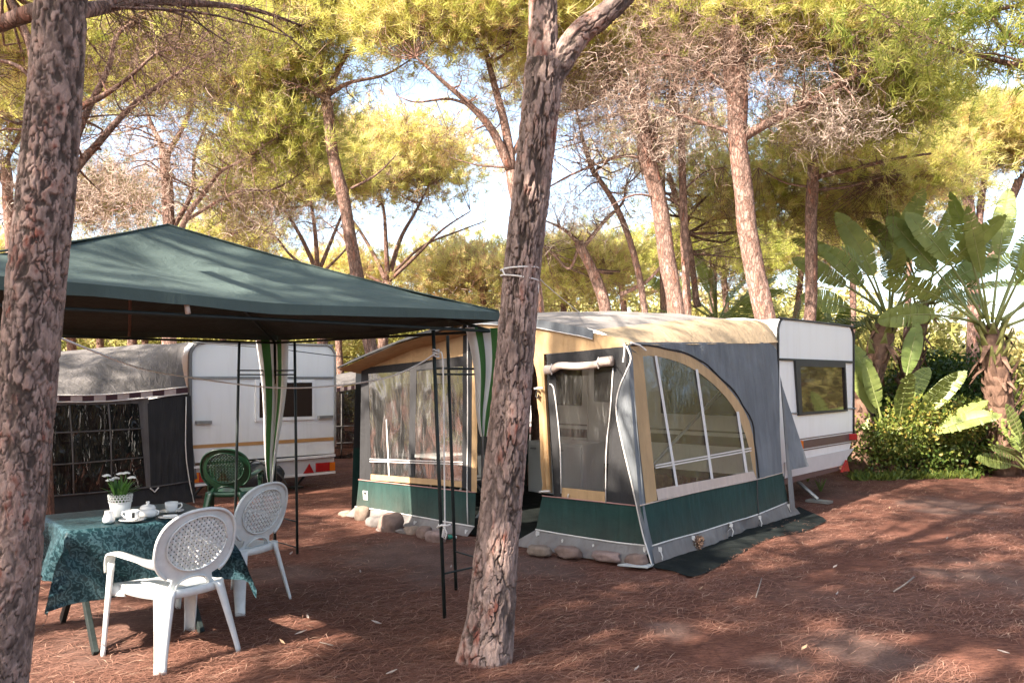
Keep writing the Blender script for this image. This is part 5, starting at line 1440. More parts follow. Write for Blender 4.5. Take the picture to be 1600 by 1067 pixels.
WA = Vector((-.60, -.80, 0))
LWALL = Plane(LP + V3(.02, -.05, 0), WA, (0, 0, 1))
def old_awning():
    t = empty('old_tent', LP + WA * 1.3, 'old grey awning with a checked valance and dark gridded window at the left caravan', 'tent')
    Lp = lambda pts, off=0.0: [LWALL.at(x, y, off) for x, y in pts]
    n = LWALL.n
    def fl(name, A, B, m, off=0.0, nu=10, nv=6, wr=.012, ws=2.6, par=None):
        o = loft(Lp(A, off), Lp(B, off), nu, nv, n, wr, ws).build(name, m, None if par else t, smooth=True)
        if par: child(o, par)
        return o
    # roof: from the strip up and back to the ridge along the caravan
    A = Lp([(290, 604), (228, 611), (150, 617), (65, 617), (-40, 612)], .02)
    top = [LP + V3(.03, -.02, 2.10), at(200, 540, 11.3), at(140, 545, 11.3), at(80, 550, 11.3), at(-60, 560, 11.3)]
    mb = MB(); Ar, Tr = resample(A, 25), resample(top, 25)
    def rf(u, v):
        i = round(u * 24); p = Ar[i].lerp(Tr[i], v)
        k = math.sin(math.pi * v)
        crease = .035 * math.sin(u * 26 + v * 8) * (1 - u) ** .5 * k + .03 * mnoise.noise(Vector((u * 5, v * 9, 1)))
        return p + V3(-.05, -.12, .10) * k + V3(0, 0, crease)
    mb.grid(rf, 24, 14); mb.build('roof', F_OLD, t, smooth=True)
    seam('edge_trim', [LP + LV * v - LU * .03 + V3(0, 0, z) for v, z in ((.20, 2.10), (.08, 2.075), (.0, 1.98), (-.02, 1.85), (-.02, 1.4), (-.01, .8), (.05, .3))], .028, F_MUD, t, seg=30)
    # checked valance: single patches
    N_ = 17
    x0, x1 = 291, -20
    m1, m2 = mat('check_dark', (.055, .022, .026), .9, .2, 9), mat('check_pale', (.42, .33, .30), .9, .15, 9)
    def ytop(x): return np.interp(x, [-40, 65, 150, 228, 290], [615, 618, 618, 612, 605])
    for k in range(N_):
        a, b = x0 + (x1 - x0) * k / N_, x0 + (x1 - x0) * (k + 1) / N_
        P = Lp([(a, ytop(a)), (b, ytop(b)), (b, ytop(b) + 8.5), (a, ytop(a) + 8.5)], .035)
        mb = MB(); mb.add(P + [p - n * .006 for p in P], [(0, 1, 2, 3), (0, 4, 5, 1), (1, 5, 6, 2), (2, 6, 7, 3), (3, 7, 4, 0)]); mb.build('check', m1 if k % 2 == 0 else m2, t)
    seam('piping', Lp([(x, ytop(x) + 9.5) for x in (290, 228, 150, 65, -20)], .04), .008, M_CORD, t)
    seam('piping', Lp([(x, ytop(x) - 1) for x in (290, 228, 150, 65, -20)], .04), .008, M_CORD, t)
    # wall
    fl('wall_panel', [(229, 624), (296, 614)], [(232, 764), (298, 752)], F_OLDD, 0, 8, 14)
    fl('window_frame', [(-20, 628), (65, 628), (150, 626), (232, 621)], [(-20, 636), (65, 634), (150, 632), (232, 630)], F_OLD, .004, 12, 2)
    fl('window_frame', [(216, 630), (230, 628)], [(228, 762), (235, 762)], F_OLD, .006, 2, 12)
    fl('window', [(-20, 634), (65, 633), (150, 631), (221, 630)], [(-20, 785), (65, 776), (150, 769), (229, 761)], V_DARK, 0, 24, 20, .03, 3.5)
    fl('added_dark_sheet', [(-20, 632), (65, 631), (150, 629), (224, 628)], [(-20, 788), (65, 779), (150, 772), (232, 764)], F_BLACK, -.06, 20, 10, .04, 3)  # added sheet, keeps the bright inside from showing through the foil
    for q in ([(107, 633), (112, 700), (114, 771)], [(168, 631), (172, 690), (173, 766)], [(48, 634), (50, 700), (50, 778)], [(20, 677), (112, 675), (222, 669)], [(20, 728), (112, 724), (224, 714)]):
        seam('window_bar', Lp(q, .02), .009, F_OLD, t)
    seam('piping', Lp([(20, 781), (65, 776), (150, 769), (240, 760), (298, 751)], .02), .010, F_OLD, t)
    A = Lp([(-20, 785), (65, 777), (150, 770), (240, 761), (298, 752)], .002)
    B = [Vector((p.x, p.y, .01)) + n * .05 for p in A]
    loft(A, B, 14, 4, n, .02).build('skirt', F_BLACK, t, smooth=True)
    seam('end_piping', Lp([(289, 620), (288, 700), (293, 745), (300, 780), (303, 792)], .03), .0072, M_CORD, t)
    fl('end_flap', [(288, 620), (297, 618)], [(292, 770), (304, 792)], F_OLDD, .02, 2, 10)
    for p, z in ((LWALL.at(231, 700, -.06), 1.42),):
        seam('tent_pole', [Vector((p.x, p.y, .02)), Vector((p.x, p.y, z))], .015, M_GREYMET, t)
    mb = MB(); mb.tube(Lp([(232, 762), (239, 768), (245, 761)], .04), .009, 5); mb.build('peg_loop', M_CORD, t)
    # back sheet that darkens the inside
    bk = [LP + LU * .0 - LV * .15 + LU * 3.5 * k + V3(0, 0, 0) for k in (0, 1)]
    return t
old_awning()

def far_awning():
    t = empty('far_tent', at(532, 640, 17), 'far grey tent with a checked edge just right of the left caravan', 'tent')
    P = Plane(at(520, 640, 16.5), (-.75, -.5, 0), (0, 0, 1))
    q = lambda pts, off=0.0: [P.at(x, y, off) for x, y in pts]
    n = P.n
    loft(q([(400, 628), (520, 606), (575, 596)]), [p + V3(.2, 1.6, .35) for p in q([(400, 628), (520, 606), (575, 596)])], 10, 5).build('roof', F_OLD, t, smooth=True)
    loft(q([(400, 628), (520, 612), (575, 604)]), q([(400, 740), (520, 722), (575, 716)]), 10, 8, n, .05, 2).build('wall', V_DARK, t, smooth=True)
    loft(q([(400, 740), (520, 722), (575, 716)], .01), [Vector((p.x, p.y, .0)) for p in q([(400, 740), (520, 722), (575, 716)])], 8, 3).build('skirt', F_BLACK, t, smooth=True)
    for k in range(9):
        a = 520 + k * 5.6
        mb = MB(); y = 607 - (a - 520) * .16
        pp = q([(a, y), (a + 5.6, y - .9), (a + 5.6, y + 5), (a, y + 6)], .02); mb.add(pp + [v - n * .01 for v in pp], [(0, 1, 2, 3), (0, 4, 5, 1), (2, 6, 7, 3)]); mb.build('check', MATS['check_dark'] if k % 2 else MATS['check_pale'], t)
    for y in (667, 693): seam('window_bar', q([(500, y), (560, y - 2)], .02), .012, F_OLD, t)
    seam('window_bar', q([(533, 615), (533, 716)], .02), .012, F_OLD, t)
far_awning()
# ------------------------------------------------------------------ gazebo
GD1 = Vector((.707, -.707, 0)); GD2 = Vector((-.707, -.707, 0))
G_R = Vector((-.16, 5.88, 0)); G_B = Vector((-2.28, 8.0, 0)); G_F = Vector((-2.58, 3.46, 0)); G_L = Vector((-4.70, 5.58, 0))
def gazebo():
    ctr = (G_R + G_L) / 2
    t = empty('gazebo', ctr, 'dark green garden gazebo with steel corner legs and striped corner drapes', 'gazebo')
    ze, zb, za = 2.10, 2.04, 2.69
    C = [G_F, G_R, G_B, G_L]
    apex = Vector((-2.38, 5.75, za))
    out = [ (c - ctr).normalized() for c in C]
    E = [c + o * .07 + V3(0, 0, ze) for c, o in zip(C, out)]
    E[2].z = 2.05
    for k in range(4):
        a, b = E[k], E[(k + 1) % 4]
        nn = (b - a).cross(apex - a).normalized()
        if nn.z < 0: nn = -nn
        def fn(u, v, a=a, b=b, nn=nn, k=k):
            p = a.lerp(b, u).lerp(apex, v)
            e = math.sin(math.pi * u) * math.sin(math.pi * min(1, v * .9 + .1))
            sag = -.075 * math.sin(math.pi * v) * (0.35 + .65 * math.sin(math.pi * u))
            crease = .012 * math.sin(u * 22 + v * 9 + 3 * mnoise.noise(Vector((u * 4, v * 4, k)))) * (1 - v) * min(1, v * 6) + .014 * math.sin((u * 9 + v * 3)) * (1 - v) * math.sin(math.pi * u) + .03 * mnoise.noise(Vector((u * 3 + k * 5, v * 3, 2))) * e
            if k == 0: crease += .035 * math.exp(-((u - .72 + v * .35) / .05) ** 2) * math.sin(math.pi * min(1, v * 1.4)) * (1 if v < .72 else 0)
            z = V3(0, 0, -.03 * math.sin(math.pi * u) * (1 - v))
            return p + nn * (sag + crease) + z
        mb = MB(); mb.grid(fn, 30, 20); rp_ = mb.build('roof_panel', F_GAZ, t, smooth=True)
        mb = MB(); mb.grid(lambda u, v: fn(u, v) - V3(0, 0, .012) , 30, 20); child(mb.build('under_shade', F_GAZSHADE, smooth=True), rp_)  # added sheet below the panel, its dark colour paints the underside's shade
        def vf(u, v, fn=fn):
            p = fn(u, 0.0); d = (p - apex); d.z = 0; d.normalize()
            return p + V3(0, 0, -(ze - zb) * v) + d * (.012 * v + .006 * math.sin(u * 23) * v) + V3(0, 0, .010 * v * mnoise.noise(Vector((u * 9, k * 3.1, 0))))
        mb = MB(); mb.grid(vf, 30, 2); mb.build('valance', F_GAZ, t, smooth=True)
        seam('roof_seam', [a.lerp(apex, i / 10) + V3(0, 0, .006 - .05 * math.sin(math.pi * i / 10) * .5) for i in range(11)], .006, F_GAZ, t)
        # ribs and eaves bar
        seam('roof_rib', [C[k] + V3(0, 0, 1.97), apex - V3(0, 0, .06)], .011, M_STEEL, t)
        seam('eaves_bar', [C[k] + V3(0, 0, 1.965), C[(k + 1) % 4] + V3(0, 0, 1.965)], .011, M_STEEL, t)
    seam('hanging_strap', [(E[0].lerp(E[1], .36)).lerp(apex, .0) + V3(.0, .02, -.07), E[0].lerp(E[1], .36) + V3(.01, .02, -.13)], .014, F_PALE, t)
    seam('hanging_strap', [apex - V3(.35, -.2, .22), apex - V3(.42, -.35, .62), apex - V3(.43, -.36, .75)], .012, M_WOODTRIM, t)
    # corner legs: a corner post with two side posts and rungs
    dirs = {0: ((.707, .707, 0), (-.707, .707, 0)), 1: ((-.707, -.707, 0), (-.707, .707, 0)), 2: ((.707, -.707, 0), (-.707, -.707, 0)), 3: ((.707, -.707, 0), (.707, .707, 0))}
    posts = [(Vector((-.458, 5.67, 0)), Vector((-.536, 5.67, 1.96))), (Vector((-.43, 6.40, 0)), Vector((-.495, 6.40, 1.96)))]
    cp = Vector((-.13, 6.02, 0))
    seam('corner_post', [cp, cp + V3(0, 0, 1.97)], .016, M_STEEL, t)
    for a, b in posts:
        seam('side_post', [a, b], .0135, M_STEEL, t)
        for z in (1.66, 1.70, .30):
            seam('rung', [cp + V3(0, 0, z), a.lerp(b, z / 1.96)], .007, M_STEEL, t)
    for k, c in enumerate(C):
        if k == 1: continue
        seam('corner_post', [c, c + V3(0, 0, 1.97)], .016, M_STEEL, t)
        for d in dirs[k]:
            d = Vector(d); lean = d * .012
            seam('side_post', [c + d * .40 + lean, c + d * .40 - d * .035 + V3(0, 0, 1.96)], .0135, M_STEEL, t)
            for z in (1.66, 1.70, .30):
                seam('rung', [c + V3(0, 0, z), c + d * .385 + V3(0, 0, z)], .007, M_STEEL, t)
            seam('foot_bar', [c + V3(0, 0, .06), c + d * .40 + V3(0, 0, .06)], .006, M_STEEL, t)
    # striped drapes gathered at the corners
    mw = fabric('drape_white', (.66, .64, .60), .06, transl=.3); mg = fabric('drape_green', (.055, .145, .04), .1, transl=.3)
    def drape(c, side, wtop, zlow, name='drape'):
        # a hanging strip, widest at the eaves, gathered towards its tie
        K = 5
        for s in range(K):
            def edge(v, f):
                w_ = wtop * (1 - v) ** .85 + .05
                x = (f - .5) * w_ + .02 * math.sin(v * 5)
                return c + side * x + V3(0, 0, 1.99 - (1.99 - zlow) * v) + side.cross(V3(0, 0, 1)) * (.05 * math.sin(f * 9) * (1 - .5 * v))
            mb = MB(); mb.grid(lambda u, v: edge(v, (s + u) / K), 3, 24); mb.build(name, mg if s in (1, 3) else mw, t, smooth=True)
    sx = Vector((1, 0, 0))
    drape(G_R + V3(-.02, .03, 0), Vector((.985, .17, 0)), .26, 1.22)
    drape(G_B + V3(-.01, -.05, 0), sx, .27, .62)
    return t
gazebo()

# ------------------------------------------------------------------ plastic chairs
from mathutils import geometry as mgeo
def chair_proto(m, name, loc, rz, label):
    t = empty(name, loc, label, 'chair', 'plastic garden chairs', rz)
    # backrest outline in (x, h) mapped on a leaning, dished surface
    def bk(x, h, o=0.0):
        y = -.205 - (h - .42) * .27 + .45 * x * x
        return Vector((x, y, h) ) + Vector((0, -.96, -.27)) * o
    ring = []
    cx, cz, rx, rz_ = 0, .675, .252, .213
    # from lower right round the top to lower left
    N_ = 44
    for i in range(N_ + 1):
        a = math.radians(-52 + 284 * i / N_)
        ring.append((cx + rx * math.copysign(abs(math.cos(a)) ** .84, math.cos(a)), cz + rz_ * math.copysign(abs(math.sin(a)) ** .84, math.sin(a))))
    low = [(-.125, .485), (-.135, .45), (-.165, .415), (.165, .415), (.135, .45), (.125, .485)]
    outer = ring + low
    inner = [(cx + .190 * math.cos(2 * math.pi * i / 40), cz + .012 + .160 * math.sin(2 * math.pi * i / 40)) for i in range(40)]
    arch = [(.095 * math.cos(math.pi * i / 12), .432 + .048 * math.sin(math.pi * i / 12)) for i in range(13)]
    pts = [Vector(p) for p in outer + inner + arch]
    no, ni = len(outer), len(inner)
    edges = [(i, (i + 1) % no) for i in range(no)] + [(no + i, no + (i + 1) % ni) for i in range(ni)] + [(no + ni + i, no + ni + (i + 1) % len(arch)) for i in range(len(arch))]
    # interior points keep the dish smooth
    extra = [Vector((x * .03, .40 + z * .03)) for x in range(-8, 9) for z in range(0, 18)]
    res = mgeo.delaunay_2d_cdt(pts + extra, edges, [], 0, 1e-5)
    def inside_poly(p, poly):
        c = False; j = len(poly) - 1
        for i in range(len(poly)):
            if (poly[i][1] > p[1]) != (poly[j][1] > p[1]) and p[0] < (poly[j][0] - poly[i][0]) * (p[1] - poly[i][1]) / (poly[j][1] - poly[i][1]) + poly[i][0]: c = not c
            j = i
        return c
    vs2, _, fs2 = res[0], res[1], res[2]
    keep = []
    for f in fs2:
        c = sum((vs2[i] for i in f), Vector((0, 0))) / len(f)
        if inside_poly(c, outer) and not inside_poly(c, inner) and not inside_poly(c, arch): keep.append(f)
    used = sorted({i for f in keep for i in f}); mp = {u: k for k, u in enumerate(used)}
    mb = MB(); mb.add([bk(*vs2[u]) for u in used], [tuple(mp[i] for i in f) for f in keep])
    b = mb.build('backrest', m, t, local=True, solid=.014, bevel=.003)
    mb = MB(); mb.tube([bk(x, h, .006) for x, h in ring], .010, 6); child(mb.build('rim', m, smooth=True), b)
    mb = MB(); mb.tube([bk(x, h, .008) for x, h in inner + inner[:1]], .006, 5); child(mb.build('panel_rim', m, smooth=True), b)
    mb = MB(); mb.tube([bk(x * 1.12, .432 + (h - .432) * 1.3, .008) for x, h in arch], .006, 5); child(mb.build('arch_rim', m, smooth=True), b)
    # woven panel: diagonal ribbons passing over and under
    mb = MB(); sp, wd = .0225, .0076
    s2 = math.sqrt(.5)
    for fam in (0, 1):
        for k in range(-13, 14):
            o = k * sp
            run = []
            st = 50
            for j in range(-st, st + 1):
                d = j * sp / 4
                if fam == 0: x, z = (d - o) * s2, (d + o) * s2
                else: x, z = (d - o) * s2, (-d - o) * s2
                if (x / .193) ** 2 + ((z) / .163) ** 2 < 1: run.append((x, z, d))
            if len(run) < 3: continue
            vs, fs = [], []
            for x, z, d in run:
                ph = math.cos(math.pi * d / sp + math.pi * k + (math.pi if fam else 0))
                off = .0040 * ph
                px, pz = (-s2, s2) if fam == 0 else (s2, s2)
                vs += [bk(x + px * wd, cz + .012 + z + pz * wd, off), bk(x - px * wd, cz + .012 + z - pz * wd, off)]
            fs = [(2 * i, 2 * i + 1, 2 * i + 3, 2 * i + 2) for i in range(len(run) - 1)]
            mb.add(vs, fs)
    w_ = mb.build('woven_panel', m, local=True, smooth=True); child(w_, b); w_['kind'] = 'stuff'
    # seat: dished plate with a turned-down rim
    def seat(u, v):
        y = .235 - .47 * v; hw = .235 - .045 * v - .02 * (2 * u - 1) ** 4 * 0
        x = (2 * u - 1) * hw
        z = .425 + .012 * (2 * u - 1) ** 2 - .018 * math.sin(math.pi * v) + (-.014 * max(0, 1 - v * 6)) 
        return V3(x, y, z)
    mb = MB(); mb.grid(seat, 14, 14); s = mb.build('seat', m, t, local=True, smooth=True, solid=.006)
    rimp = [seat(0, i / 12) for i in range(13)] + [seat(i / 8, 1) for i in range(1, 9)] + [seat(1, 1 - i / 12) for i in range(1, 13)] + [seat(1 - i / 8, 0) for i in range(1, 9)]
    mb = MB(); vs = [p + V3(0, 0, .003) for p in rimp] + [p * 1 + V3(p.x * .03, p.y * .02, -.045) for p in rimp]; n = len(rimp)
    mb.add(vs, [(i, (i + 1) % n, n + (i + 1) % n, n + i) for i in range(n)]); child(mb.build('seat_rim', m, local=True, smooth=True, solid=.006), s)
    # legs: tapering channels, rounded on the outside
    def leg(top, foot, wt, wf, dirw, dirn, nm='leg', path=None, n=14):
        P = path or [top.lerp(foot, i / n) for i in range(n + 1)]
        L = len(P)
        prof = [(-1, -.55), (-.96, -.12), (-.75, .12), (0, .2), (.75, .12), (.96, -.12), (1, -.55)]
        vs = []
        for i, p in enumerate(P):
            f = i / (L - 1); w2 = (wt + (wf - wt) * min(1, f * 1.15) ** .8) / 2
            for a, c in prof: vs.append(p + dirw * (a * w2) + dirn * (c * w2 * .8))
        k = len(prof)
        fs = [(i * k + j, i * k + j + 1, (i + 1) * k + j + 1, (i + 1) * k + j) for i in range(L - 1) for j in range(k - 1)]
        mb = MB(); mb.add(vs, fs); return mb.build(nm, m, t, local=True, smooth=True, solid=-.006)
    for s_ in (-1, 1):
        dn = V3(s_ * .75, -.66, 0).normalized(); dw = dn.cross(V3(0, 0, 1)).normalized()
        leg(V3(s_ * .18, -.215, .43), V3(s_ * .255, -.30, 0), .115, .058, dw, dn)
        dn = V3(s_ * .9, .43, 0).normalized(); dw = dn.cross(V3(0, 0, 1)).normalized()
        leg(V3(s_ * .268, .205, .56), V3(s_ * .285, .265, 0), .104, .064, dw, dn)
        # webs joining seat and front leg
        mb = MB(); mb.grid(lambda u, v: V3(s_ * (.222 + .05 * u), .20 - .09 * (1 - u) * v + .0 * u, .43 - .01 * u - .07 * v * (1 - .2 * u)), 4, 3); child(mb.build('web', m, local=True, smooth=True, solid=.005), s)
        # arm: leaves the side of the oval, runs forward and turns down into the leg
        path = smooth_path([bk(s_ * .205, .575, 0), V3(s_ * .245, -.135, .605), V3(s_ * .268, .0, .622), V3(s_ * .275, .12, .628), V3(s_ * .273, .19, .612), V3(s_ * .270, .222, .565), V3(s_ * .270, .226, .50)], 22)
        vs = []; k = 5
        for i, p in enumerate(path):
            tn = (path[min(i + 1, 21)] - path[max(i - 1, 0)]).normalized()
            side = V3(s_, 0, 0); f = i / 21
            if f < .2: side = (V3(0, .3, -1) * (1 - f / .2) + V3(s_, 0, 0) * (f / .2)).normalized()
            up = tn.cross(side).normalized() * (1 if s_ < 0 else -1)
            hw = .030 + .004 * math.sin(f * 3)
            for a, c in ((-1, -.5), (-.85, .0), (0, .12), (.85, 0), (1, -.5)): vs.append(p + side * (a * hw) + up * (c * .022))
        mb = MB(); mb.add(vs, [(i * k + j, i * k + j + 1, (i + 1) * k + j + 1, (i + 1) * k + j) for i in range(21) for j in range(k - 1)])
        mb.build('arm', m, t, local=True, smooth=True, solid=.006)
    return t
def face(dx, dy): return math.atan2(dy, dx) - math.pi / 2
ch = chair_proto(M_WHITEPL, 'plastic_chair', (-2.03, 4.97, .0), face(-.80, .60), 'white plastic armchair nearest the viewer, its woven oval back turned to the camera')
copy_thing(ch, (-2.02, 6.06, 0), face(-.90, .44), 'white plastic armchair at the far right end of the laid table')
gch = copy_thing(ch, (-3.02, 8.95, 0), face(-.10, 1), 'dark green plastic armchair standing before the left caravan')
def recolour(t, m):
    done = {}
    for c in list(t.children):
        for o in [c] + list(c.children):
            if o.data.name not in done:
                d = o.data.copy(); d.materials.clear(); d.materials.append(m); done[o.data.name] = d; o.data = d
            else: o.data = done[o.data.name]
recolour(gch, M_GREENPL)

# ------------------------------------------------------------------ table, cloth and what stands on it
TA = Vector((-2.60, 4.86, 0)); TU = Vector((.77, .638, 0)); TW = Vector((-.638, .77, 0))
TL, TWD, TH = .90, .76, .735
ROTT = Matrix((TU, TW, V3(0, 0, 1))).transposed()
def table():
    c = TA + TU * TL / 2 + TW * TWD / 2
    t = empty('folding_table', c, 'folding table with dark crossed legs under the teal patterned cloth', 'table')
    mb = MB(); mb.box(c + V3(0, 0, TH - .02), (TL - .03, TWD - .03, .03), ROTT); mb.build('tabletop', M_STEEL, t, bevel=.005)
    for u in (.14, TL - .14):
        for a, b in ((.06, .70), (.70, .06)):
            mb = MB(); p = TA + TU * u + TW * (a + (.03 if a < .3 else -.03) * -4) ; q = TA + TU * (u + (.02 if a < b else -.02)) + TW * b
            d = (q - p) + V3(0, 0, TH - .05)
            z = d.normalized(); x = TU; y = z.cross(x).normalized(); rot = Matrix((x, y, z)).transposed()
            mb.box((p + q) / 2 + V3(0, 0, (TH - .05) / 2 + .01), (.03, .055, d.length), rot); mb.build('leg', M_STEEL, t, bevel=.004)
    # cloth with a woven leaf pattern
    m, tt, b = nodes_of('teal_patterned_cloth')
    p = world_pos(tt)
    vo = N(tt, 'ShaderNodeTexWave', wave_type='RINGS'); vo.inputs['Scale'].default_value = 9; vo.inputs['Distortion'].default_value = 14; vo.inputs['Detail'].default_value = 3; vo.inputs['Detail Scale'].default_value = 2.6; tt.links.new(p, vo.inputs['Vector'])
    r = ramp(tt, vo.outputs['Fac'], [(.25, (.006, .023, .028)), (.52, (.009, .036, .043)), (.82, (.036, .076, .086))])
    nz = noise_tex(tt, 40, 4, .6, p); rr = ramp(tt, nz.outputs[0], [(.3, (.65, .65, .7)), (.7, (1.2, 1.2, 1.2))])
    mu = N(tt, 'ShaderNodeMixRGB', blend_type='MULTIPLY'); mu.inputs[0].default_value = 1; tt.links.new(r.outputs[0], mu.inputs[1]); tt.links.new(rr.outputs[0], mu.inputs[2])
    tt.links.new(mu.outputs[0], b.inputs['Base Color']); b.inputs['Roughness'].default_value = .5; b.inputs['Specular IOR Level'].default_value = .2
    bump(tt, b, vo.outputs['Fac'], .25, .004)
    mb = MB()
    nu, nv, H = 60, 52, .30
    ou, ov = .28, .36
    def fn(a, c_):
        u = -ou - .06 + (TL + 2 * ou + .12) * a; v = -ov - .06 + (TWD + 2 * ov + .12) * c_
        uo = min(0, u) + max(0, u - TL); vo_ = min(0, v) + max(0, v - TWD)
        uc, vc = min(max(u, 0), TL), min(max(v, 0), TWD)
        drop = max(abs(uo), abs(vo_)) if not (uo and vo_) else math.hypot(uo, vo_) * 1.02
        k = min(1, drop / .04)
        flare = .10 if not (uo and vo_) else .30
        per = (u * 7.5 + v * 9.0)
        fold = .026 * (math.sin(per * 1.6) + .6 * math.sin(per * 2.9 + 1)) * min(1, drop / .15) * (1 if not (uo and vo_) else .5)
        x = uc + math.copysign(1, uo) * (drop * flare + .008 * k + fold) * (1 if uo else 0)
        y = vc + math.copysign(1, vo_) * (drop * flare + .008 * k + fold) * (1 if vo_ else 0)
        z = TH + .002 - drop * .97 + .004 * mnoise.noise(Vector((u * 6, v * 6, 0))) * (1 - k)
        if not drop: z = TH + .002 + .002 * (1 + mnoise.noise(Vector((u * 6, v * 6, 0))))
        return TA + TU * x + TW * y + V3(0, 0, z)
    mb.grid(fn, nu, nv)
    o = mb.build('tablecloth', m, smooth=True)
    props(o, 'teal tablecloth with a pale leaf pattern hanging over the garden table', 'tablecloth')
table()
TZ = TH + .007
def on_table(px, py):
    d = Vector(((px - 800) / FPX, 1, -(py - HOR) / FPX)); k = (TZ - CAM_H) / d.z
    p = Vector((0, 0, CAM_H)) + d * k; p.z = TZ; return p
def crockery():
    p = on_table(188, 809)
    t = empty('flower_pot', p, 'white pot with a lace-cut rim standing on the teal tablecloth', 'flower pot')
    mb = MB(); mb.lathe([(.0, .004), (.047, .004), (.05, .0), (.055, .02), (.066, .105), (.064, .105), (.060, .09), (.0, .088)], 28, tuple(p)); mb.build('pot', M_WHITEPL, t, smooth=True)
    lace = MB(); n = 22
    for k in range(n):
        a = 2 * math.pi * k / n
        for zz, rr, s in ((.112, .0675, .010), (.130, .0700, .009), (.146, .0720, .0075)):
            a2 = a + (math.pi / n if zz == .130 else 0)
            c = p + V3(rr * math.cos(a2), rr * math.sin(a2), zz); tx = V3(-math.sin(a2), math.cos(a2), 0)
            lace.tube([c + (tx * math.cos(q) + V3(0, 0, 1) * math.sin(q)) * s for q in [2 * math.pi * i / 8 for i in range(9)]], .0022, 4, cap=False)
    o = lace.build('lace_rim', M_WHITEPL, t, smooth=True); o['kind'] = 'stuff'
    mb = MB(); mb.tube([p + V3(.067 * math.cos(a), .067 * math.sin(a), .104) for a in [2 * math.pi * i / 28 for i in range(29)]], .003, 5, cap=False); mb.build('band', M_WHITEPL, t)
    mb = MB(); mb.lathe([(.0, .09), (.06, .09), (.064, .10), (.0, .102)], 16, tuple(p)); mb.build('soil', M_WOODTRIM, t)
    f = empty('flowering_plant', p + V3(0, 0, .10), 'small leafy plant with white flower heads growing in the lace-rimmed pot', 'plant')
    ml = mat('plant_leaf', (.055, .15, .018), .5, .3, 20); mw = mat('white_petal', (.80, .80, .76), .6, .05, 9); my = mat('flower_eye', (.5, .42, .1), .7, .1, 9)
    r_ = random.Random(4)
    for k in range(46):
        a = r_.uniform(0, 6.283); rr = r_.uniform(.0, .035); L = r_.uniform(.10, .20); out = r_.uniform(.02, .10)
        q0 = p + V3(rr * math.cos(a), rr * math.sin(a), .10); q1 = p + V3((rr + out) * math.cos(a), (rr + out) * math.sin(a), .10 + L * (1 - out * 3)); w_ = r_.uniform(.006, .012)
        sd = V3(-math.sin(a), math.cos(a), 0)
        P = [q0, q0.lerp(q1, .5) + V3(0, 0, .03), q1]
        mb = MB(); mb.add([P[0] - sd * .003, P[0] + sd * .003, P[1] + sd * w_, P[1] - sd * w_, P[1] - V3(0, 0, .004), P[2]], [(0, 1, 4), (1, 2, 4), (0, 4, 3), (2, 5, 4), (3, 4, 5)]); mb.build('leaf', ml, f)
    for px, py in ((167, 744), (181, 748), (197, 740), (206, 747), (172, 751), (189, 741)):
        e = at(px, py, p.y + r_.uniform(-.05, .05))
        st = MB(); st.tube([p + V3(0, 0, .1), (p + e) / 2 + V3(0, 0, .06), e], .0022, 4); s = st.build('stem', ml, f)
        mb = MB()
        for j in range(16):
            a = j * 2.4; rr = .006 + .018 * (j / 16) ; c = e + V3(rr * math.cos(a), rr * math.sin(a), .012 - rr * .5)
            mb.lathe([(.0, .006), (.008, .003), (.009, 0), (0, -.002)], 6, tuple(c))
        child(mb.build('flower_head', mw), s)
    # milk jug
    p = on_table(170, 817)
    o = MB(); o.lathe([(.0, .003), (.028, .003), (.030, .0), (.036, .015), (.036, .03), (.026, .055), (.024, .072), (.026, .076), (.022, .072), (.022, .055), (.0, .02)], 24, tuple(p)); x = o.build('milk_jug', M_PORC, smooth=True); props(x, 'small white milk jug without a handle in front of the flower pot', 'jug')
    # sugar bowl
    p = on_table(231, 809)
    t = empty('sugar_bowl', p, 'round white lidded sugar bowl between the two cups', 'sugar bowl')
    mb = MB(); mb.lathe([(.0, .003), (.035, .003), (.038, .0), (.055, .02), (.058, .04), (.045, .062), (.0, .062)], 24, tuple(p))
    b_ = mb.build('bowl', M_PORC, t, smooth=True)
    mb = MB(); mb.lathe([(.047, .062), (.048, .068), (.036, .082), (.012, .088), (.008, .094), (.013, .100), (.009, .107), (.0, .108)], 24, tuple(p)); mb.build('lid', M_PORC, t, smooth=True)
    for s in (-1, 1):
        mb = MB(); mb.tube(smooth_path([p + V3(s * .050, 0, .05), p + V3(s * .068, 0, .045), p + V3(s * .066, 0, .028), p + V3(s * .054, 0, .022)], 10), .005, 6); mb.build('handle', M_PORC, t, smooth=True)
    def cup(px, py, ang, lab, lab2, mark):
        p = on_table(px, py)
        o = MB(); o.lathe([(.0, .004), (.035, .004), (.038, .0), (.05, .006), (.078, .016), (.079, .018), (.05, .010), (.0, .008)], 30, tuple(p)); s = o.build('saucer', M_PORC, smooth=True); props(s, lab2, 'saucer', 'saucers on the garden table')
        q = p + V3(0, 0, .010)
        t = empty('coffee_cup', q, lab, 'cup', 'cups on the garden table')
        mb = MB(); mb.lathe([(.0, .003), (.024, .003), (.026, .0), (.034, .012), (.040, .035), (.0415, .062), (.039, .062), (.037, .035), (.030, .012), (.0, .010)], 28, tuple(q)); bd = mb.build('body', M_PORC, t, smooth=True)
        d = V3(math.cos(ang), math.sin(ang), 0)
        mb = MB(); mb.tube(smooth_path([q + d * .038 + V3(0, 0, .05), q + d * .060 + V3(0, 0, .052), q + d * .066 + V3(0, 0, .036), q + d * .050 + V3(0, 0, .020), q + d * .034 + V3(0, 0, .018)], 14), .0048, 7); mb.build('handle', M_PORC, t, smooth=True)
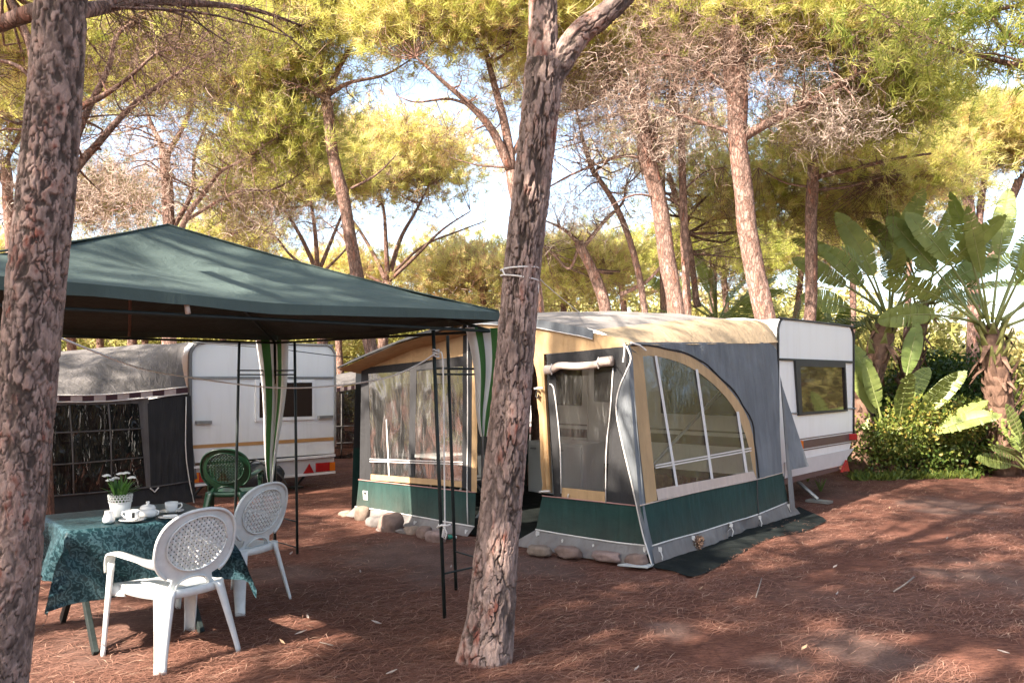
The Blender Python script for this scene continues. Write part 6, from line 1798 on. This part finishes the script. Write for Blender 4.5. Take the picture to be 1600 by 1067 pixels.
        if mark:
            mb = MB()
            c = math.atan2(-q.y, -q.x) + .10
            mb.grid(lambda u, v: q + V3(math.cos(c + (u - .5) * .42), math.sin(c + (u - .5) * .42), 0) * (.0405 + .0012 + .001 * v) + V3(0, 0, .018 + .036 * v), 4, 2); child(mb.build('printed_mark', M_DARK), bd)
    cup(207, 815, math.pi * 1.0, 'white coffee cup with a dark printed mark, nearest the viewer', 'white saucer under the cup with the dark mark', True)
    cup(268, 801, .15, 'plain white coffee cup at the far end of the table', 'white saucer under the plain coffee cup', False)
    p = on_table(266, 809)
    o = MB(); o.lathe([(.0, .004), (.04, .004), (.045, .0), (.07, .010), (.071, .012), (.045, .008), (.0, .006)], 28, tuple(p)); x = o.build('small_plate', M_PORC, smooth=True); props(x, 'small white plate in front of the plain coffee cup', 'plate')
    o = MB(); o.box(p + V3(0, 0, .016), (.085, .022, .012), Matrix.Rotation(.25, 3, 'Z')); x = o.build('sugar_sachet', M_PORC, bevel=.003); props(x, 'white paper sachet lying on the small plate', 'sachet')
crockery()

# ------------------------------------------------------------------ ropes
def ropes():
    pts = [at(84, 524, 3.42), at(150, 550, 4.0), at(225, 577, 5.0), at(300, 590, 5.7), at(370, 600, 5.75), at(440, 606, 5.72), at(520, 603, 5.68), at(600, 591, 5.63), at(650, 571, 5.64), at(679, 553, 5.64)]
    t = empty('clothes_line', pts[0], 'white clothes line sagging from the thick left trunk to a gazebo post', 'rope')
    mb = MB(); mb.tube(smooth_path(pts, 50), .0052, 6); mb.build('line', M_CORD, t, smooth=True)
    k = at(681, 552, 5.66); mb = MB()
    for z in (.02, .0, -.02): mb.tube([k + V3(.022 * math.cos(a), .022 * math.sin(a), z + .006 * math.sin(a * 2)) for a in [2 * math.pi * i / 12 for i in range(13)]], .006, 5)
    mb.build('knot', M_CORD, t, smooth=True)
    pts = [at(684, 551, 5.63), at(691, 556, 5.60), at(693, 620, 5.55), at(694, 720, 5.56), at(695, 815, 5.57), at(694, 838, 5.57)]
    t = empty('hanging_cord', pts[0], 'white cord hanging with a knotted end down the front gazebo post', 'cord')
    mb = MB(); mb.tube(smooth_path(pts, 30), .0055, 6); mb.build('line', M_CORD, t, smooth=True)
    c = at(694, 822, 5.56); mb = MB()
    mb.tube([at(683, 824, 5.56), at(690, 820, 5.55), at(698, 821, 5.55), at(704, 819, 5.56)], .007, 5)
    mb.tube([at(693, 822, 5.55), at(698, 832, 5.55), at(696, 842, 5.55), at(691, 838, 5.55), at(693, 826, 5.55)], .0055, 5); mb.build('knot', M_CORD, t, smooth=True)
    # rope round the leaning trunk
    a = at(812, 424, 4.98); t = empty('trunk_rope', a, 'white rope wound twice round the leaning pine trunk', 'rope')
    mb = MB()
    R0 = .113
    P = []
    for i in range(54):
        f = i / 53; an = -2.6 + 2 * 2 * math.pi * f
        P.append(a + V3(R0 * math.cos(an), R0 * math.sin(an), .012 - .055 * (i // 27) + .016 * math.cos(an) * (-1 if i >= 27 else .4)))
    mb.tube(P, .0055, 6)
    mb.build('line', M_CORD, t, smooth=True)
    mb = MB(); mb.tube(smooth_path([at(836, 432, 4.95), at(841, 445, 4.96), at(840, 458, 4.96), at(837, 465, 4.96)], 10), .005, 5); mb.build('loose_end', M_CORD, t, smooth=True)
    mb = MB(); mb.tube(smooth_path([at(838, 431, 4.98), at(862, 453, 6.5), at(900, 484, 8.8), at(920, 497, 9.6)], 16), .004, 5); mb.build('guy_line', M_CORD, t, smooth=True)
    # thin dark wire above the left caravan
    mb = MB(); mb.tube(smooth_path([at(300, 535, 10.8), at(370, 540, 10.7), at(440, 546, 10.7), at(522, 556, 11.2), at(570, 560, 11.6)], 16), .006, 5); o = mb.build('overhead_wire', M_RUBBER, smooth=True); props(o, 'thin dark wire strung in front of the left caravan roof', 'wire')
ropes()

# ------------------------------------------------------------------ stones, cone, litter
def rock(name, c, s, rz, m, seed, label, group):
    bm = bmesh.new(); bmesh.ops.create_icosphere(bm, subdivisions=3, radius=1)
    for v in bm.verts:
        p = v.co.copy(); q = Vector((max(-.86, min(.86, p.x)), max(-.8, min(.8, p.y)), max(-.72, min(.72, p.z))))
        k = 1 + .26 * mnoise.noise(p * 1.3 + Vector((seed * 3.7, 0, 0))) + .10 * mnoise.noise(p * 3.2 + Vector((0, seed * 2.1, 0)))
        v.co = Vector((q.x * s[0], q.y * s[1], q.z * s[2])) * k
    me = bpy.data.meshes.new(name); bm.to_mesh(me); bm.free(); me.materials.append(m)
    me.polygons.foreach_set('use_smooth', [True] * len(me.polygons))
    o = bpy.data.objects.new(name, me); COL.objects.link(o); o.location = c; o.rotation_euler = (0, random.Random(seed).uniform(-.15, .15), rz)
    props(o, label, 'stone', group)
    return o
def stone_mat(name, col):
    m, t, b = nodes_of(name); p = world_pos(t, obj=True)
    n = noise_tex(t, 9, 6, .7, p); r = ramp(t, n.outputs[0], [(.3, tuple(c * .6 for c in col)), (.55, col), (.72, tuple(min(1, c * 1.35) for c in col))])
    t.links.new(r.outputs[0], b.inputs['Base Color']); b.inputs['Roughness'].default_value = .85; bump(t, b, noise_tex(t, 30, 5, .7, p).outputs[0], .6, .01); return m
MS = [stone_mat('stone_tan', (.22, .16, .12)), stone_mat('stone_grey', (.17, .148, .135)), stone_mat('stone_brown', (.19, .125, .10)), stone_mat('stone_pink', (.25, .17, .145))]
def gpt(px, py):
    Y = CAM_H * FPX / (py - HOR); return Vector(((px - 800) / FPX * Y, Y, 0))
def stones():
    fz = .64
    L = [((541, 806), (.10, .07, .05), 0, 'pale flat stone farthest left at the tent corner', 0), ((567, 812), (.10, .09, .12), 0, 'sunlit tan stone at the left tent corner', 1),
         ((592, 822), (.16, .10, .085), 1, 'long grey stone right of the sunlit tan one', 2), ((600, 829), (.10, .07, .045), 1, 'small low grey stone in front of the long grey one', 3), ((612, 829), (.14, .12, .135), 2, 'big round brown boulder against the green skirt', 4),
         ((634, 832), (.12, .09, .03), 1, 'flat grey stone right of the round boulder', 9), ((644, 834), (.10, .07, .06), 0, 'small oval tan stone right of the round boulder', 5), ((663, 840), (.085, .08, .085), 2, 'small brown stone between the oval and the pink one', 6), ((682, 846), (.14, .09, .085), 3, 'pinkish oblong stone beside the gazebo post', 7)]
    for (px, py), s, mi, lab, sd_ in L:
        p = gpt(px, py); p.z = s[2] * .55; rock('stone', p, s, -fz + .1, MS[mi], sd_ + 1, lab, 'stones along the left tent front')
    L = [((848, 868), (.135, .08, .062), 0, 'pale oblong stone leftmost on the right mud flap, by the doorway', 11), ((893, 871), (.14, .08, .066), 2, 'dark brown oblong stone on the right mud flap', 12), ((952, 877), (.16, .075, .058), 3, 'longest pale oblong stone on the right mud flap', 13), ((1000, 884), (.105, .085, .068), 2, 'brown wedge-shaped stone at the near tent corner', 14)]
    for (px, py), s, mi, lab, sd_ in L:
        p = gpt(px, py) + FRONT.n * .05; p.z = s[2] * .6 + .02; rock('stone', p, s, -fz, MS[mi], sd_, lab, 'stones weighting the right mud flap')
    o = MB(); a = [gpt(965, 888), gpt(990, 884), gpt(1022, 887), gpt(1012, 892)]; o.add([p + V3(0, 0, .036) for p in a] + [p + V3(0, 0, .024) for p in a], [(0, 1, 2, 3), (0, 4, 5, 1), (1, 5, 6, 2), (2, 6, 7, 3), (3, 7, 4, 0)])
    x = o.build('plastic_scrap', M_MUDP); props(x, 'pale scrap of sheeting sticking out under the near tent corner', 'scrap')
    # the green bottle end by the post
    c = gpt(697, 843); t = empty('bottle', c, 'small green bottle lying by the pinkish stone', 'bottle')
    mb = MB(); mb.tube([c + V3(-.02, 0, .03), c + V3(.05, -.01, .03), c + V3(.065, -.012, .03), c + V3(.09, -.016, .03)], [.026, .026, .012, .011], 10); mb.build('body', mat('bottle_green', (.02, .22, .14), .2, .1, 9), t, smooth=True)
    mb = MB(); mb.tube([c + V3(.09, -.016, .03), c + V3(.108, -.019, .03)], .014, 10); mb.build('cap', M_WHITEPL, t)
M_MUDP = mat('pale_sheet', (.42, .42, .40), .7, .1, 6)
stones()
def pine_cone(name, p, s, label, tilt):
    t = empty(name, p, label, 'pine cone')
    m = mat('cone_scale', (.16, .095, .065), .85, .35, 30)
    rot = Matrix.Rotation(tilt, 3, 'X') @ Matrix.Rotation(.5, 3, 'Y')
    mb = MB(); mb.lathe([(.0, -.9), (.25, -.7), (.33, -.2), (.28, .3), (.12, .8), (0, .9)], 8)
    mb.v = [tuple(Vector(p) + V3(0, 0, s * .62) + rot @ (Vector(v) * s)) for v in mb.v]; mb.build('core', m, t)
    k = 0
    for ring in range(8):
        z = -.8 + ring * .22; n = 9 if 1 < ring < 6 else 6; rr = [.55, .8, .92, .9, .8, .66, .5, .32][ring]
        for j in range(n):
            a = 2 * math.pi * (j + .5 * (ring % 2)) / n; d = V3(math.cos(a), math.sin(a), 0); sd_ = V3(-math.sin(a), math.cos(a), 0)
            q = [d * .2 + V3(0, 0, z), d * rr * .8 + sd_ * .2 + V3(0, 0, z + .10), d * rr + V3(0, 0, z + .22), d * rr * .8 - sd_ * .2 + V3(0, 0, z + .10), d * rr * .85 + V3(0, 0, z + .04)]
            mb = MB(); mb.add([p + V3(0, 0, s * .62) + rot @ (v * s) for v in q], [(0, 1, 2), (0, 2, 3), (0, 4, 1), (1, 4, 2), (2, 4, 3), (3, 4, 0)])
            mb.build('scale', m, t)
pine_cone('pine_cone', gpt(1089, 862) + V3(0, .0, .035), .085, 'open brown pine cone leaning on the mud flap of the right tent wall', .7)
def litter():
    ml = mat('dry_leaf', (.34, .22, .13), .8, .25, 14); mp = mat('pale_chip', (.32, .26, .225), .9, .2, 14); mt = mat('stick', (.24, .185, .15), .9, .2, 14)
    spots = [(1257, 1019, .055, ml, 'curled tan leaf'), (588, 979, .06, mp, 'pale bark chip'), (470, 995, .06, mp, 'pale bark flake'), (481, 970, .035, mp, 'small pale flake'), (612, 1058, .05, mp, 'grey bark chip'), (1308, 933, .03, mp, 'tiny pale chip'),
             (1568, 1026, .06, mp, 'grey flake'), (995, 1052, .03, mp, 'round pale flake'), (563, 898, .03, mp, 'small white chip'), (455, 869, .05, mp, 'white bits'), (1390, 797, .04, ml, 'tan leaf'), (705, 890, .03, mp, 'pale flake'), (1305, 890, .05, mp, 'pale flat flake'), (441, 1010, .04, ml, 'dry tan leaf'), (1095, 925, .03, ml, 'small tan leaf'), (1480, 845, .03, mp, 'pale speck')]
    where = ['near the bottom edge right of the centre', 'left of the leaning trunk', 'below the clothes line pole', 'beside the far white chair', 'at the bottom edge left of the leaning trunk', 'near the stick on the open ground', 'at the lower right edge', 'at the bottom edge right of the leaning trunk', 'in front of the left tent stones', 'at the foot of the back gazebo post', 'before the shrubs on the right', 'between post and tent stones', 'on the open ground right of the ground cloth', 'at the bottom left near the chair', 'right of the ground cloth tip', 'on the open ground at the right']
    r_ = random.Random(8)
    for (px, py, s, m, nm), wh in zip(spots, where):
        p = gpt(px, py) + V3(0, 0, .022); a = r_.uniform(0, 3.1); s *= .62
        d, e = V3(math.cos(a), math.sin(a), 0), V3(-math.sin(a), math.cos(a), 0)
        mb = MB(); mb.add([p - d * s, p - d * s * .2 + e * s * .42 + V3(0, 0, .008), p + d * s + V3(0, 0, .02), p + d * s * .1 - e * s * .36 + V3(0, 0, .012), p + V3(0, 0, .002)], [(0, 4, 1), (1, 4, 2), (2, 4, 3), (3, 4, 0)])
        o = mb.build('dry_leaf' if m is ml else 'bark_flake', m, solid=.003); props(o, f'{nm} lying on the needles {wh}', 'leaf' if m is ml else 'bark flake', 'litter on the needle ground')
    for pts, r0, lab in (([(1396, 928), (1412, 922), (1428, 913)], .007, 'short pale stick lying on the open ground at the right'), ([(770, 1012), (782, 1022), (790, 1040)], .004, 'thin crooked twig at the foot of the leaning trunk'), ([(1181, 937), (1186, 925), (1190, 915)], .004, 'thin straw sticking up right of the ground cloth'), ([(500, 1008), (520, 1018)], .004, 'thin yellow straw at the lower left')):
        mb = MB(); mb.tube([gpt(x, y) + V3(0, 0, .02 + .02 * i) for i, (x, y) in enumerate(pts)], r0, 5); o = mb.build('twig', mt, smooth=True); props(o, lab, 'twig', 'litter on the needle ground')
litter()

# ------------------------------------------------------------------ banana-leaved plants and shrubs
def leaf_green(name, c1, c2):
    m, t, b = nodes_of(name); p = world_pos(t)
    n = noise_tex(t, 2.5, 4, .6, p); r = ramp(t, n.outputs[0], [(.3, c1), (.7, c2)])
    t.links.new(r.outputs[0], b.inputs['Base Color']); b.inputs['Roughness'].default_value = .45; b.inputs['Specular IOR Level'].default_value = .35
    tr = N(t, 'ShaderNodeBsdfTranslucent'); tr.inputs['Color'].default_value = (.14, .20, .03, 1)
    ms = N(t, 'ShaderNodeMixShader'); ms.inputs[0].default_value = .22
    t.links.new(b.outputs[0], ms.inputs[1]); t.links.new(tr.outputs[0], ms.inputs[2]); t.links.new(ms.outputs[0], t.nodes['Material Output'].inputs['Surface'])
    return m
M_BAN = leaf_green('banana_leaf', (.13, .17, .040), (.28, .32, .095))
M_BAN2 = leaf_green('banana_leaf_young', (.09, .14, .03), (.17, .22, .05))
M_PET = mat('petiole', (.20, .22, .075), .5, .25, 5)
M_DRY = mat('dry_sheath', (.16, .095, .068), .95, .45, 9, bumpS=.5, bscale=40, spec=.1)
M_SHEATH = mat('green_sheath', (.17, .17, .05), .6, .35, 6)
def big_leaf(root, b0, tip_dir, Lp, Lb, Wb, droop, r_, m, torn=.20):
    """b0: base of the stalk; the stalk curves out, then the paddle blade with a folded midrib and tears"""
    d = Vector(tip_dir).normalized(); hz = Vector((d.x, d.y, 0)); hz = hz.normalized() if hz.length > .05 else Vector((1, 0, 0))
    Lp *= .86; Lb *= .84; P = [b0]; cur = Vector(b0); dd = d.copy()
    n1, n2 = 7, 12
    for i in range(n1): cur = cur + dd * (Lp / n1); P.append(cur.copy()); dd = (dd + hz * droop * .03 - V3(0, 0, droop * .02)).normalized()
    mid = [cur.copy()]; dirs = [dd.copy()]
    for i in range(n2): 
        dd = (dd + hz * droop * .025 - V3(0, 0, droop * .045)).normalized(); cur = cur + dd * (Lb / n2); mid.append(cur.copy()); dirs.append(dd.copy())
    mb = MB(); mb.tube(P + mid[1:n2 - 1], [.030 - .014 * i / n1 for i in range(n1 + 1)] + [.014 - .011 * i / n2 for i in range(1, n2 - 1)], 6)
    tw = r_.uniform(-.5, .5)
    # blades turn their face towards the light, each its own way
    fn_ = (Vector((-.45, -.75, .35)) + Vector((r_.uniform(-.8, .8), r_.uniform(-.5, .5), r_.uniform(-.4, .4)))).normalized()
    side0 = fn_.cross(dirs[3]); side0 = side0.normalized() if side0.length > .1 else V3(1, 0, 0)
    bl = MB()
    K = 26
    for s in (-1, 1):
        tears = [r_.random() < torn for _ in range(K)]
        rows = []
        for i in range(K + 1):
            f = i / K; q = f * n2; j = min(int(q), n2 - 1)
            c = mid[j].lerp(mid[j + 1], q - j); dq = dirs[j]
            w_ = Wb * .60 * (math.sin(math.pi * min(1, f * .92 + .06)) ** .62) * (1 if f < .96 else .6)
            side = Matrix.Rotation(tw * (.5 + .5 * f), 3, dq) @ side0; up = side.cross(dq).normalized()
            if up.dot(fn_) < 0: up = -up
            rows.append((c, side, up, w_, dq))
        for i in range(K):
            gap = .25 if tears[i] else 0
            drop = r_.uniform(0, .35) if tears[i] or (i and tears[i - 1]) else .06
            vs = []
            for (c, side, up, w_, dq), g in ((rows[i], 0), (rows[i + 1], gap)):
                for k in (0, .5, 1.0):
                    back = dq * (Lb / K) * (-g * k + .55 * k)
                    vs.append(c + side * (s * w_ * k) + up * (w_ * (.30 * k - .16 * k * k - drop * k * k)) + back + up * .006 * math.sin(i * 2.1))
            bl.add(vs, [(0, 1, 4, 3), (1, 2, 5, 4)])
    lf = bl.build('leaf', m, root, smooth=True)
    st = mb.build('stalk', M_PET); child(st, lf)
    for p_ in st.data.polygons: p_.use_smooth = True
    return lf
def strelitzia(label, base, heights, top, nleaf, r0, seed, spread=1.0, Ls=(1.3, 1.1, .30), m=None, skirt=26, dirs=None):
    r_ = random.Random(seed)
    t = empty('banana_leaved_plant', base, label, 'plant', 'banana-leaved plants')
    P = smooth_path([base + V3(0, 0, -.05)] + heights + [top], 14)
    if r0:
        mb = MB(); mb.tube(P, [r0 * (.35 if i == 13 else .7 if i == 12 else 1) * (1.15 - .25 * i / 13 + .12 * mnoise.noise(Vector((i * .9, seed, 0)))) for i in range(14)], 12); mb.build('trunk', M_DRY, t, smooth=True)
        # old leaf bases: pointed scales up the trunk
        for k in range(skirt * 4):
            f = .10 + .90 * k / (skirt * 4); q = P[min(13, int(f * 13))]; a = k * 2.4 + r_.uniform(-.3, .3); rr = r0 * (1.05)
            d = V3(math.cos(a), math.sin(a), 0); sd_ = V3(-math.sin(a), math.cos(a), 0); L = r_.uniform(.18, .38); w_ = r0 * .34
            b_ = q + d * rr * .85; up = V3(d.x * .35, d.y * .35, 1).normalized()
            dn = r_.random() < .25 and f > .6
            e = b_ + (up * L if not dn else (d * .18 + V3(0, 0, -L)))
            mb = MB(); mb.add([b_ - sd_ * w_, b_ + sd_ * w_, e + sd_ * w_ * .2 + d * .03, e - sd_ * w_ * .2 + d * .03, (b_ + e) / 2 + d * .05], [(0, 1, 4), (1, 2, 4), (2, 3, 4), (3, 0, 4)]); mb.build('leaf_base', M_DRY if f < .72 or dn else M_SHEATH, t)
    for k in range(nleaf):
        if dirs and k < len(dirs):
            dx, dy, dz, lp, lb = dirs[k]; d = Vector((dx, dy, dz))
        else:
            a = k * 2.39996 + r_.uniform(-.4, .4); el_ = r_.uniform(.55, 1.35); d = V3(math.cos(a) * math.cos(el_), math.sin(a) * math.cos(el_) * .8, math.sin(el_)); lp, lb = Ls[0] * r_.uniform(.7, 1.15), Ls[1] * r_.uniform(.8, 1.2)
        o = V3(d.x, d.y, 0) * (r0 + .02)
        big_leaf(t, top + o + V3(0, 0, r_.uniform(-.1, .12)), d, lp * spread, lb * 1.12, Ls[2] * r_.uniform(.85, 1.15), r_.uniform(.05, .8), r_, m or (M_BAN2 if r_.random() < .25 else M_BAN))
    return t
def plants():
    Y = 14.5
    g = lambda px, y: Vector(((px - 800) / FPX * y, y, 0))
    strelitzia('tall banana-leaved plant with a ragged trunk right beside the white caravan', g(1340, Y), [at(1345, 640, Y), at(1368, 560, Y)], at(1390, 490, Y), 13, .20, 3,
               dirs=[(-.25, 0, 1, .9, 1.35), (.05, -.1, 1, .95, 1.4), (-.6, -.2, .9, .8, 1.2), (.45, .1, 1, 1.0, 1.3), (-.75, .1, .55, .8, 1.1), (.75, -.2, .7, .9, 1.1), (-.2, -.6, .8, .7, 1.1), (.9, .1, .35, .8, 1.0), (-.95, -.1, .3, .7, .9)])
    strelitzia('dark banana-leaved plant with a slanting trunk between the two ragged-trunked ones', g(1400, Y + 1.2), [at(1415, 620, Y + 1.2), at(1428, 550, Y + 1.2)], at(1445, 470, Y + 1.2), 10, .15, 8, Ls=(1.0, 1.2, .28), m=M_BAN,
               dirs=[(.2, 0, 1, 1.0, 1.3), (.7, -.1, .9, 1.0, 1.3), (-.3, .1, 1, .9, 1.2), (.9, -.2, .45, .8, 1.2)])
    strelitzia('banana-leaved plant at the right edge with a fan of yellow-green stalks', g(1572, Y - .6), [at(1566, 650, Y - .6), at(1556, 580, Y - .6)], at(1548, 505, Y - .6), 14, .20, 13, Ls=(1.25, 1.1, .30),
               dirs=[(-.55, 0, 1, 1.25, 1.2), (-.3, -.1, 1, 1.2, 1.3), (.1, 0, 1, 1.3, 1.2), (.4, .1, 1, 1.3, 1.25), (-.85, -.1, .6, 1.0, 1.1), (.7, -.2, .8, 1.2, 1.1), (-.95, .1, .25, .8, 1.0), (.95, -.2, .4, 1.1, 1.1)])
    strelitzia('low young banana-leaved clump between the caravan and the flowering hedge', g(1395, Y - .7), [], V3(*g(1395, Y - .7)) + V3(0, 0, .25), 11, .06, 21, Ls=(.95, .95, .26), skirt=0,
               dirs=[(.45, -.1, 1, 1.1, 1.0), (.35, -.3, .9, .9, .95), (-.3, -.1, 1, 1.0, .9), (.9, -.3, .8, .9, .9), (-.2, 0, 1, 1.5, .9), (.15, 0, 1, 1.6, .9)])
    strelitzia('low glossy banana-leaved clump at the lower right edge of the hedge', g(1612, Y - 1.0), [], V3(*g(1612, Y - 1.0)) + V3(0, 0, .15), 14, .06, 34, Ls=(.42, .62, .20), skirt=0,
               dirs=[(-.7, -.3, .6, .4, .7), (-.4, -.2, .9, .6, .7), (-.9, -.1, .3, .35, .65), (.1, -.2, 1, .8, .7), (-.3, -.5, .7, .4, .6)])
    strelitzia('banana-leaved plant behind the tent roof between the pine trunks', g(1120, 17), [at(1120, 600, 17)], at(1120, 500, 17), 9, .12, 41, Ls=(.7, 1.0, .2), skirt=8)
    strelitzia('banana-leaved plant rising behind the white caravan roof', g(1305, 16), [at(1305, 600, 16)], at(1305, 540, 16), 7, .10, 47, Ls=(.35, .6, .2), skirt=8)
    # feathery palm fronds glimpsed behind the tent roof
    r_ = random.Random(3)
    def palm(label, px, y, z, seed, sc_=1.0):
        r_ = random.Random(seed); base = g(px, y)
        t = empty('palm', base, label, 'palm', 'palms behind the tents')
        mb = MB(); mb.tube([base - V3(0, 0, .05), base + V3(0, 0, z * .5), base + V3(0, 0, z)], [.2, .16, .15], 10); mb.build('trunk', M_DRY, t, smooth=True)
        for k in range(15):
            a = k * 2.4; el_ = r_.uniform(.15, 1.1); d = V3(math.cos(a) * math.cos(el_), math.sin(a) * math.cos(el_), math.sin(el_)); cur = base + V3(0, 0, z); P = [cur]
            for i in range(10): cur = cur + d * .17 * sc_; d = (d - V3(0, 0, .10)).normalized(); P.append(cur)
            st = MB(); st.tube(P, [.016 - .0012 * i for i in range(11)], 5)
            fr = MB()
            for i in range(2, 30):
                f = i / 30 * 10; j = min(9, int(f)); c = P[j].lerp(P[j + 1], f - j); tn = (P[j + 1] - P[j]).normalized(); sd_ = tn.cross(V3(0, 0, 1)).normalized(); L = .42 * math.sin(math.pi * (i / 31) ** .7) * sc_ + .05
                for s in (-1, 1):
                    e = c + sd_ * s * L + tn * L * .5 - V3(0, 0, L * .35); fr.add([c - tn * .012, c + tn * .016, e], [(0, 1, 2)])
            o = fr.build('frond', M_BAN2 if k % 3 == 0 else M_BAN, t); child(st.build('rib', M_PET), o)
    palm('feathery palm showing above the tent roof right of the sunlit trunks', 1125, 15, 2.1, 5)
    palm('feathery palm showing above the caravan roof left of the tall banana-leaved plant', 1235, 15.5, 2.3, 9)
    # shrubs: many small leaves through a lumpy volume
    def shrub(name, label, px, y, w_, d_, h, n, L, Wd, tone, seed, lumps=9, cat='shrub', red=0.0):
        r2 = np.random.default_rng(seed); c = g(px, y)
        t = empty(name, c, label, cat, 'shrubs along the back of the clearing')
        lc = np.stack([r2.uniform(-w_ / 2, w_ / 2, lumps), r2.uniform(-d_ / 2, d_ / 2, lumps), r2.uniform(.15, .8, lumps) * h], 1)
        lr = r2.uniform(.22, .42, lumps) * min(w_, h * 1.3)
        i = r2.integers(0, lumps, n); q = unit(r2.standard_normal((n, 3)))
        P = lc[i] + q * lr[i][:, None] * (0.55 + .5 * r2.random((n, 1))) * np.array([1, .8, .8])
        ok = P[:, 2] > .02; P, q, i = P[ok], q[ok], i[ok]
        D = unit(q * .45 + r2.standard_normal((len(P), 3)) * .9 + np.array([0, 0, .15]))
        s_ = unit(np.cross(D, r2.standard_normal((len(P), 3)))); ln = L * (.6 + .7 * r2.random((len(P), 1)))
        base = P + np.array([c.x, c.y, 0])
        V = np.stack([base, base + D * ln * .45 + s_ * Wd, base + D * ln, base + D * ln * .45 - s_ * Wd], 1).reshape(-1, 3)
        F = np.arange(len(V)).reshape(-1, 4)
        ltone = np.clip(r2.normal(tone, .12, lumps), 0, 1)
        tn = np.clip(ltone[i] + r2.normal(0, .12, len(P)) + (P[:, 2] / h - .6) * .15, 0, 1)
        if red: tn = np.where(r2.random(len(P)) < red, 1.0, tn)
        o = np_mesh('foliage', V, F, M_SHRUB, t, attrs={'tone': np.repeat(tn, 4)}); o['kind'] = 'stuff'
        mb = MB()
        for k in range(lumps):
            e = Vector(lc[k]) + c; mb.tube(smooth_path([c + V3(r2.normal(0, .05), r2.normal(0, .05), -.02), (c + e) / 2 + V3(r2.normal(0, .1), r2.normal(0, .1), .05), e], 6), [.02, .018, .015, .012, .009, .006], 5)
        o = mb.build('stems', M_BARK, t, smooth=True); o['kind'] = 'stuff'
    shrub('shrub', 'sunlit yellow-green flowering shrub right of the caravan', 1425, 13.9, 1.8, 1.1, 1.15, 9000, .070, .021, .60, 1, 14, red=.05)
    shrub('shrub', 'brighter rounded shrub filling the middle of the hedge', 1490, 14.0, 1.5, 1.1, 1.35, 7500, .070, .021, .66, 2, 12, red=.07)
    shrub('shrub', 'tall dark green bush behind the flowering hedge', 1490, 16.3, 1.8, 1.4, 2.35, 8000, .10, .030, .16, 3, 16)
    shrub('shrub', 'dark bush between the hedge and the plant with yellow-green stalks', 1535, 15.0, 1.1, 1.0, 1.3, 4500, .09, .028, .2, 4, 9)
    shrub('shrub', 'low shaded bush at the right edge under the fan of stalks', 1600, 14.6, 1.4, 1.0, 1.2, 4500, .09, .028, .22, 5, 9)
    shrub('shrub', 'dark bush hidden behind the ragged trunk beside the caravan', 1370, 16.2, 1.4, 1.0, 1.9, 4500, .09, .030, .2, 6, 9)
    shrub('shrub', 'pale airy bush at the back above the dark green one', 1475, 20, 2.6, 1.6, 2.7, 6000, .13, .03, .72, 7, 14)
    # low green weeds at the foot of the hedge
    r2 = np.random.default_rng(9); n = 2600
    px = r2.uniform(1330, 1530, n); yy = 13.25 + np.abs(r2.normal(0, .35, n)) - .2 * (px < 1400)
    P = np.stack([(px - 800) / FPX * yy, yy, np.zeros(n)], 1); D = unit(r2.standard_normal((n, 3)) * .7 + np.array([0, 0, .9])); s_ = unit(np.cross(D, r2.standard_normal((n, 3)))); ln = .05 + .12 * r2.random((n, 1))
    V = np.stack([P, P + D * ln * .5 + s_ * .014, P + D * ln, P + D * ln * .5 - s_ * .014], 1).reshape(-1, 3)
    o = np_mesh('weeds', V, np.arange(len(V)).reshape(-1, 4), M_SHRUB, attrs={'tone': np.repeat(np.clip(r2.normal(.6, .12, n), 0, 1), 4)}); props(o, 'low green weeds along the foot of the hedge', 'weeds', kind='stuff')
    # small grass tufts by the caravan corner
    for k, (px_, py_) in enumerate(((1262, 752), (1282, 768))):
        p = gpt(px_, py_); mb = MB(); q = random.Random(k)
        for j in range(26):
            a = q.uniform(0, 6.28); h = q.uniform(.08, .22); d = V3(math.cos(a), math.sin(a), 0) * h * .4; b_ = p + d * .15; s2 = V3(-math.sin(a), math.cos(a), 0) * .006
            mb.add([b_ - s2, b_ + s2, b_ + d * .4 + V3(0, 0, h * .7), b_ + d + V3(0, 0, h)], [(0, 1, 2), (0, 2, 3)])
        o = mb.build('grass_tuft', M_BAN2); props(o, ['small grass tuft under the caravan end', 'small grass tuft in front of the caravan end'][k], 'grass'); o['kind'] = 'stuff'
plants()

# dry hill beyond the wood on the right, distance haze put into its colours
def hill():
    m, t, b = nodes_of('hazed_dry_hillside'); p = world_pos(t)
    n = noise_tex(t, .12, 6, .7, p); r = ramp(t, n.outputs[0], [(.38, (.16, .15, .075)), (.5, (.30, .23, .16)), (.66, (.42, .33, .26))]); t.links.new(r.outputs[0], b.inputs['Base Color']); b.inputs['Roughness'].default_value = 1
    mb = MB()
    def fn(u, v):
        x = 30 + 170 * u; y = 150 + 80 * v
        return V3(x, y, -1 + 19 * math.sin(math.pi * min(1, u * .8 + .18)) * v ** .7 + 2.5 * mnoise.noise(Vector((x * .03, y * .03, 0))))
    mb.grid(fn, 40, 16); o = mb.build('hill', m, smooth=True); props(o, kind='structure')
hill()
